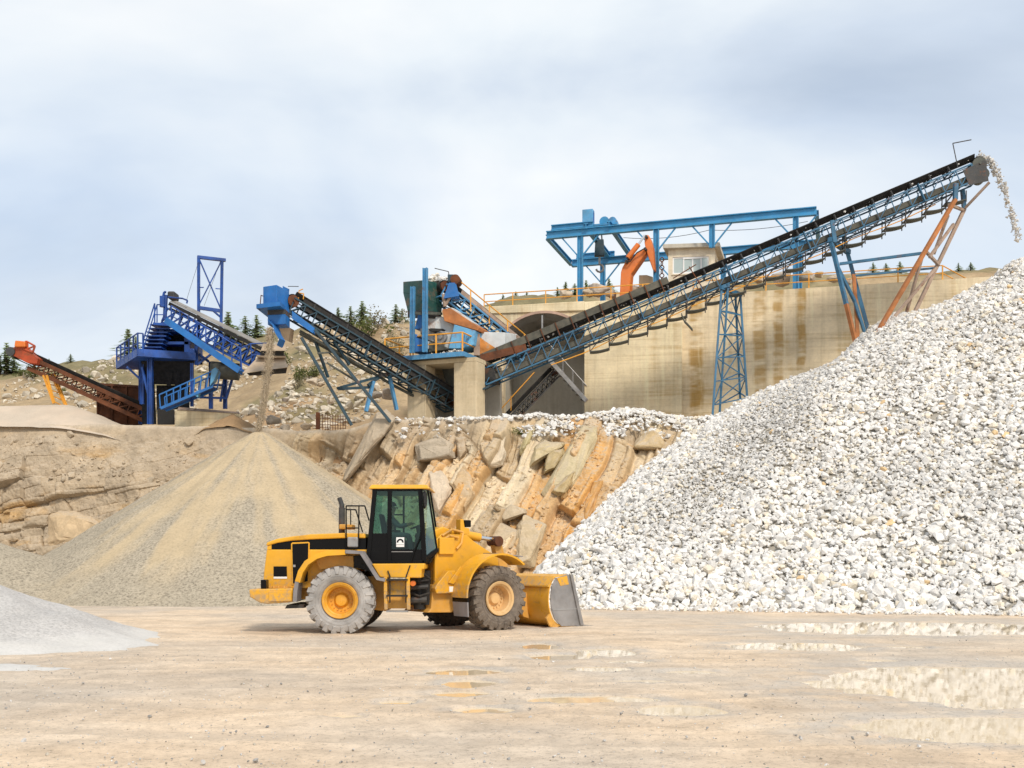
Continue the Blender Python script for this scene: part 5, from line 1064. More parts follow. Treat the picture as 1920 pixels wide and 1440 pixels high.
# ---- middle conveyor with the bright blue head box
F2 = Frame(P(860, 745, 62.4), P(553, 559, 56.6), 0.95)
c2 = empty('sand_conveyor', P(660, 792, 60), 'dark teal lattice conveyor with a bright blue head box over the sand pile', 'conveyor')
lattice(F2, c2, M_TEAL, 0.85, 16, 0, F2.len, 0.085, 0.055, first=1, heavy=[F2.len * 0.17, F2.len * 0.57], heavy_mat=M_TEAL)
belt(F2, c2, 0.20, -0.62, M_RUBBER, head_r=0.36); idlers(F2, c2, 0.18, 1.05, M_DARKSTEEL)
m = MB(); m.strip([F2(0, 0.06, -0.36), F2(0, 0.06, 0.30)], [F2(F2.len - 0.5, 0.06, -0.28), F2(F2.len - 0.5, 0.06, 0.30)], F2.side * 0.03); m.build('skirt_board', M_RUBBER, c2)
def Z4(x, y, d): return P(440 + x / 4, 500 + y / 4, d)
m = MB(); m.path([Z4(490, 485, 57.2), Z4(700, 600, 58.2), Z4(1000, 775, 59.8), Z4(1180, 885, 61), Z4(1400, 1000, 62)], 0.09, 8); m.path([Z4(490, 505, 57.6), Z4(1030, 805, 60.4)], 0.07, 6); m.build('lower_pipe', M_GUARD, c2)
m = MB(); pts = [Z4(860, 690, 59.6), Z4(1020, 790, 60.4), Z4(1200, 900, 61.2), Z4(1390, 1000, 62)]; m.strip(pts, [p + Vector((0.15, 0.8, 0)) for p in pts], (0, 0, -0.05)); m.build('spill_tray', M_RUBBER, c2)
m = MB(); pts = [Z4(430, 330, 56.4), Z4(600, 460, 57.2)]; m.strip([pts[0], pts[0] - Vector((0, 0, 0.42))], [pts[1], pts[1] - Vector((0, 0, 0.35))], (0, 0.08, 0)); m.build('side_beam', M_BRIGHTBLUE, c2)
for a, b in (((500, 530, 57.0), (878, 1190, 57.8)), ((600, 470, 57.0), (1168, 1165, 58.0))): m = MB(); m.bar(Z4(*a), Z4(*b), 0.15); m.build('support_leg', M_TEAL, c2)
for a, b in (((605, 560, 57.9), (700, 830, 58.8)), ((740, 560, 58.2), (860, 735, 59.0))): m = MB(); m.bar(Z4(*a), Z4(*b), 0.13); m.build('support_leg', M_TEAL, c2)
m = MB(); m.bar(Z4(620, 650, 57.2), Z4(745, 640, 57.3), 0.09); m.bar(Z4(690, 720, 57.3), Z4(930, 870, 57.9), 0.09); m.bar(Z4(850, 780, 57.9), Z4(700, 640, 58.6), 0.07); m.build('leg_brace', M_GUARD, c2)
for a, b in (((1040, 860, 59.6), (985, 1085, 59.3)), ((1160, 815, 60.6), (1215, 1075, 60.9))): m = MB(); m.bar(Z4(*a), Z4(*b), 0.20, 0.16); m.build('trestle_leg', M_BLUE, c2)
m = MB()
for a, b in (((770, 912, 58.2), (1100, 820, 60.2)), ((780, 918, 58.2), (1010, 905, 59.6)), ((1000, 890, 59.4), (1110, 810, 60.2))): m.bar(Z4(*a), Z4(*b), 0.14)
m.build('trestle_brace', M_TEAL, c2)
m = MB(); m.bar(Z4(1090, 815, 59.8), Z4(1180, 800, 60.8), 0.2); m.build('trestle_head', M_DARKSTEEL, c2)
def ZB(x, y, d): return P(460 + x / 8, 520 + y / 8, d)
m = MB(); zt, zb_ = P(0, 541, 56).z, P(0, 577, 56).z
fl, fr, br_, bl = ZB(265, 180, 55.6), ZB(470, 165, 55.2), ZB(660, 150, 56.6), ZB(440, 150, 57.0)
m.hexa([Vector((p.x, p.y, zb_ - 0.0)) for p in (fl, fr, br_, bl)], [Vector((p.x, p.y, zt)) for p in (fl, fr, br_, bl)]); box_ = m.build('head_box', M_BRIGHTBLUE, c2, bevel=0.03)
m = MB(); m.hexa([Vector((p.x, p.y, zt + 0.002)) for p in (ZB(560, 150, 55.9), ZB(600, 150, 56.2), br_, ZB(610, 150, 57))], [Vector((p.x, p.y, zt + 0.12)) for p in (ZB(560, 150, 55.9), ZB(600, 150, 56.2), br_, ZB(610, 150, 57))]); m.build('lid', M_BRIGHTBLUE, c2)
m = MB(); pl = [ZB(165, 480, 55.2), ZB(520, 455, 54.6), ZB(690, 520, 56.8), ZB(330, 520, 57.2)]; zp = zb_ - 0.22
m.hexa([Vector((p.x, p.y, zp)) for p in pl], [Vector((p.x, p.y, zb_ - 0.003)) for p in pl]); m.build('head_platform', M_BRIGHTBLUE, c2)
m = MB(); q = [ZB(335, 590, 55.6), ZB(600, 590, 55.4), ZB(668, 590, 56.4), ZB(430, 590, 56.6)]; z1_, z0_ = zp - 0.25, P(0, 612, 56).z
m.hexa([Vector((p.x, p.y, z0_)) for p in q], [Vector((p.x, p.y, z1_)) for p in q]); m.build('chute', M_BRIGHTBLUE, c2, bevel=0.02)
m = MB(); m.hexa([Vector((p.x * 1.0, p.y, z1_ + 0.002)) for p in q], [Vector((p.x, p.y, zp - 0.002)) for p in q]); m.build('chute_neck', M_DARKSTEEL, c2)
m = MB(); pts = [ZB(330, 640, 55.4), ZB(405, 720, 55.3), ZB(455, 850, 55.2), ZB(505, 930, 55.3), ZB(470, 1020, 55.5)]; m.strip(pts, [p + Vector((0.12, 0.7, 0)) for p in pts], (0.06, 0, 0.05)); m.build('spout', M_BRIGHTBLUE, c2)
m = MB(); m.path([ZB(215, 500, 55.4), ZB(235, 270, 55.4), ZB(262, 280, 55.6)], 0.025); m.build('handrail', M_RUST, c2)
m = MB(); m.path([ZB(640, 135, 56.4), ZB(800, 137, 56.4)], 0.02); m.build('lamp_bracket', M_DARKSTEEL, c2)
m = MB(); m.path([ZB(795, 330, 57), ZB(805, 200, 57), ZB(865, 175, 57)], 0.03); m.path([ZB(800, 235, 57), ZB(875, 245, 57), ZB(870, 330, 57)], 0.03); m.build('guard_rail', M_RAIL, c2)
m = MB(); pts = [ZB(480, 735, 57.2), ZB(600, 750, 57.2), ZB(675, 760, 57.2), ZB(650, 960, 57.6), ZB(520, 900, 57.4)]; m.prism(pts, (0.1, 0.5, 0)); m.build('dust_plate', M_DUSTY, c2)

# sand falling from the spout
def sand_fall():
    g_ = np.random.default_rng(70); n, k = 70, 16; top = ZB(372, 760, 55.45); bot = Vector((SA.x - 0.05, SA.y - 0.15, SA.z - 0.35)); V = []
    for i in range(n):
        t = i / (n - 1); c = top.lerp(bot, t) + Vector((0.62 * (t * (1 - t)) * 0.9, 0, 0)); r = 0.13 - 0.05 * t
        for j in range(k):
            a = 2 * math.pi * j / k; rr = r * (1 + 0.25 * g_.normal()) if False else r * (1 + 0.22 * mnoise.noise(Vector((math.cos(a) * 2, math.sin(a) * 2, t * 14))))
            V.append(c + Vector((rr * math.cos(a), rr * math.sin(a), 0)))
    F = [[i * k + j, i * k + (j + 1) % k, (i + 1) * k + (j + 1) % k, (i + 1) * k + j] for i in range(n - 1) for j in range(k)]
    m, t, b = new_mat('falling sand'); b.inputs['Base Color'].default_value = (0.50, 0.42, 0.31, 1); b.inputs['Roughness'].default_value = 1.0
    v = coords(t, (5, 5, 1.4)); nz = noise(t, v, 2.2, 6, 0.75)
    L(t, ramp(t, nz.outputs[0], [(0.38, (0.35,) * 3), (0.52, (0.92,) * 3)]).outputs[0], b.inputs['Alpha'])
    o = np_mesh('falling_sand', np.array(V), np.array(F), m, None, True); tag(o, 'thin tan core of sand falling from the blue spout', 'falling sand', kind='stuff')
    n = 9000; t = g_.random(n); sp = (0.22 - 0.05 * t); c = np.array(top)[None] + (np.array(bot) - np.array(top))[None] * t[:, None]; c[:, 0] += 0.56 * t * (1 - t)
    q = c + np.stack([g_.normal(0, 1, n) * sp * 0.55, g_.normal(0, 1, n) * sp * 0.55, 0 * t], 1)
    tag(scatter('falling_grit', q, g_.uniform(0.012, 0.034, n), np.tile([0.52, 0.43, 0.31], (n, 1)) * g_.uniform(0.8, 1.15, n)[:, None], M_STONE), 'loose veil of sand grains falling around the tan sand stream', 'falling sand', kind='stuff')
sand_fall()

# ---- feed conveyor down from the green hopper
F3 = Frame(P(990, 655, 64.6), P(838, 532, 61.4), 0.95)
c3 = empty('feed_conveyor', P(930, 665, 63), 'blue feed conveyor with yellow stair rail dropping from the green hopper to the tunnel', 'conveyor')
lattice(F3, c3, M_BLUE, 0.85, 9, 0, F3.len, 0.10, 0.06, first=1)
belt(F3, c3, 0.18, -0.6, M_RUBBER, head_r=0.34); idlers(F3, c3, 0.16, 1.1, M_DARKSTEEL)
def Z5(x, y, d): return P(680 + x / 6, 480 + y / 6, d)
m = MB(); m.strip([F3(0, -0.04, -0.02), F3(0, -0.04, 0.30)], [F3(F3.len - 1, -0.04, -0.02), F3(F3.len - 1, -0.04, 0.30)], F3.side * 0.03); m.build('skirt_board', M_PRIMER, c3)
for k in range(7): q = F3(F3.len * (0.12 + 0.11 * k), -0.05, -0.95); m = MB(); m.hexa([q + Vector((-0.5, 0, 0.08)), q + Vector((0.45, 0, -0.10)), q + Vector((0.45, 0.7, -0.10)), q + Vector((-0.5, 0.7, 0.08))], [q + Vector((-0.5, 0, 0.13)), q + Vector((0.45, 0, -0.05)), q + Vector((0.45, 0.7, -0.05)), q + Vector((-0.5, 0.7, 0.13))]); m.build('walkway_tray', M_BLUE, c3)
rp = [Z5(1110, 295, 61.2), Z5(1900, 945, 64.0)]; m = MB(); m.path(rp, 0.035); m.build('handrail', M_RAIL, c3)
for x, yt, yb in ((1215, 385, 600), (1425, 560, 760), (1630, 725, 850), (1820, 880, 985)): d_ = 61.2 + (x - 1110) / 790 * 2.8; m = MB(); m.bar(Z5(x, yt, d_), Z5(x, yb, d_), 0.07); m.build('rail_post', M_RAIL, c3)
m = MB(); m.bar(Z5(1290, 545, 61.6), Z5(1840, 1000, 64), 0.06, 0.16); m.build('stringer', M_PRIMER, c3)
m = MB(); q = Z5(930, 300, 61.0); m.hexa([q + Vector((-0.1, 0, -0.9)), q + Vector((0.8, 0, -0.75)), q + Vector((0.8, 1.2, -0.75)), q + Vector((-0.1, 1.2, -0.9))], [q + Vector((0.2, 0, 0.0)), q + Vector((0.6, 0, 0.0)), q + Vector((0.6, 1.2, 0.0)), q + Vector((0.2, 1.2, 0.0))]); m.build('head_frame', M_BRIGHTBLUE, c3)
m = MB(); q = Z5(1040, 260, 61.0); m.tube(q, q + Vector((0.1, 0.8, 0)), 0.28, 14); m.build('drive_pulley', M_RUST, c3, smoothed=True)
m = MB(); q = Z5(985, 215, 61.3); m.hexa([q + Vector((-0.15, 0, -0.4)), q + Vector((0.2, 0, -0.4)), q + Vector((0.2, 0.5, -0.4)), q + Vector((-0.15, 0.5, -0.4))], [q + Vector((-0.15, 0, 0.05)), q + Vector((0.2, 0, 0.05)), q + Vector((0.2, 0.5, 0.05)), q + Vector((-0.15, 0.5, 0.05))]); m.build('gearbox', M_TEAL, c3, bevel=0.03)
m = MB(); m.path([Z5(970, 210, 61.3), Z5(965, 175, 61.3), Z5(810, 138, 61.3)], 0.025); m.build('lamp_bracket', M_DARKSTEEL, c3)
m = MB(); m.tube(Z5(905, 430, 61.2), Z5(925, 570, 61.2), 0.10, 8); m.tube(Z5(1000, 430, 61.2), Z5(925, 560, 61.2), 0.09, 8); m.build('head_strut', M_PRIMER, c3)
n = 130; g_ = np.random.default_rng(63); q = np.array([Z5(x, 300 - 0.28 * (x - 720) * (x < 850) + 0.05 * (x - 850) * (x > 850) - h, 62.2 + dd) for x, h, dd in zip(g_.uniform(735, 930, n), g_.uniform(-10, 60, n), g_.uniform(-0.4, 0.8, n))])
tag(scatter('hopper_stone', q, np.clip(g_.lognormal(math.log(0.15), 0.35, n), 0.08, 0.3), stone_tints(n, 64, 0.4) * 0.95, M_STONE), 'white broken rock heaped above the rim of the green hopper', 'hopper stone', kind='stuff')

# ================================================================== CRUSHER STATION
e1, e2 = Vector((0.927, -0.375, 0)), Vector((0.375, 0.927, 0)); SO = P(868, 660, 60.0); zf = SO.z
def ST(x, y, z): return Vector((SO.x, SO.y, 0)) + e1 * x + e2 * y + Vector((0, 0, z))
def sbox(m, x0, x1, y0, y1, z0, z1): return m.hexa([ST(x0, y0, z0), ST(x1, y0, z0), ST(x1, y1, z0), ST(x0, y1, z0)], [ST(x0, y0, z1), ST(x1, y0, z1), ST(x1, y1, z1), ST(x0, y1, z1)])
sta = empty('crusher_station', ST(-1.8, 1.5, 9.4), 'concrete crusher station on square pillars with a blue edged platform', 'crusher building')
m = MB(); sbox(m, -0.78, 0.62, 0.45, 1.7, 8.8, zf - 0.47); m.build('pillar', M_CONCPLAIN, sta, bevel=0.04)
m = MB(); sbox(m, -3.75, -2.55, 0.45, 1.7, 8.8, zf - 0.47); m.build('pillar', M_CONCPLAIN, sta, bevel=0.04)
m = MB(); sbox(m, -3.75, 0.62, 0.45, 3.9, zf - 0.467, zf - 0.24); m.build('beam', M_CONCPLAIN, sta)
m = MB(); sbox(m, -3.75, 0.62, 3.9, 4.2, 8.8, zf - 0.25); sbox(m, -3.75, -3.45, 1.703, 3.897, 8.8, zf - 0.47); m.build('rear_wall', M_CONCGREY, sta)
m = MB(); sbox(m, -5.0, 0.0, 0, 4.6, zf - 0.236, zf - 0.03); m.build('platform', M_GUARD, sta)
m = MB(); m.bar(ST(-5.0, -0.03, zf - 0.1), ST(0.05, -0.03, zf - 0.1), 0.06, 0.26); m.bar(ST(0.05, -0.03, zf - 0.1), ST(0.05, 4.6, zf - 0.1), 0.06, 0.26); m.bar(ST(-5.0, -0.03, zf - 0.1), ST(-5.0, 4.6, zf - 0.1), 0.06, 0.26); m.build('edge_channel', M_BLUE, sta)
railing('rail', [ST(-5.0, 3.6, zf), ST(-5.0, 0.05, zf), ST(-0.05, 0.05, zf), ST(-0.05, 1.9, zf)], None, 1.12, 1.62, 0.045, parent=sta)
m = MB(); q = [(-2.35, 2.2), (-1.35, 2.2), (-1.35, 3.2), (-2.35, 3.2)]; m.hexa([ST(-2.0, 2.4, 11.6), ST(-1.6, 2.4, 11.6), ST(-1.6, 3.0, 11.6), ST(-2.0, 3.0, 11.6)], [ST(x, y, zf - 0.48) for x, y in q]); m.build('discharge_chute', M_GUARD, sta)
# machine on the platform
cr = empty('jaw_crusher', ST(-1.5, 1.8, zf), 'white and blue jaw crusher with grey flywheel on the pillar platform', 'crusher')
dv = e2 * 1.5
m = MB(); m.prism([Z5(x, y, 61.6) for x, y in ((725, 690), (890, 680), (1020, 730), (1035, 770), (965, 1040), (700, 1050), (720, 820))], dv); m.build('crusher_body', M_WHITEPAINT, cr, bevel=0.04)
m = MB(); m.prism([Z5(x, y, 61.15) for x, y in ((1030, 770), (1270, 840), (1245, 1000), (1110, 1040), (965, 1040))], dv); m.build('side_casing', M_LIGHTBLUE, cr, bevel=0.03)
m = MB()
for x in (1130, 1175): m.prism([Z5(x, 880, 61.05), Z5(x + 16, 880, 61.05), Z5(x - 6, 1010, 61.05), Z5(x - 22, 1010, 61.05)], e2 * 0.1)
m.build('stiffener', M_BLUE, cr)
m = MB(); m.prism([Z5(x, y, 61.2) for x, y in ((890, 600), (985, 585), (1310, 800), (1295, 840), (1040, 770), (915, 730))], dv * 1.1); m.build('top_plate', M_RUSTLEG, cr, bevel=0.03)
m = MB(); m.prism([Z5(x, y, 61.3) for x, y in ((985, 580), (1020, 585), (1230, 740), (1225, 765))], dv * 0.8); m.build('pale_chute', M_WHITEPAINT, cr)
m = MB(); fc = Z5(880, 915, 61.35); m.lathe([(0.0, -0.12), (0.12, -0.12), (0.14, -0.02), (0.24, -0.02), (0.26, -0.1), (0.36, -0.1), (0.38, 0.1), (0.0, 0.1)], fc, e2, 28); m.build('flywheel', M_GREYSTEEL, cr, smoothed=True)
m = MB(); m.prism([Z5(x, y, 61.2) for x, y in ((715, 825), (770, 812), (900, 818), (860, 845), (780, 850))], e2 * 0.5); m.build('belt_guard', M_MATBLACK, cr)
m = MB(); q = Z5(665, 850, 61.2); m.tube(q, q + e1 * 0.38, 0.2, 14); m.build('motor', M_GREYSTEEL, cr, smoothed=True)
m = MB(); m.path([Z5(610, 910, 61.1), Z5(740, 950, 61.1), Z5(850, 990, 61.1)], 0.04); m.build('drive_belt', M_RUBBER, cr)
m = MB(); m.prism([Z5(x, y, 61.1) for x, y in ((580, 870), (650, 905), (690, 960), (660, 1075), (560, 1080))], e2 * 1.2); m.build('motor_base', M_BRIGHTBLUE, cr, bevel=0.02)
m = MB(); m.prism([Z5(x, y, 61.3) for x, y in ((585, 820), (625, 660), (668, 655), (660, 815))], e2 * 0.9); m.build('blue_chute', M_BRIGHTBLUE, cr)
m = MB(); m.prism([Z5(x, y, 61.0) for x, y in ((745, 970), (830, 970), (965, 1045), (745, 1078))], e2 * 0.9); m.build('frame_foot', M_GUARD, cr)
g_ = np.random.default_rng(66); n = 320; q = np.array([ST(x, y, zf + 0.02 + 0.22 * max(0, 1 - abs(x + 0.75) / 0.9) * u) for x, y, u in zip(g_.uniform(-1.7, -0.1, n), g_.uniform(0.15, 1.0, n), g_.random(n))])
tag(scatter('platform_spill', q, np.clip(g_.lognormal(math.log(0.055), 0.4, n), 0.02, 0.12), stone_tints(n, 67) * 0.95, M_STONE), 'white stone spilled on the platform corner below the crusher', 'spilled stone', kind='stuff')
hop = empty('feed_hopper', ST(-3.2, 2.0, zf), 'dark green rust stained hopper held between two tall blue columns', 'hopper')
m = MB(); A = Z5(455, 290, 62.4); B_ = Z5(705, 270, 60.9); C_ = Z5(890, 310, 61.9); D_ = Z5(650, 300, 63.4)
mid = [(455, 410, 62.4), (705, 470, 60.9), (895, 560, 61.9), (650, 430, 63.4)]; bot = [(505, 615, 62.1), (705, 610, 61.1), (885, 640, 61.9), (650, 630, 63.0)]
T_ = [A, B_, C_, D_]; M_ = [Z5(*p) for p in mid]; O_ = [Z5(*p) for p in bot]
m.hexa(M_, T_); m.hexa(O_, M_) if False else None
m.build('hopper_bin', M_GREEN, hop, bevel=0.02)
m = MB(); M2 = [p - Vector((0, 0, 0.003)) for p in M_]; m.hexa(O_, M2); m.build('hopper_cone', M_GREEN, hop)
m = MB(); m.hexa([p - Vector((0, 0, 0.4)) for p in O_], [p - Vector((0, 0, 0.003)) for p in O_]); m.build('hopper_outlet', M_DARKSTEEL, hop)
m = MB(); m.ibeam(Z5(700, 1080, 60.7), Z5(705, 135, 60.7), 0.22, 0.26, 0.04, up=e1); m.build('column', M_BLUE, hop)
m = MB(); m.ibeam(Z5(555, 1090, 60.9), Z5(565, 345, 60.9), 0.22, 0.24, 0.04, up=e1); m.build('column', M_BLUE, hop)
m = MB(); m.bar(Z5(700, 645, 60.9), Z5(890, 650, 61.6), 0.14); m.bar(Z5(570, 640, 61), Z5(700, 655, 60.9), 0.14); m.build('support_beam', M_GUARD, hop)
# white chute over the tunnel conveyor
ch = empty('transfer_chute', P(935, 665, 62.4), 'stained white steel transfer chute box beside the crusher platform', 'chute')
m = MB(); m.hexa([Z5(1330, 1090, 62.0), Z5(1600, 1090, 62.0), Z5(1735, 1040, 63.6), Z5(1460, 1040, 63.6)], [Z5(1330, 855, 62.0), Z5(1600, 860, 62.0), Z5(1740, 880, 63.6), Z5(1480, 870, 63.6)]); m.build('chute_body', M_WHITEPAINT, ch, bevel=0.03)
m = MB(); m.prism([Z5(x, y, 61.7) for x, y in ((1300, 900), (1345, 940), (1560, 1080), (1540, 1120), (1320, 1120))], (0.1, 0.25, 0)); m.build('wear_plate', paint('bright rust plate', (0.55, 0.22, 0.05), 0.85, 0.4, 1.5, rust=0.2, rust_col=(0.4, 0.3, 0.2)), ch)
m = MB(); m.bar(Z5(1285, 880, 61.6), Z5(1285, 1120, 61.6), 0.35, 0.2); m.build('end_post', M_PRIMER, ch)
m = MB(); m.strip([Z5(1320, 1110, 61.4), Z5(1330, 1200, 61.4)], [Z5(1830, 985, 61.4), Z5(1850, 1060, 61.4)], (0, 0.05, 0)); m.build('skirt', M_RUST, ch)

# tunnel conveyor (small lattice, yellow rail)
F4 = Frame(P(948, 790, 66.6), P(1040, 695, 67.2), 0.8)
c4 = empty('tunnel_conveyor', P(950, 785, 66.6), 'short dark lattice conveyor rising out of the rubble inside the tunnel mouth', 'conveyor')
lattice(F4, c4, M_DARKSTEEL, 0.45, 10, 0, F4.len, 0.08, 0.05); belt(F4, c4, 0.12, -0.3, M_RUBBER, head_r=0.2)
m = MB(); m.tube(P(932, 775, 66.2), P(1002, 698, 66.6), 0.035); m.tube(P(958, 770, 66.3), P(958, 742, 66.3), 0.03); m.build('handrail', M_RAIL, c4)
# ================================================================== BLUE SCREENING PLANT
def Z8(x, y, d): return P(200 + x / 4.5, 500 + y / 4.5, d)
bp = empty('screening_plant', P(330, 797, 63), 'deep blue screening plant on stilts with railed platform and stairs', 'screening plant')
zp_ = Z8(270, 738, 60.4).z
def flat(pts, z): return [Vector((p.x, p.y, z)) for p in pts]
plat = [Z8(262, 735, 60.2), Z8(745, 775, 61.4), Z8(700, 775, 65.0), Z8(85, 830, 64.4)]
m = MB(); m.hexa(flat(plat, zp_ - 0.16), flat(plat, zp_)); m.build('platform', M_DEEPBLUE, bp)
m = MB()
for a, b in zip(flat(plat, zp_ + 0.06), flat(plat, zp_ + 0.06)[1:] + flat(plat, zp_ + 0.06)[:1]): m.bar(a, b, 0.08, 0.42)
m.build('edge_channel', M_DEEPBLUE, bp)
pf_ = flat(plat, zp_)
railing('rail', [pf_[3].lerp(pf_[2], 0.25), pf_[3], pf_[0], pf_[0].lerp(pf_[1], 0.09)], None, 1.15, 1.1, 0.04, parent=bp, mat=M_DEEPBLUE)
for i, (x, y0, y1, dd, wd) in enumerate(((368, 780, 1330, 61.0, 0.26), (300, 800, 1160, 61.8, 0.2), (720, 815, 1180, 61.0, 0.15), (880, 800, 1200, 63.2, 0.2), (1000, 900, 1200, 63.4, 0.2), (290, 800, 1330, 64.5, 0.22), (640, 800, 1330, 64.8, 0.22), (760, 600, 830, 62.0, 0.18))):
    m = MB(); m.ibeam(Z8(x, y1, dd), Z8(x, y0, dd), wd, wd * 1.1, 0.04, up=(1, 0, 0)); m.build('column', M_DEEPBLUE, bp)
m = MB()
for a, b in (((170, 845, 62), (290, 955, 62.2)), ((300, 850, 61.2), (360, 1110, 61.1)), ((290, 880, 61.9), (300, 1150, 61.9)), ((1065, 930, 63.2), (1010, 1110, 63.3)), ((1000, 900, 63.3), (960, 1140, 63.3)), ((880, 1000, 63.2), (1000, 1000, 63.3)), ((720, 1100, 61.2), (1010, 1110, 63.3)), ((760, 830, 62), (880, 740, 62.2)), ((780, 740, 62), (860, 800, 62.4)), ((390, 900, 63), (700, 960, 63)), ((390, 960, 64), (690, 900, 64))): m.bar(Z8(*a), Z8(*b), 0.12)
m.build('brace', M_DEEPBLUE, bp)
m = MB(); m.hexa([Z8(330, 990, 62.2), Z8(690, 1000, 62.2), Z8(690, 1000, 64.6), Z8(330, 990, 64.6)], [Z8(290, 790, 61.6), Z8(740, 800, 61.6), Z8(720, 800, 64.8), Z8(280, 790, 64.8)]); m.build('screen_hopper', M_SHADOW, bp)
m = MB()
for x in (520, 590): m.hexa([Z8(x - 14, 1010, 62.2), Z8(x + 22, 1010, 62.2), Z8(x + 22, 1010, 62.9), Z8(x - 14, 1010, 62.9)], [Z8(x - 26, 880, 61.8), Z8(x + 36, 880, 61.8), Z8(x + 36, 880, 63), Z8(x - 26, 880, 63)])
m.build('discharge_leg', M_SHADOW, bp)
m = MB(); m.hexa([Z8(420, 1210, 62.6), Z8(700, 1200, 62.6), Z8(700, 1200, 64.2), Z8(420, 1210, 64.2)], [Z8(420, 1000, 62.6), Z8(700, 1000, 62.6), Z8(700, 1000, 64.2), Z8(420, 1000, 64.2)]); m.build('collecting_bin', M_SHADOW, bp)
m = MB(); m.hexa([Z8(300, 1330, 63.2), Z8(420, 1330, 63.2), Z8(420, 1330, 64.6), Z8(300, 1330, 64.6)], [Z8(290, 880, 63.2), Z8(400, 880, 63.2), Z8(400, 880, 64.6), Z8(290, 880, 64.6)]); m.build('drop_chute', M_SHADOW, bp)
# screen box with dark openings
def fbox(m, x0, y0, x1, y1, d, dep): return m.prism([Z8(x0, y0, d), Z8(x1, y0, d), Z8(x1, y1, d), Z8(x0, y1, d)], (0, dep, 0))
m = MB(); fbox(m, 435, 525, 690, 548, 61.8, 2.6); fbox(m, 435, 632, 690, 655, 61.8, 2.6); fbox(m, 430, 720, 700, 760, 61.8, 2.6); fbox(m, 420, 525, 470, 765, 61.8, 2.6); fbox(m, 655, 548, 700, 760, 61.8, 2.6); m.build('screen_frame', M_DEEPBLUE, bp)
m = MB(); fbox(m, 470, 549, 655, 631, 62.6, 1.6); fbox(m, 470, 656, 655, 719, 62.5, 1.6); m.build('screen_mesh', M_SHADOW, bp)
m = MB(); fbox(m, 690, 690, 740, 765, 61.6, 1.2); m.build('drive_guard', M_DEEPBLUE, bp, bevel=0.05)
# stair from platform up to the belt head
a, b = Z8(345, 690, 61.2), Z8(440, 470, 61.4)
for k in range(7):
    q = a.lerp(b, (k + 0.3) / 7); m = MB(); m.hexa([q + Vector((-0.45, 0, 0)), q + Vector((0.75, 0, -0.02)), q + Vector((0.8, 0.8, -0.02)), q + Vector((-0.4, 0.8, 0))], [q + Vector((-0.45, 0, 0.06)), q + Vector((0.75, 0, 0.04)), q + Vector((0.8, 0.8, 0.04)), q + Vector((-0.4, 0.8, 0.06))]); m.build('step', M_DEEPBLUE, bp)
m = MB(); m.path([Z8(310, 690, 61.0), Z8(312, 610, 61.0), Z8(405, 310, 61.2), Z8(405, 470, 61.2)], 0.04); m.path([Z8(312, 690, 61.0), Z8(425, 320, 61.2), Z8(480, 322, 61.5)], 0.035); m.path([Z8(425, 320, 61.2), Z8(425, 470, 61.2)], 0.035); m.path([Z8(405, 405, 61.2), Z8(490, 405, 61.5)], 0.03); m.build('stair_rail', M_DEEPBLUE, bp)
m = MB(); m.hexa([Z8(390, 490, 61.0), Z8(540, 500, 61.0), Z8(540, 500, 62.6), Z8(390, 490, 62.6)], [Z8(390, 470, 61.0), Z8(540, 478, 61.0), Z8(540, 478, 62.6), Z8(390, 470, 62.6)]); m.build('head_landing', M_DEEPBLUE, bp)
m = MB(); fbox(m, 440, 640, 480, 520, 61.6, 1.2); fbox(m, 350, 600, 430, 690, 62.0, 1.0); m.build('stair_panel', M_DEEPBLUE, bp)
# long inclined belt
F5 = Frame(Z8(1345, 712, 60.6), Z8(525, 310, 61.6), 2.3)
bc = empty('plant_conveyor', Z8(1060, 900, 62), 'wide dusty grey belt conveyor sloping down right from the blue plant', 'conveyor')
m = MB(); m.strip([F5(-0.3, 0, 0.12), F5(-0.3, 0.6, 0.30), F5(-0.3, 1.7, 0.30), F5(-0.3, 2.3, 0.12)], [F5(F5.len, 0, 0.12), F5(F5.len, 0.6, 0.30), F5(F5.len, 1.7, 0.30), F5(F5.len, 2.3, 0.12)], F5.up * 0.04); m.build('belt_cover', M_DARKBELT, bc)
m = MB(); m.strip([F5(-0.3, -0.02, -0.10), F5(-0.3, -0.02, 0.10)], [F5(F5.len, -0.02, -0.10), F5(F5.len, -0.02, 0.10)], F5.side * 0.03); m.build('belt_edge', M_RUBBER, bc)
F5b = Frame(F5(0, 0.1, -0.30), F5(F5.len, 0.1, -0.30), 1.9)
lattice(F5b, bc, M_DEEPBLUE, 0.85, 13, 0, F5b.len, 0.11, 0.08, first=1)
for k in range(16): q = F5(F5.len * (k + 0.5) / 16, -0.02, -0.32); m = MB(); m.bar(q, q + F5.up * 0.22, 0.07); m.tube(q + F5.side * 0.1 + F5.up * 0.1, q + F5.side * 2.1 + F5.up * 0.1, 0.05, 6); m.build('idler', M_DARKSTEEL, bc)
m = MB(); a, b = Z8(515, 462, 60.2), Z8(1135, 885, 59.6); dd_ = (b - a).normalized(); m.bar(a, b, 0.75, 0.06); m.bar(a + Vector((0, -0.40, 0)), b + Vector((0, -0.40, 0)), 0.05, 0.36); m.bar(a + Vector((0, 0.40, 0)), b + Vector((0, 0.40, 0)), 0.05, 0.30); m.build('walkway', M_BRIGHTBLUE, bc)
wr_a, wr_b = Z8(545, 330, 60.5), Z8(1130, 690, 60.2); m = MB(); m.tube(wr_a, wr_b, 0.035); m.tube(wr_a - Vector((0, 0, 0.55)), wr_b - Vector((0, 0, 0.55)), 0.03); m.build('handrail', M_DEEPBLUE, bc)
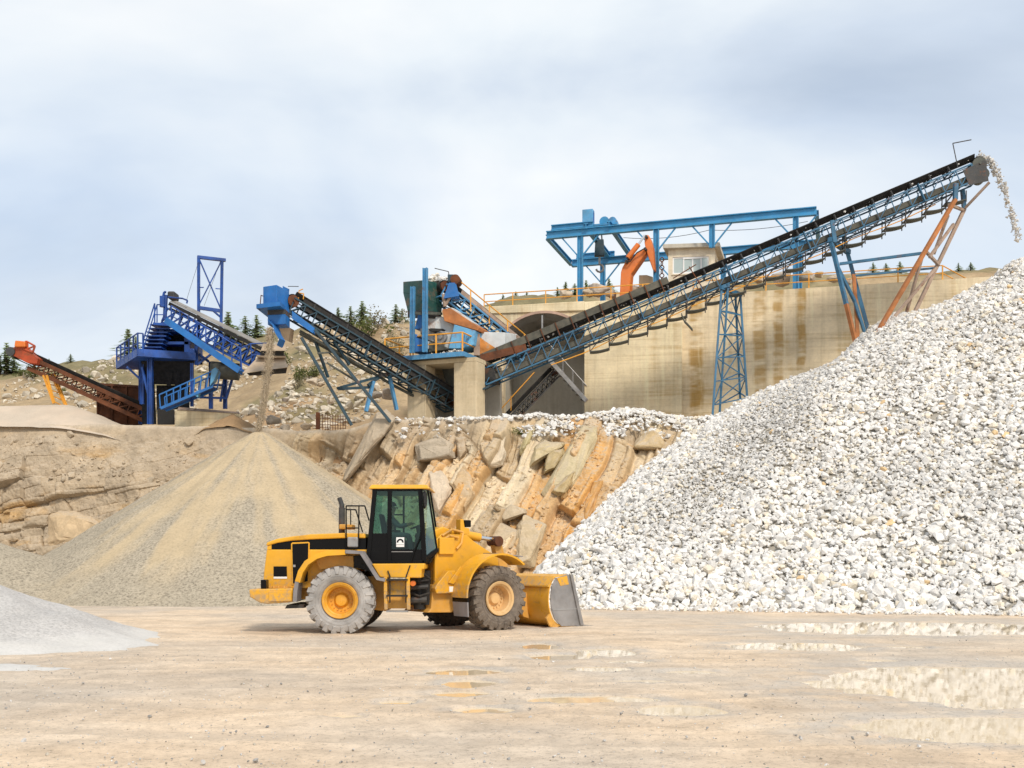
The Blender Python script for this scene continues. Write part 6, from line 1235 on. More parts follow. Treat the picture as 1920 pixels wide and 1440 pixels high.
for k in range(9): q = wr_a.lerp(wr_b, k / 8); m = MB(); m.bar(q, q - Vector((0, 0, 1.25)), 0.06); m.build('rail_post', M_DEEPBLUE, bc)
m = MB(); m.path([Z8(1130, 690, 60.2), Z8(1215, 650, 60.2), Z8(1350, 645, 60.4), Z8(1350, 740, 60.4)], 0.035); m.path([Z8(1215, 650, 60.2), Z8(1225, 800, 60.2)], 0.035); m.path([Z8(1140, 880, 59.8), Z8(1130, 690, 60.2)], 0.035); m.path([Z8(1225, 740, 60.2), Z8(1340, 745, 60.4)], 0.03); m.build('end_rail', M_DEEPBLUE, bc)
m = MB(); fbox(m, 510, 205, 572, 265, 61.6, 0.9); m.build('drive_motor', M_DARKSTEEL, bc, bevel=0.08)
m = MB(); m.path([Z8(520, 258, 61.6), Z8(640, 268, 61.4), Z8(682, 285, 61.4), Z8(675, 310, 61.4)], 0.05); m.path([Z8(455, 340, 61.5), Z8(485, 215, 61.5), Z8(500, 215, 61.5)], 0.07); m.build('head_guard', M_DEEPBLUE, bc)
m = MB(); m.tube(Z8(470, 250, 61.5), Z8(470, 340, 61.5), 0.16, 10); m.tube(Z8(500, 240, 61.7), Z8(490, 450, 61.7), 0.12, 8); m.build('drive_guard', M_DEEPBLUE, bc, smoothed=True)
# lower gangway truss
F6 = Frame(Z8(445, 1200, 60.0), Z8(880, 1010, 60.4), 0.9)
gw = empty('gangway', Z8(650, 1190, 60.4), 'bright blue lattice gangway sloping up under the screening plant', 'gangway')
m = MB(); ptb = [Z8(440, 1195, 60.0), Z8(880, 1010, 60.4)]; ptt = [Z8(430, 1080, 60.0), Z8(905, 868, 60.4)]
for y in (0, 0.9):
    o = Vector((0.1, y, 0)); m = MB(); m.bar(ptb[0] + o, ptb[1] + o, 0.09, 0.14); m.bar(ptt[0] + o, ptt[1] + o, 0.07); m.build('chord', M_BLUE if False else M_BRIGHTBLUE, gw); m = MB()
    for k in range(9): f = k / 8; m.bar(ptb[0].lerp(ptb[1], f) + o, ptt[0].lerp(ptt[1], f) + o, 0.06)
    m.build('lattice_web', M_BRIGHTBLUE, gw)
m = MB(); m.strip([ptb[0], ptb[0] + Vector((0.1, 0.9, 0))], [ptb[1], ptb[1] + Vector((0.1, 0.9, 0))], (0, 0, 0.05)); m.build('floor_grating', M_DEEPBLUE, gw)
m = MB(); m.prism([Z8(885, 870, 60.2), Z8(920, 850, 60.2), Z8(940, 880, 60.2), Z8(905, 960, 60.2), Z8(870, 1005, 60.2)], (0, 0.5, 0)); m.build('end_plate', M_LIGHTBLUE, gw); m = MB(); m.prism([Z8(755, 1050, 60.3), Z8(780, 1040, 60.3), Z8(770, 1100, 60.3), Z8(745, 1090, 60.3)], (0, 0.4, 0)); m.build('end_plate', M_LIGHTBLUE, gw)
m = MB(); q = Z8(1010, 870, 62.6); m.tube(q + Vector((-0.9, 0, 0)), q + Vector((0.7, 0.2, -0.1)), 0.5, 14); tag(m.build('tank', M_GUARD, smoothed=True), 'dusty horizontal drum tucked below the blue walkway of the plant', 'drum')
# mast
ms = empty('lattice_mast', Z8(870, 600, 64.0), 'tall blue cross braced portal mast rising above the screening plant', 'mast')
ma, mb, mc, md = P(372.5, 483, 63.2), P(372.5, 640, 63.2), P(416.5, 487, 63.8), P(414, 640, 63.8)
for a, b in ((ma, mb), (mc, md)): m = MB(); m.bar(a, b, 0.15); m.build('mast_leg', M_BLUE if False else M_DEEPBLUE, ms)
m = MB(); m.bar(P(370, 482, 63.2), P(423, 488, 63.9), 0.22, 0.17); m.bar(P(372, 577, 63.2), P(414, 583, 63.8), 0.14, 0.2); m.build('crossbar', M_DEEPBLUE, ms)
m = MB(); m.bar(P(374, 487, 63.2), P(413, 577, 63.8), 0.07); m.bar(P(414.5, 491, 63.8), P(373, 572, 63.2), 0.07); m.bar(P(400, 583, 63.5), P(414, 595, 63.8), 0.09); m.bar(P(374, 539, 63.2), P(382, 539, 63.2), 0.05); m.bar(P(404, 541, 63.7), P(415, 542, 63.8), 0.05); m.build('brace', M_DEEPBLUE, ms)
m = MB(); m.tube(P(374, 485, 63.2), P(350, 562, 62.4), 0.012, 4); m.tube(P(413, 490, 63.8), P(383, 573, 62.8), 0.012, 4); m.build('guy_wire', M_MATBLACK, ms)
# sand-dusted chutes at the right end of the plant
dc = empty('dusty_chute', Z4(240, 800, 60.6), 'sand covered sheet chutes with dark gaps beneath the blue spout', 'chute')
def plate(pts, nm, mat=M_DUSTY, dep=0.06): m = MB(); m.prism([Z4(*p) for p in pts], (0, 0.04, -dep)); m.build(nm, mat, dc)
plate([(165, 670, 59.6), (385, 672, 59.6), (360, 690, 61.6), (200, 690, 61.6)], 'upper_sheet')
m = MB(); m.hexa([Z4(55, 800, 59.2), Z4(400, 755, 59.2), Z4(400, 755, 61.4), Z4(90, 790, 61.4)], [Z4(185, 665, 60.2), Z4(372, 670, 60.2), Z4(372, 670, 61.2), Z4(200, 665, 61.2)]); m.build('lower_hood', M_DUSTY, dc, bevel=0.03)
m = MB(); m.hexa([Z4(185, 664, 60.3), Z4(365, 668, 60.3), Z4(365, 668, 61.1), Z4(190, 664, 61.1)], [Z4(205, 632, 60.3), Z4(372, 632, 60.3), Z4(372, 632, 61.1), Z4(205, 632, 61.1)]); m.build('gap_box', M_DARKSTEEL, dc)
m = MB(); m.hexa([Z4(195, 631, 59.8), Z4(385, 631, 59.8), Z4(385, 631, 61.2), Z4(195, 631, 61.2)], [Z4(215, 575, 60.0), Z4(385, 590, 60.0), Z4(385, 590, 61.0), Z4(215, 575, 61.0)]); m.build('upper_hood', M_DUSTY, dc, bevel=0.03)
m = MB(); m.hexa([Z4(110, 818, 59.8), Z4(385, 800, 59.8), Z4(385, 800, 61.2), Z4(110, 818, 61.2)], [Z4(90, 798, 59.9), Z4(395, 757, 59.9), Z4(395, 757, 61.2), Z4(90, 798, 61.2)]); m.build('lower_box', M_DARKSTEEL, dc)

# ================================================================== RED CONVEYOR, RUSTY BIN, CONCRETE BLOCK
def Z3(x, y, d): return P(x / 4, 460 + y / 4, d)
F7 = Frame(Z3(1120, 1250, 64.2), Z3(95, 782, 63.0), 0.75)
rc = empty('rusty_conveyor', Z3(450, 1240, 64), 'rusty red conveyor with an orange head at the far left', 'conveyor')
lattice(F7, rc, M_RUST, 0.62, 12, 0, F7.len - 1.5, 0.14, 0.06, first=1); belt(F7, rc, 0.12, -0.38, M_RUBBER, head_r=0.25)
for h in (0.0, -0.62): m = MB(); m.bar(F7(0, -0.06, h), F7(F7.len - 1.2, -0.06, h), 0.05, 0.24); m.build('side_channel', M_RUST, rc)
m = MB(); m.prism([Z3(x, y, 62.8) for x, y in ((60, 790), (150, 735), (285, 845), (275, 890), (200, 880), (95, 825))], (0, 1.0, 0)); m.build('head_casing', M_RED, rc, bevel=0.03)
m = MB(); m.path([Z3(160, 740, 62.8), Z3(200, 720, 62.8), Z3(262, 755, 62.8), Z3(245, 805, 62.8), Z3(180, 780, 62.8)], 0.06); m.path([Z3(200, 720, 62.8), Z3(210, 790, 62.8)], 0.05); m.path([Z3(210, 775, 62.8), Z3(262, 755, 62.8)], 0.05); m.build('head_guard', M_RED, rc)
m = MB(); m.tube(Z3(75, 795, 62.7), Z3(75, 795, 62.7) + Vector((0, 1.1, 0)), 0.27, 14); m.build('head_pulley', M_DARKSTEEL, rc, smoothed=True)
m = MB(); q = Z3(150, 735, 62.6); m.hexa([q + Vector((-0.35, 0, -0.2)), q + Vector((0.3, 0, -0.2)), q + Vector((0.3, 0.5, -0.2)), q + Vector((-0.35, 0.5, -0.2))], [q + Vector((-0.3, 0, 0.18)), q + Vector((0.3, 0, 0.12)), q + Vector((0.3, 0.5, 0.12)), q + Vector((-0.3, 0.5, 0.18))]); m.build('motor', M_ORANGE, rc, bevel=0.05)
for a, b in (((325, 975, 63.2), (402, 1185, 63.0)), ((382, 965, 64.0), (512, 1250, 63.6))):
    for o in (0, 28): m = MB(); m.bar(Z3(a[0] + o * 0.9, a[1], a[2]), Z3(b[0] + o * 0.2, b[1], b[2]), 0.10); m.build('support_leg', M_RAIL, rc)
m = MB()
for k in range(5): f = (k + 0.5) / 5; m.bar(Z3(325 + 77 * f, 975 + 210 * f, 63.2), Z3(382 + 130 * f, 965 + 285 * f, 63.9), 0.05)
m.build('leg_brace', M_RAIL, rc)
rb = empty('rusty_bin', Z3(900, 1340, 66), 'large rusty steel bin standing behind the red conveyor', 'bin')
m = MB(); a, b, c, d_ = Z3(735, 1042, 65.2), Z3(1062, 1062, 65.4), Z3(1060, 1062, 68.0), Z3(760, 1042, 68)
m.hexa([Vector((p.x, p.y, 9.0)) for p in (a, b, c, d_)], [a, b, c, d_]); m.build('bin_wall', M_RUST, rb)
m = MB(); m.bar(a + Vector((0, -0.04, 0)), b + Vector((0, -0.04, 0)), 0.12, 0.14)
for f in (0.0, 0.33, 0.66, 1.0): q = a.lerp(b, f); m.bar(Vector((q.x, q.y - 0.05, 9.0)), q + Vector((0, -0.05, -0.07)), 0.1)
m.build('stiffener', M_RUST, rb)
cbk = empty('concrete_block', Z3(1550, 1345, 62.4), 'low pale concrete footing wall under the right end of the blue plant', 'concrete block')
m = MB(); m.hexa([Vector((p.x, p.y, 8.9)) for p in (Z3(1312, 1345, 62.0), Z3(1800, 1345, 61.8), Z3(1790, 1345, 64.5), Z3(1330, 1345, 64.5))], [Z3(1312, 1232, 62.0), Z3(1800, 1262, 61.8), Z3(1790, 1262, 64.5), Z3(1330, 1232, 64.5)]); m.build('block', M_CONCLIGHT, cbk, bevel=0.04)
m = MB(); m.hexa([Z3(1330, 1234, 61.95), Z3(1800, 1262, 61.75), Z3(1790, 1262, 64.4), Z3(1330, 1234, 64.4)], [Z3(1340, 1212, 62.3), Z3(1790, 1248, 62.1), Z3(1780, 1248, 64.2), Z3(1340, 1212, 64.2)]); m.build('soil_cap', M_PRIMER, cbk)
m = MB(); m.hexa([Z3(1180, 1345, 62.4), Z3(1310, 1345, 62.4), Z3(1310, 1345, 64), Z3(1180, 1345, 64)], [Z3(1180, 1228, 62.4), Z3(1310, 1232, 62.4), Z3(1310, 1232, 64), Z3(1180, 1228, 64)]); tag(m.build('shade_box', M_MATBLACK, bevel=0.03), 'black box standing for the shaded opening between the thick blue column and the concrete footing', 'hood')  # matt black box painted in where there is only a shaded opening
# small earth heap and rebar cage
M_EARTH = sand_mat('brown earth', (0.40, 0.25, 0.13), (0.38, 0.26, 0.15), 0.3, 10, 0.4); EA = Z3(1745, 1252, 61.4)
heap('earth_heap', (EA.x - 2.2, EA.x + 2.2), (EA.y - 1.6, EA.y + 2), 0.1, lambda X, Y: EA.z - 0.62 * np.hypot(X - EA.x, Y - EA.y) + 0.15 * fbm(X * 1.4, Y * 1.4, 71, 4), lambda X, Y, Z: 0.5 + 0.5 * fbm(X, Y, 72, 3), M_EARTH, 'small brown earth heap leaning on the concrete footing', 'earth heap')
rg = empty('rebar_cage', P(622, 805, 60.9), 'rusty rebar mesh cage standing at the edge of the bench', 'rebar cage')
m = MB(); a, b = P(600, 803, 60.9), P(648, 805, 60.9)
for k in range(11): q = a.lerp(b, k / 10); m.tube(q - Vector((0, 0, 0.3)), q + Vector((0, 0, 0.82)), 0.018, 5)
for k in range(5): m.tube(a + Vector((0, 0, 0.05 + 0.17 * k)), b + Vector((0, 0, 0.05 + 0.17 * k)), 0.015, 5)
m.build('rebar_lattice', M_RUST, rg)
m = MB(); m.bar(P(596, 805, 60.8), P(596, 773, 60.8), 0.22, 0.12); m.build('end_post', M_RUST, rg)
# ================================================================== WHEEL LOADER
LX, LY = -4.38, 28.5
ld = empty('wheel_loader', (LX, LY, 0), 'big yellow wheel loader with a black cab, articulated towards the gravel pile', 'wheel loader')
def LP(px, py, yl=0.0): d = LY + yl; return Vector(((px - 960) * d / FOC - LX, yl, EYE + (HOR - py) * d / FOC))
I4 = Matrix()
def K(): return MB(M=I4)
def side(poly, y0, y1, ref=None):
    """prism of a side profile given in photo columns/rows on the near face y0, straight across to y1"""
    pts = [LP(px, py, y0) for px, py in poly]; m = K(); m.prism(pts, (0, y1 - y0, 0)); return m
side([(467, 1105), (520, 1103.5), (549, 1103), (549, 1129), (502, 1132.5), (488, 1131), (468, 1119)], -1.32, 1.32).build('counterweight', M_YELLOW, ld, bevel=0.03)
side([(504, 1109), (546, 1109), (546, 1127), (504, 1128)], -1.345, -1.30).build('counterweight_cover', M_YELLOW, ld, bevel=0.008)
m = K()
for px in (513, 522, 533): q = LP(px, 1102.5, -1.1); m.tube(q, q + Vector((0, 0, 0.06)), 0.035, 8)
m.bar(LP(505, 1105, -1.0) + Vector((0, 0, 0.06)), LP(540, 1105, -1.0) + Vector((0, 0, 0.06)), 0.05); m.build('tow_hitch', M_YELLOWDIRTY, ld)
side([(500, 1030), (495, 1070), (492, 1103), (600, 1103), (668, 1070), (690, 1062), (690, 1030)], -0.84, 0.84).build('engine_body', M_YELLOW, ld, bevel=0.03)
side([(502, 1029.6), (502, 1024), (522, 1016), (582, 1010), (686, 1009.6), (686, 1029.6)], -0.835, 0.835).build('engine_grille_band', M_BLACK, ld)
side([(498.5, 1024), (500, 1017), (520, 1010), (545, 1006), (582, 1001.6), (643, 999.2), (683.5, 1000), (685.5, 1009.2), (640, 1009.2), (582, 1011.5), (545, 1014), (520, 1018)], -0.88, 0.88).build('hood', M_YELLOW, ld, bevel=0.03)
side([(501, 1025), (509, 1021), (509, 1030.5), (501, 1030.5)], -0.846, -0.838).build('grille_post', M_YELLOW, ld)
side([(545.5, 1019.5), (548, 1017), (578, 1016), (580.5, 1018), (579, 1092), (547, 1097)], -0.862, -0.842).build('door_frame', M_YELLOW, ld, bevel=0.006)
gd = side([(548, 1020), (578, 1018.5), (577, 1090), (549.5, 1094)], -0.872, -0.863).build('radiator_door', M_BLACK, ld)
m = K(); q = LP(552, 1061, -0.88); m.box((q.x - 0.03, q.y - 0.02, q.z - 0.03), (q.x + 0.03, q.y + 0.012, q.z + 0.03)); m.build('door_handle', M_GREYSTEEL, gd)
side([(513, 1062), (537.5, 1062), (538, 1081), (513, 1081)], -0.858, -0.842).build('side_vent', M_BLACK, ld)
side([(513, 1081.3), (538, 1081.3), (538, 1085), (513, 1085)], -0.856, -0.842).build('label_strip', M_WHITE, ld)
side([(488.5, 1087), (499, 1087), (499, 1104), (488.5, 1104)], -1.25, -0.95).build('tail_lamp', M_BLACK, ld, bevel=0.02)
# rear fender
fp = [(553, 1090), (559, 1070), (571, 1052), (590, 1039), (612, 1032.5), (647, 1030.5)]
def sheet(pts, y0, y1, th, up=None):
    m = K(); A = [LP(px, py, y0) for px, py in pts]; B = [p + Vector((0, y1 - y0, 0)) for p in A]; n = len(A); O = []
    for i in range(n):
        t = (A[min(i + 1, n - 1)] - A[max(i - 1, 0)]).normalized(); O.append(Vector((t.z, 0, -t.x)) * th)
    for i in range(n - 1): m.hexa([A[i], A[i + 1], B[i + 1], B[i]], [A[i] + O[i], A[i + 1] + O[i + 1], B[i + 1] + O[i + 1], B[i] + O[i]])
    return m
sheet(fp, -1.42, -0.86, 0.13).build('rear_fender', M_YELLOW, ld, smoothed=True)
sheet([(549, 1128), (550, 1108), (553, 1090)], -1.42, -0.86, 0.10).build('mud_flap', M_PLATE, ld)
sheet([(647, 1031), (679, 1033.5), (711, 1083), (722, 1084)], -1.42, -0.86, 0.09).build('tread_plate', M_PLATE, ld)
side([(590, 1046), (620, 1040), (662, 1043), (663, 1066), (640, 1062), (600, 1068)], -0.95, -0.845).build('wheel_arch', M_YELLOWDIRTY, ld)
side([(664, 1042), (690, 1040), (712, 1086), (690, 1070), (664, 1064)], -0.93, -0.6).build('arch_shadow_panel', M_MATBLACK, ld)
# chassis
side([(560, 1100), (700, 1080), (722, 1085), (724, 1146), (690, 1142), (600, 1128), (560, 1122)], -0.55, 0.55).build('rear_frame', M_YELLOWDIRTY, ld)
side([(538, 1134), (570, 1134), (570, 1140), (534, 1141)], -0.9, 0.9).build('rear_skid', M_DARKSTEEL, ld)
side([(697, 1057), (796, 1056.5), (795.5, 1067), (790.5, 1068), (790, 1083.5), (722, 1083), (712, 1082)], -1.30, 0.9).build('cab_platform', M_YELLOW, ld, bevel=0.025)
side([(728, 1088), (762, 1088), (762, 1117), (728, 1117)], -1.12, -0.5).build('fuel_tank', M_YELLOW, ld, bevel=0.03)
side([(724, 1118), (766, 1118), (764, 1141), (728, 1141)], -1.08, -0.5).build('battery_box', M_YELLOWDIRTY, ld, bevel=0.02)
for x0, x1 in ((720.5, 726), (762, 769)):
    m = K()
    for a, b in ((1082, 1110), (1110, 1143)): m.bar(LP((x0 + x1) / 2, a, -1.28), LP((x0 + x1) / 2 + (b > 1120) * 1, b, -1.28), 0.085, 0.14)
    lad = m.build('ladder_frame', M_YELLOW, ld, bevel=0.01)
for py in (1087, 1117, 1146): m = K(); m.bar(LP(725, py, -1.30), LP(765, py, -1.30), 0.20, 0.04); m.build('ladder_step', M_GREYSTEEL if py == 1146 else M_MATBLACK, lad)
m = K(); m.path([LP(727, 1070, -1.33), LP(731, 1080, -1.33), LP(731, 1130, -1.33)], 0.018); m.path([LP(769, 1060, -1.33), LP(762, 1080, -1.33), LP(761, 1130, -1.33)], 0.018); m.build('grab_rail', M_MATBLACK, lad)
q = LP(774, 1094, -1.2); m = K(); m.tube(q, q + Vector((0, 0.2, 0)), 0.07, 12); m.build('reflector', M_ORANGE, ld, smoothed=True)
side([(768, 1070), (806, 1070), (806, 1134), (768, 1134)], -0.35, 0.35).build('hitch_block', M_MATBLACK, ld)
m = K(); m.tube(LP(787, 1060, -0.2), LP(787, 1142, -0.2), 0.16, 14); m.tube(LP(770, 1102, -0.55), LP(803, 1100, -0.5), 0.06, 8); m.tube(LP(770, 1125, -0.55), LP(800, 1124, -0.5), 0.09, 10); m.build('steering_cylinder', M_DARKSTEEL, ld, smoothed=True)
m = K(); m.path([LP(772, 1080, -0.5), LP(784, 1072, -0.6), LP(797, 1078, -0.5), LP(806, 1086, -0.4)], 0.035); m.path([LP(770, 1112, -0.55), LP(786, 1118, -0.62), LP(806, 1112, -0.5)], 0.035); m.path([LP(768, 1086, -0.6), LP(783, 1090, -0.66), LP(804, 1088, -0.5)], 0.03); m.build('hydraulic_hose', M_RUBBER, ld)
# exhaust, air filter, hand rails
m = K(); q = LP(641, 1000, -0.15); t_ = LP(641, 952, -0.15); m.tube(q, t_, 0.085, 14); m.tube(t_, t_ + Vector((0, 0, 0.06)), 0.07, 12); m.tube(t_ + Vector((0.01, 0, 0.05)), t_ + Vector((-0.07, 0, 0.27)), 0.065, 12, 0.06); m.build('exhaust_pipe', M_DARKSTEEL, ld, smoothed=True)
m = K(); a, b = LP(636, 992, -0.45), LP(660, 983, -0.45); m.box((a.x, -0.45, a.z), (b.x, 0.15, b.z)); m.build('air_cleaner', M_YELLOWDIRTY, ld, bevel=0.02)
m = K(); m.path([LP(649, 1027, -0.92), LP(649, 948.5, -0.92), LP(684, 948.5, -0.92), LP(692, 976, -0.92)], 0.019, 8); m.path([LP(649, 955.5, -0.9), LP(667, 955.5, -0.9), LP(680, 998, -0.9)], 0.017, 8); m.path([LP(673, 948.5, -0.92), LP(672.5, 1022, -0.92)], 0.017, 8); m.path([LP(649, 990, -0.92), LP(673, 990, -0.92)], 0.017, 8); m.path([LP(657.5, 955.5, -0.9), LP(657.5, 984, -0.9)], 0.015, 8); m.build('hood_handrail', M_BLACK, ld, smoothed=True)
m = K(); a, b = LP(651, 1026, -0.98), LP(671, 1007, -0.98); m.box((a.x, -0.98, a.z), (b.x, -0.89, b.z)); m.build('step_box', M_GREYSTEEL, ld, bevel=0.03)
# ---------------- cab
cb_ = K(); YN, YF = -0.88, 0.80
def edge(px0, py0, px1, py1, w_, y, m): m.bar(LP(px0, py0, y), LP(px1, py1, y), w_, w_)
BL, TL, TR, BR = (690, 1055), (703, 917), (788, 917), (796, 1055); ML = (728.5, 917); MB_ = (730, 1055)
m = K()
for y in (YN, YF):
    for a, b, w_ in ((BL, TL, 0.11), (MB_, (731, 917), 0.11), (BR, TR, 0.12), (TL, TR, 0.10), (BL, BR, 0.12)): m.bar(LP(a[0], a[1], y), LP(b[0], b[1], y), w_, w_, (0, 1, 0))
for a in (TL, TR, BL, BR): m.bar(LP(a[0], a[1], YN), LP(a[0], a[1], YN) + Vector((0, YF - YN, 0)), 0.10)
tf, bf = LP(802, 917, -0.45), LP(819.5, 1031, -0.45)
m.bar(tf, bf, 0.05); m.bar(tf + Vector((0, 0.9, 0)), bf + Vector((0, 0.9, 0)), 0.05); m.bar(tf, LP(788, 917, YN), 0.07); m.bar(tf, tf + Vector((0, 0.9, 0)), 0.07); m.bar(bf, bf + Vector((0, 0.9, 0)), 0.08); m.bar(bf, LP(796, 1048, YN), 0.10); m.bar(bf, LP(800, 1055, -0.5), 0.10)
cabf = m.build('cab_frame', M_BLACK, ld, bevel=0.012)
m = K(); m.prism([LP(*p, YN - 0.02) for p in ((690, 1055), (695.5, 1000), (729, 1000), (730, 1055))], (0, 0.06, 0)); m.build('cab_panel', M_BLACK, ld); m = K(); m.prism([LP(*p, YN - 0.02) for p in ((731, 1055), (731, 1030), (795, 1030), (796, 1055))], (0, 0.06, 0)); m.build('door_panel', M_BLACK, ld); m = K(); m.prism([LP(*p, YF - 0.02) for p in ((690, 1055), (695.5, 1000), (796, 1020), (796, 1055))], (0, 0.06, 0)); m.build('cab_panel', M_BLACK, ld)
m = K(); m.prism([LP(*p, YN) for p in ((690, 1055), (694, 1010), (694, 1010), (690, 1055))][:3], (0, YF - YN, 0)) if False else m.hexa([LP(690, 1055, YN), LP(690, 1055, YN) + Vector((0.05, 0, 0)), LP(690, 1055, YN) + Vector((0.05, YF - YN, 0)), LP(690, 1055, YN) + Vector((0, YF - YN, 0))], [LP(695, 1000, YN), LP(695, 1000, YN) + Vector((0.05, 0, 0)), LP(695, 1000, YN) + Vector((0.05, YF - YN, 0)), LP(695, 1000, YN) + Vector((0, YF - YN, 0))]); m.build('rear_panel', M_BLACK, ld)
m = K(); m.hexa([LP(797, 1055, -0.6), LP(806, 1056, -0.5), LP(806, 1056, -0.5) + Vector((0, 1.0, 0)), LP(797, 1055, -0.6) + Vector((0, 1.2, 0))], [LP(797, 1049, -0.86), LP(819, 1033, -0.45), LP(819, 1033, -0.45) + Vector((0, 0.9, 0)), LP(797, 1049, -0.86) + Vector((0, 1.6, 0))]); m.build('front_sill', M_MATBLACK, ld)
def pane(pts, nm='window_pane'): m = K(); m.add(pts, [tuple(range(len(pts)))]); return m.build(nm, M_GLASS, ld, fix=False)
pane([LP(697, 1000, YN), LP(705, 919, YN), LP(727, 919, YN), LP(728, 1000, YN)]); pane([LP(733, 1030, YN), LP(733, 919, YN), LP(786, 919, YN), LP(793, 1030, YN)], 'door_pane')
pane([LP(697, 1000, YF), LP(705, 919, YF), LP(727, 919, YF), LP(728, 1000, YF)]); pane([LP(733, 1018, YF), LP(733, 919, YF), LP(786, 919, YF), LP(793, 1018, YF)])
pane([LP(797, 1046, YN), LP(789, 919, YN), tf, bf], 'windscreen'); pane([tf, bf, bf + Vector((0, 0.9, 0)), tf + Vector((0, 0.9, 0))], 'windscreen'); pane([LP(696, 1000, YN), LP(704, 919, YN), LP(704, 919, YN) + Vector((0, YF - YN, 0)), LP(696, 1000, YN) + Vector((0, YF - YN, 0))])
m = K(); a = [LP(690, 915.5, -1.0), LP(807, 916, -1.0)]; m.hexa([LP(690, 916.5, -1.0), LP(807, 916.5, -1.0), LP(807, 916.5, -1.0) + Vector((0, 1.95, 0)), LP(690, 916.5, -1.0) + Vector((0, 1.95, 0))], [LP(696, 908.5, -0.94), LP(800, 908.5, -0.94), LP(800, 908.5, -0.94) + Vector((0, 1.83, 0)), LP(696, 908.5, -0.94) + Vector((0, 1.83, 0))]); m.build('cab_roof', M_YELLOW, ld, bevel=0.035)
m = K(); m.box((LP(705, 0, 0).x, -0.8, LP(0, 927, 0).z), (LP(786, 0, 0).x, 0.72, LP(0, 917, 0).z)); m.build('headliner', M_PLATE, ld)
m = K(); m.box((LP(691, 0, 0).x, -0.84, LP(0, 1055, 0).z), (LP(796, 0, 0).x, 0.76, LP(0, 1050, 0).z)); m.build('cab_floor', M_MATBLACK, ld)
st_ = K(); a = LP(741, 1010, -0.05); sx = a.x
st_.box((sx - 0.28, -0.30, 2.30), (sx + 0.26, 0.22, 2.48)); st_.hexa([(sx - 0.30, -0.28, 2.44), (sx - 0.17, -0.28, 2.44), (sx - 0.17, 0.20, 2.44), (sx - 0.30, 0.20, 2.44)], [(sx - 0.42, -0.24, 3.12), (sx - 0.31, -0.24, 3.12), (sx - 0.31, 0.16, 3.12), (sx - 0.42, 0.16, 3.12)]); st_.box((sx - 0.2, -0.2, 1.96), (sx + 0.2, 0.12, 2.3)); st_.build('driver_seat', M_MATBLACK, ld, bevel=0.04)
m = K(); wc = Vector((sx + 0.60, -0.04, 2.80)); m.tube((sx + 0.78, -0.04, 1.96), wc, 0.06, 10); ax_ = Vector((-0.35, 0, 0.94)); m.lathe([(0.205, -0.018), (0.225, 0), (0.205, 0.018), (0.185, 0)], wc, ax_, 24, True); m.tube(wc + Vector((0, -0.2, 0)), wc + Vector((0, 0.2, 0)), 0.018, 6); m.build('steering_wheel', M_MATBLACK, ld, smoothed=True)
m = K(); m.box((sx + 0.55, -0.30, 1.96), (sx + 0.85, 0.28, 2.62)); m.build('dashboard', M_MATBLACK, ld, bevel=0.05)
m = K(); m.bar(LP(757, 917, YF + 0.03), LP(757, 1018, YF + 0.03), 0.05); m.bar(LP(731, 965, YF + 0.03), LP(757, 965, YF + 0.03), 0.04); m.build('far_door_bar', M_BLACK, ld)
m = K(); a = LP(743, 1025.5, YN - 0.03); b = LP(758, 1007.5, YN - 0.03); m.box((a.x, YN - 0.036, a.z), (b.x, YN - 0.030, b.z)); stk_ = m.build('door_sticker', M_WHITE, ld)
m = K(); c = Vector(((a.x + b.x) / 2, YN - 0.039, a.z + (b.z - a.z) * 0.52)); ro, ri = 0.088, 0.045
for k in range(12):
    t0, t1 = math.pi * (-0.08 + 1.16 * k / 12), math.pi * (-0.08 + 1.16 * (k + 1) / 12); f = lambda r, t: c + Vector((r * math.cos(t), 0, r * math.sin(t) * 0.95)); m.prism([f(ri, t0), f(ro, t0), f(ro, t1), f(ri, t1)], (0, 0.0025, 0))
m.prism([c + Vector((x, 0, z)) for x, z in ((-0.095, -0.075), (0.095, -0.075), (0.095, -0.068), (-0.095, -0.068))], (0, 0.0025, 0)); m.build('emblem', M_BLACK, stk_)
m = K(); m.bar(LP(734, 1034.5, YN - 0.03), LP(774, 1034.5, YN - 0.03), 0.02, 0.016); m.build('door_trim', M_GREYSTEEL, ld)
m = K(); m.path([LP(791, 988, YN - 0.08), LP(787, 1010, YN - 0.10), LP(776, 1035, YN - 0.10), LP(768, 1062, YN - 0.12)], 0.02, 8); m.build('door_grab_bar', M_BLACK, ld, smoothed=True)
m = K(); m.lathe([(0.0, -0.03), (0.10, -0.03), (0.12, 0.0), (0.10, 0.03), (0.0, 0.03)], (0, 0, 0), (1, -0.35, 0), 20); 
for i, v in enumerate(m.v): m.v[i] = LP(796, 937, -1.08) + Vector((v.x, v.y, v.z * 2.0))
mir = m.build('mirror', M_BLACK, ld, smoothed=True); m = K(); m.path([LP(786, 918, YN), LP(795, 919, -1.05), LP(796, 927, -1.08)], 0.015); m.build('mirror_arm', M_BLACK, mir)
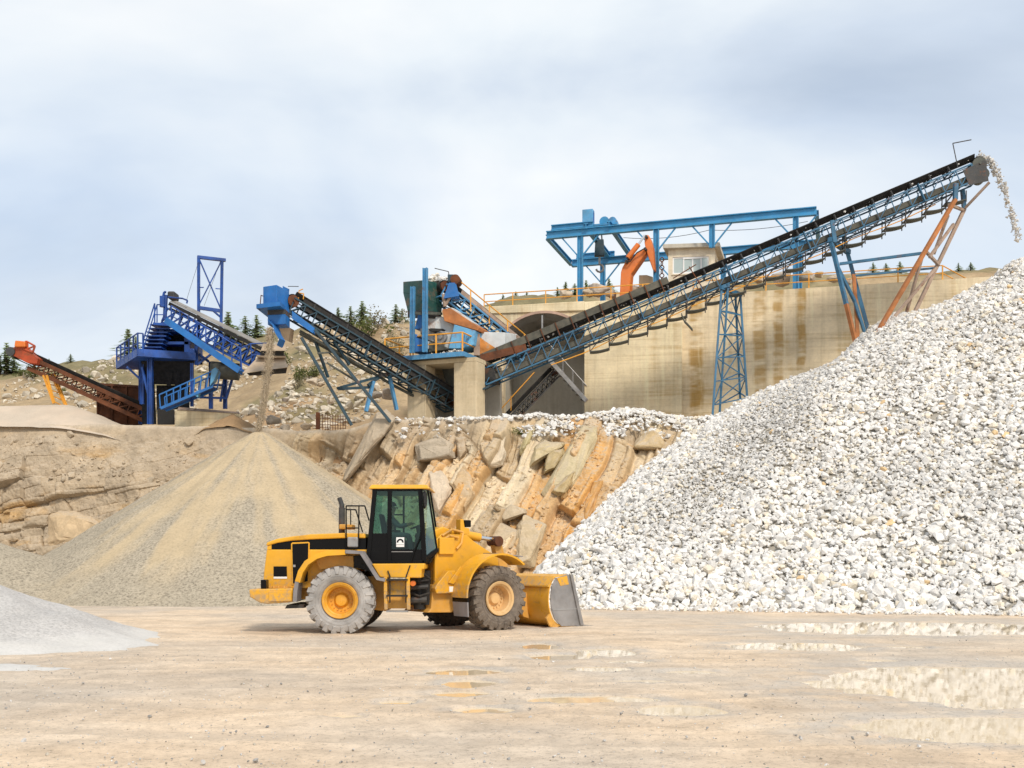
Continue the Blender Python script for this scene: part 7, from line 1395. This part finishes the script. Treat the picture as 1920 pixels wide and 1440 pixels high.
# ---------------- wheels
def wheel_meshes():
    Rt, Wd = 0.875, 0.62; m = K()
    prof = [(0.44, -0.20), (0.50, -0.265), (0.60, -0.305), (0.70, -0.305), (0.79, -0.27), (0.825, -0.20), (0.838, -0.10), (0.842, 0), (0.838, 0.10), (0.825, 0.20), (0.79, 0.27), (0.70, 0.305), (0.60, 0.305), (0.50, 0.265), (0.44, 0.20)]
    m.lathe(prof, (0, 0, 0), (0, 1, 0), 56)
    nl = 22
    for sgn in (-1, 1):
        for i in range(nl):
            t0 = 2 * math.pi * (i + (0.5 if sgn > 0 else 0)) / nl; dt = 0.085
            def pt(r, y, t): return Vector((r * math.cos(t), sgn * y, r * math.sin(t)))
            m.hexa([pt(0.815, 0.03, t0 - dt * 0.8 + 0.10), pt(0.815, 0.03, t0 + dt * 0.8 + 0.10), pt(0.80, 0.265, t0 + dt), pt(0.80, 0.265, t0 - dt)], [pt(0.882, 0.03, t0 - dt * 0.7 + 0.10), pt(0.882, 0.03, t0 + dt * 0.7 + 0.10), pt(0.870, 0.275, t0 + dt * 0.85), pt(0.870, 0.275, t0 - dt * 0.85)])
            m.hexa([pt(0.80, 0.225, t0 - dt), pt(0.80, 0.225, t0 + dt), pt(0.66, 0.30, t0 + dt * 0.9), pt(0.66, 0.30, t0 - dt * 0.9)], [pt(0.868, 0.275, t0 - dt * 0.85), pt(0.868, 0.275, t0 + dt * 0.85), pt(0.68, 0.325, t0 + dt * 0.5), pt(0.68, 0.325, t0 - dt * 0.5)])
    for r in (0.54, 0.62): 
        for s_ in (-1, 1): m.lathe([(r - 0.008, s_ * 0.28), (r, s_ * (0.300 + (0.012 if r > 0.6 else -0.012))), (r + 0.008, s_ * 0.28)], (0, 0, 0), (0, 1, 0), 48)
    tyre = m.build('tyre', None, None, smoothed=True, sharp=28)
    m = K(); m.lathe([(0.445, -0.20), (0.465, -0.275), (0.450, -0.295), (0.425, -0.285), (0.395, -0.275), (0.375, -0.235), (0.345, -0.215), (0.335, -0.10), (0.315, 0.015), (0.20, 0.03), (0.16, -0.02), (0.14, -0.06), (0.0, -0.07)], (0, 0, 0), (0, 1, 0), 48)
    m.lathe([(0.445, 0.20), (0.465, 0.27), (0.40, 0.26), (0.36, 0.05), (0.0, 0.05)], (0, 0, 0), (0, 1, 0), 32)
    for k in range(16): t = 2 * math.pi * k / 16; q = Vector((0.255 * math.cos(t), 0.02, 0.255 * math.sin(t))); m.tube(q, q + Vector((0, -0.035, 0)), 0.020, 6)
    rim = m.build('wheel', None, None, smoothed=True, sharp=30)
    a, b = tyre.data, rim.data; bpy.data.objects.remove(tyre); bpy.data.objects.remove(rim); return a, b
ME_T, ME_W = wheel_meshes()
ART = R(37); JX = 1.80
def FF(f, l, z): return Vector((JX + f * math.cos(ART) - l * math.sin(ART), f * math.sin(ART) + l * math.cos(ART), z))
WR_ = 0.872
def wheel(loc, rz, tm, wm, spin, flip=False):
    for me, mt in ((ME_T, tm), (ME_W, wm)): pass
    mw = ME_W.copy(); mw.materials.clear(); mw.materials.append(wm); w_ = bpy.data.objects.new('wheel', mw); COL.objects.link(w_); w_.parent = ld; w_.location = loc
    w_.rotation_euler = (0, 0, rz + (math.pi if flip else 0)); mt_ = ME_T.copy(); mt_.materials.clear(); mt_.materials.append(tm); t_ = bpy.data.objects.new('tyre', mt_); COL.objects.link(t_); t_.parent = w_; t_.rotation_euler = (0, spin, 0); return w_
wheel((0, -1.10, WR_), 0, M_TYREDUST, M_RIMYELLOW, 0.05); wheel((0, 1.10, WR_), 0, M_TYREDARK, M_RIMYELLOW, 0.3, True)
fa = 1.80
wheel(FF(fa, -1.10, WR_), ART, M_TYRE, M_RIMPALE, 0.2); wheel(FF(fa, 1.10, WR_), ART, M_TYREDARK, M_YELLOWDIRTY, 0.1, True)
m = K(); m.tube((0, -0.9, WR_), (0, 0.9, WR_), 0.2, 12); m.build('rear_axle', M_DARKSTEEL, ld, smoothed=True)
m = K(); m.tube(FF(fa, -0.9, WR_), FF(fa, 0.9, WR_), 0.22, 12); m.build('front_axle', M_DARKSTEEL, ld, smoothed=True)
# ---------------- front frame, lift arms, bucket
def fprism(poly, l0, l1): m = K(); m.prism([FF(f, l0, z) for f, z in poly], FF(0, l1, 0) - FF(0, l0, 0)); return m
for l0, l1 in ((-0.52, -0.42), (0.42, 0.52)): fprism([(0.28, 0.95), (0.28, 2.40), (0.50, 2.60), (1.30, 2.58), (1.55, 2.40), (2.35, 1.98), (2.45, 1.3), (1.0, 0.85)], l0, l1).build('tower_plate', M_YELLOW, ld, bevel=0.015)
fprism([(0.30, 0.75), (0.30, 2.2), (0.95, 2.2), (0.95, 0.75)], -0.415, 0.415).build('front_frame', M_YELLOWDIRTY, ld)
fprism([(0.38, 2.05), (0.38, 2.50), (0.86, 2.50), (0.86, 2.05)], -0.60, -0.53).build('tower_boss', M_YELLOW, ld, bevel=0.02)
fprism([(0.10, 0.62), (0.0, 0.52), (0.75, 0.50), (1.15, 0.85), (1.15, 1.25), (0.15, 1.25)], -0.62, 0.62).build('belly_frame', M_YELLOWDIRTY, ld, bevel=0.02)
bx = fprism([(0.18, 1.28), (0.10, 1.16), (0.16, 1.02), (0.95, 1.02), (0.95, 1.30), (0.75, 1.62), (0.52, 1.62)], -0.80, -0.60).build('service_box', M_YELLOW, ld, bevel=0.02)
fprism([(0.55, 1.06), (0.90, 1.06), (0.90, 1.20), (0.55, 1.20)], -0.806, -0.801).build('sticker', M_WHITE, bx)
fprism([(0.50, 1.30), (0.66, 1.26), (0.98, 1.62), (0.88, 1.74)], -0.86, -0.81).build('side_rib', M_YELLOW, ld, bevel=0.01)
m = K(); a, b = FF(1.05, -0.05, 2.66), FF(2.05, -0.05, 2.52); m.tube(a, b, 0.125, 16); m.build('tilt_cylinder', M_YELLOW, ld, smoothed=True)
m = K(); m.tube(b, FF(2.48, -0.05, 2.47), 0.06, 12); m.build('piston_rod', M_CHROME, ld, smoothed=True)
m = K(); q = FF(2.60, -0.25, 2.42); m.tube(q, q + (FF(0, 0.42, 0) - FF(0, 0, 0)), 0.145, 16); m.build('tilt_pin', M_RUST, ld, smoothed=True)
fprism([(2.45, 2.52), (2.74, 2.50), (3.05, 1.5), (3.1, 0.7), (2.9, 0.7), (2.75, 1.5)], -0.13, 0.08).build('bell_crank', M_YELLOWDIRTY, ld, bevel=0.02)
for l0, l1 in ((-0.40, -0.30), (0.30, 0.40)): fprism([(0.55, 2.45), (0.85, 2.52), (1.8, 2.12), (2.9, 1.25), (3.45, 0.50), (3.35, 0.32), (3.1, 0.45), (2.5, 1.05), (1.6, 1.78), (0.6, 2.2)], l0, l1).build('lift_arm', M_YELLOW, ld, bevel=0.015)
m = K(); m.tube(FF(0.8, -0.46, 1.35), FF(2.2, -0.46, 1.5), 0.11, 12); m.build('lift_cylinder', M_YELLOW, ld, smoothed=True)
m = K(); m.path([FF(0.5, -0.54, 2.55), FF(0.8, -0.56, 2.72), FF(1.2, -0.5, 2.65), FF(1.1, -0.56, 2.35), FF(0.95, -0.56, 2.2)], 0.032, 8); m.path([FF(0.45, -0.55, 2.4), FF(0.7, -0.58, 2.55), FF(1.0, -0.56, 2.5)], 0.03, 8); m.build('hydraulic_hose', M_YELLOWDIRTY, ld)
lm = fprism([(1.10, 2.58), (1.10, 3.0), (1.20, 3.0), (1.24, 2.78), (1.40, 2.75), (1.40, 2.62)], -0.52, -0.30).build('lamp_bracket', M_YELLOW, ld, bevel=0.01)
fprism([(1.24, 2.79), (1.44, 2.79), (1.44, 2.98), (1.24, 2.98)], -0.54, -0.32).build('headlamp', M_BLACK, lm, bevel=0.02)
fprism([(0.30, 2.42), (0.15, 2.55), (0.30, 2.66), (0.65, 2.80), (0.95, 2.70), (0.8, 2.6)], -0.35, 0.35).build('tower_cover', M_YELLOW, ld, bevel=0.03)
def fender(l0, l1, mat=M_YELLOW):
    m = K(); rr, n = 1.08, 16; A = [math.radians(182 - (182 - 48) * i / n) for i in range(n + 1)]; f = lambda r, t, l: FF(fa + r * math.cos(t) * 1.02, l, WR_ + 0.08 + r * math.sin(t))
    for i in range(n): m.hexa([f(rr, A[i], l0), f(rr, A[i + 1], l0), f(rr, A[i + 1], l1), f(rr, A[i], l1)], [f(rr + 0.05, A[i], l0), f(rr + 0.05, A[i + 1], l0), f(rr + 0.05, A[i + 1], l1), f(rr + 0.05, A[i], l1)])
    return m.build('front_fender', mat, ld, smoothed=True)
fender(-1.46, -0.76); fender(0.76, 1.46)
m = K(); t = [FF(fa - 1.12, l, z) for l in (-1.46, -0.76) for z in (0.92, 0.80)]; q = FF(0.04, 0, 0) - FF(0, 0, 0)
m.hexa([t[1], t[1] + q, t[3] + q, t[3]], [t[0], t[0] + q, t[2] + q, t[2]]); m.build('flap_holder', M_BLACK, ld)
m = K(); lo = [FF(fa - 1.10, l, 0.42) for l in (-1.44, -0.80)]; hi = [FF(fa - 1.13, l, 0.80) for l in (-1.46, -0.78)]; m.hexa([lo[0], lo[0] + q, lo[1] + q, lo[1]], [hi[0], hi[0] + q, hi[1] + q, hi[1]]); m.build('mud_flap', M_PLATE, ld)
m = K(); m.hexa([FF(fa - 0.15, -1.40, 2.06), FF(fa + 0.75, -1.40, 1.98), FF(fa + 0.75, -0.8, 1.98), FF(fa - 0.15, -0.8, 2.06)], [FF(fa - 0.15, -1.40, 2.09), FF(fa + 0.75, -1.40, 2.01), FF(fa + 0.75, -0.8, 2.01), FF(fa - 0.15, -0.8, 2.09)]); m.build('fender_step', M_PLATE, ld)
# bucket
bl0, bl1 = -1.50, 1.50
back = [(4.02, 1.50), (3.55, 1.44), (3.40, 1.20), (3.34, 0.85), (3.38, 0.50), (3.52, 0.22), (3.78, 0.055), (4.15, 0.03), (4.72, 0.02)]
inn = [(4.03, 1.47), (3.575, 1.41), (3.43, 1.185), (3.37, 0.85), (3.41, 0.515), (3.54, 0.245), (3.79, 0.085), (4.15, 0.06), (4.72, 0.04)]
def fine(pl):
    q = np.array(pl); n = len(q); t = np.linspace(0, n - 1, 4 * n); out = []
    for u in t:
        i = min(int(u), n - 2); f = u - i; p0, p1, p2, p3 = q[max(i - 1, 0)], q[i], q[i + 1], q[min(i + 2, n - 1)]
        out.append(tuple(0.5 * (2 * p1 + (p2 - p0) * f + (2 * p0 - 5 * p1 + 4 * p2 - p3) * f * f + (3 * p1 - p0 - 3 * p2 + p3) * f ** 3)))
    return out
back = back[:1] + fine(back[1:]); inn = inn[:1] + fine(inn[1:])
m = K()
for i in range(len(back) - 1): m.hexa([FF(*back[i][:1], bl0, back[i][1]), FF(back[i + 1][0], bl0, back[i + 1][1]), FF(back[i + 1][0], bl1, back[i + 1][1]), FF(back[i][0], bl1, back[i][1])], [FF(inn[i][0], bl0, inn[i][1]), FF(inn[i + 1][0], bl0, inn[i + 1][1]), FF(inn[i + 1][0], bl1, inn[i + 1][1]), FF(inn[i][0], bl1, inn[i][1])])
bk = m.build('bucket', M_YELLOWDIRTY if False else paint('worn bucket yellow', (0.76, 0.38, 0.03), 0.32, 0.15, 1.2, rust=0.14, rust_col=(0.40, 0.22, 0.08), dust=0.25, dust_col=(0.6, 0.48, 0.33)), ld, smoothed=True, sharp=25)
sp = [(4.02, 1.50), (3.62, 1.40), (3.45, 1.18), (3.40, 0.85), (3.44, 0.50), (3.56, 0.25), (3.80, 0.06), (4.50, 0.05), (4.40, 0.55), (4.16, 1.45)]
for l0, l1 in ((bl0 - 0.035, bl0 - 0.002), (bl1 + 0.002, bl1 + 0.035)): fprism(sp, l0, l1).build('side_plate', M_BUCKETSTEEL, bk, bevel=0.006)
fprism([(4.08, 1.48), (4.18, 1.46), (4.58, 0.06), (4.46, 0.06)], bl0 - 0.075, bl0 - 0.036).build('side_cutter', M_BUCKETSTEEL, bk, bevel=0.006)
fprism([(3.46, 0.55), (4.40, 0.55), (4.41, 0.51), (3.46, 0.51)], bl0 - 0.05, bl0 - 0.036).build('wear_strip', M_GREYSTEEL, bk)
fprism([(3.62, 1.40), (3.98, 1.46), (4.05, 1.22), (3.75, 1.18)], bl0 - 0.045, bl0 - 0.036).build('corner_plate', M_YELLOW, bk)
fprism([(4.35, 0.018), (5.12, 0.010), (5.12, 0.028), (4.72, 0.060), (4.35, 0.062)], bl0 - 0.04, bl1 + 0.04).build('cutting_edge', M_BUCKETSTEEL, bk)
fprism([(3.53, 1.45), (3.36, 1.20), (3.34, 1.20), (3.33, 1.16), (3.385, 1.16), (3.42, 1.22), (3.57, 1.42)], bl0, bl1).build('top_rib', M_YELLOW, bk)
for l in (-0.55, 0.42): fprism([(3.44, 0.24), (3.22, 0.30), (3.15, 0.50), (3.34, 1.0), (3.36, 0.6)], l, l + 0.10).build('hinge_lug', M_YELLOWDIRTY, bk, bevel=0.01)
fprism([(3.40, 0.42), (3.28, 0.30), (3.42, 0.06), (3.66, 0.03), (3.75, 0.07), (3.52, 0.22)], bl0, bl0 + 0.06).build('heel_plate', M_YELLOWDIRTY, bk)

# ---------------- the driver
def skin_body(name, chains, root_i, mat, parent=None, sub=2):
    """chains: lists of (point, radius); points that coincide are welded"""
    V, E, Rr, idx = [], [], [], {}
    for ch in chains:
        prev = None
        for p, r in ch:
            k = tuple(round(c, 4) for c in p)
            if k not in idx: idx[k] = len(V); V.append(p); Rr.append(r)
            if prev is not None and prev != idx[k]: E.append((prev, idx[k]))
            prev = idx[k]
    me = bpy.data.meshes.new(name); me.from_pydata(V, E, []); o = link_mesh(name, me, None, parent); me.materials.append(mat)
    s = o.modifiers.new('skin', 'SKIN'); s.use_smooth_shade = True
    for i, r in enumerate(Rr): me.skin_vertices[0].data[i].radius = (r, r); me.skin_vertices[0].data[i].use_root = (i == root_i)
    u = o.modifiers.new('subdivision', 'SUBSURF'); u.levels = sub; u.render_levels = sub; return o
pel = (sx - 0.10, -0.04, 2.58); ch_ = (sx - 0.13, -0.04, 2.98); nk = (sx - 0.10, -0.04, 3.13); hd = (sx - 0.06, -0.04, 3.25); hd2 = (sx - 0.045, -0.04, 3.34)
chains = [[(pel, 0.15), ((sx - 0.13, -0.04, 2.78), 0.145), (ch_, 0.16), (nk, 0.055), (hd, 0.095), (hd2, 0.092)]]
for s_ in (-1, 1):
    sh = (sx - 0.12, -0.04 + s_ * 0.19, 3.02); elb = (sx + 0.10, -0.04 + s_ * 0.25, 2.79); wr = (sx + 0.37, -0.04 + s_ * 0.195, 2.86); pm = (sx + 0.455, -0.04 + s_ * 0.19, 2.875)
    chains.append([(ch_, 0.16), (sh, 0.07), (elb, 0.05), (wr, 0.03), (pm, 0.036)])
    for k, (dy, ln) in enumerate(((-0.030, 0.060), (-0.010, 0.072), (0.010, 0.068), (0.030, 0.054))):
        b0 = (pm[0] + 0.012, pm[1] + dy, pm[2] + 0.012); b1 = (pm[0] + 0.012 + ln * 0.6, pm[1] + dy, pm[2] + 0.012); b2 = (pm[0] + 0.012 + ln * 0.75, pm[1] + dy, pm[2] - 0.028); chains.append([(pm, 0.036), (b0, 0.011), (b1, 0.0095), (b2, 0.0085)])
    chains.append([(wr, 0.03), ((wr[0] + 0.05, wr[1] - s_ * 0.035, wr[2] - 0.008), 0.012), ((wr[0] + 0.10, wr[1] - s_ * 0.045, wr[2] - 0.02), 0.009)])
    hp = (sx - 0.04, -0.04 + s_ * 0.10, 2.55); kn = (sx + 0.36, -0.04 + s_ * 0.14, 2.56); an = (sx + 0.44, -0.04 + s_ * 0.13, 2.09); toe = (sx + 0.60, -0.04 + s_ * 0.14, 2.02)
    chains.append([(pel, 0.15), (hp, 0.095), (kn, 0.065), (an, 0.045), (toe, 0.038)])
wl = Vector((LX, LY, 0)); drv = empty('person', wl + Vector(pel) - Vector((0, 0, 0.10)), 'driver in grey work clothes seated at the wheel inside the loader cab', 'person'); off = wl - drv.location
W_ = lambda p: tuple(Vector(p) + off)
body = skin_body('body', [[(W_(p), r) for p, r in c] for c in chains], 0, M_SKIN, drv)
shirt_ch = [[(W_(pel), 0.165), (W_((sx - 0.13, -0.04, 2.78)), 0.16), (W_(ch_), 0.172), (W_((sx - 0.11, -0.04, 3.09)), 0.075)]]
for s_ in (-1, 1): shirt_ch.append([(W_(ch_), 0.172), (W_((sx - 0.12, -0.04 + s_ * 0.19, 3.02)), 0.083), (W_((sx + 0.10, -0.04 + s_ * 0.25, 2.79)), 0.064), (W_((sx + 0.34, -0.04 + s_ * 0.20, 2.853)), 0.044)])
skin_body('jacket', shirt_ch, 0, M_CLOTH, drv)
tr_ch = []
for s_ in (-1, 1): tr_ch.append([(W_(pel), 0.16), (W_((sx - 0.04, -0.04 + s_ * 0.10, 2.55)), 0.108), (W_((sx + 0.36, -0.04 + s_ * 0.14, 2.56)), 0.078), (W_((sx + 0.435, -0.04 + s_ * 0.13, 2.12)), 0.060)])
skin_body('trousers', tr_ch, 0, M_CLOTH, drv)
hm = MB(M=I4); c = Vector(W_((sx - 0.065, -0.04, 3.345))); vs_, fs_ = [], []
for i in range(7):
    for j in range(14):
        th1, ph1 = math.pi * 0.52 * i / 6, 2 * math.pi * j / 14; vs_.append(c + Vector((0.112 * math.sin(th1) * math.cos(ph1) - 0.012, 0.096 * math.sin(th1) * math.sin(ph1), 0.115 * math.cos(th1) - (0.05 * max(0, -math.cos(ph1)) * (i > 4)))))
for i in range(6):
    for j in range(14): fs_.append((i * 14 + j, (i + 1) * 14 + j, (i + 1) * 14 + (j + 1) % 14, i * 14 + (j + 1) % 14))
hm.add(vs_, fs_); hm.build('hair', M_HAIR, drv, smoothed=True)
def blob(c, rad, nm, mat, par):
    bm = bmesh.new(); bmesh.ops.create_uvsphere(bm, u_segments=10, v_segments=8, radius=1)
    for v in bm.verts: v.co = Vector((v.co.x * rad[0], v.co.y * rad[1], v.co.z * rad[2])) + Vector(W_(c))
    me = bpy.data.meshes.new(nm); bm.to_mesh(me); bm.free(); return link_mesh(nm, me, mat, par)
for s_ in (-1, 1): blob((hd2[0] + 0.083, -0.04 + s_ * 0.034, 3.315), (0.012, 0.014, 0.010), 'eye', M_BLACK, drv); blob((hd2[0] - 0.005, -0.04 + s_ * 0.094, 3.295), (0.022, 0.010, 0.032), 'ear', M_SKIN, drv)
blob((hd2[0] + 0.098, -0.04, 3.285), (0.022, 0.015, 0.024), 'nose', M_SKIN, drv); blob((hd2[0] + 0.078, -0.04, 3.235), (0.012, 0.026, 0.007), 'mouth', M_RED, drv)
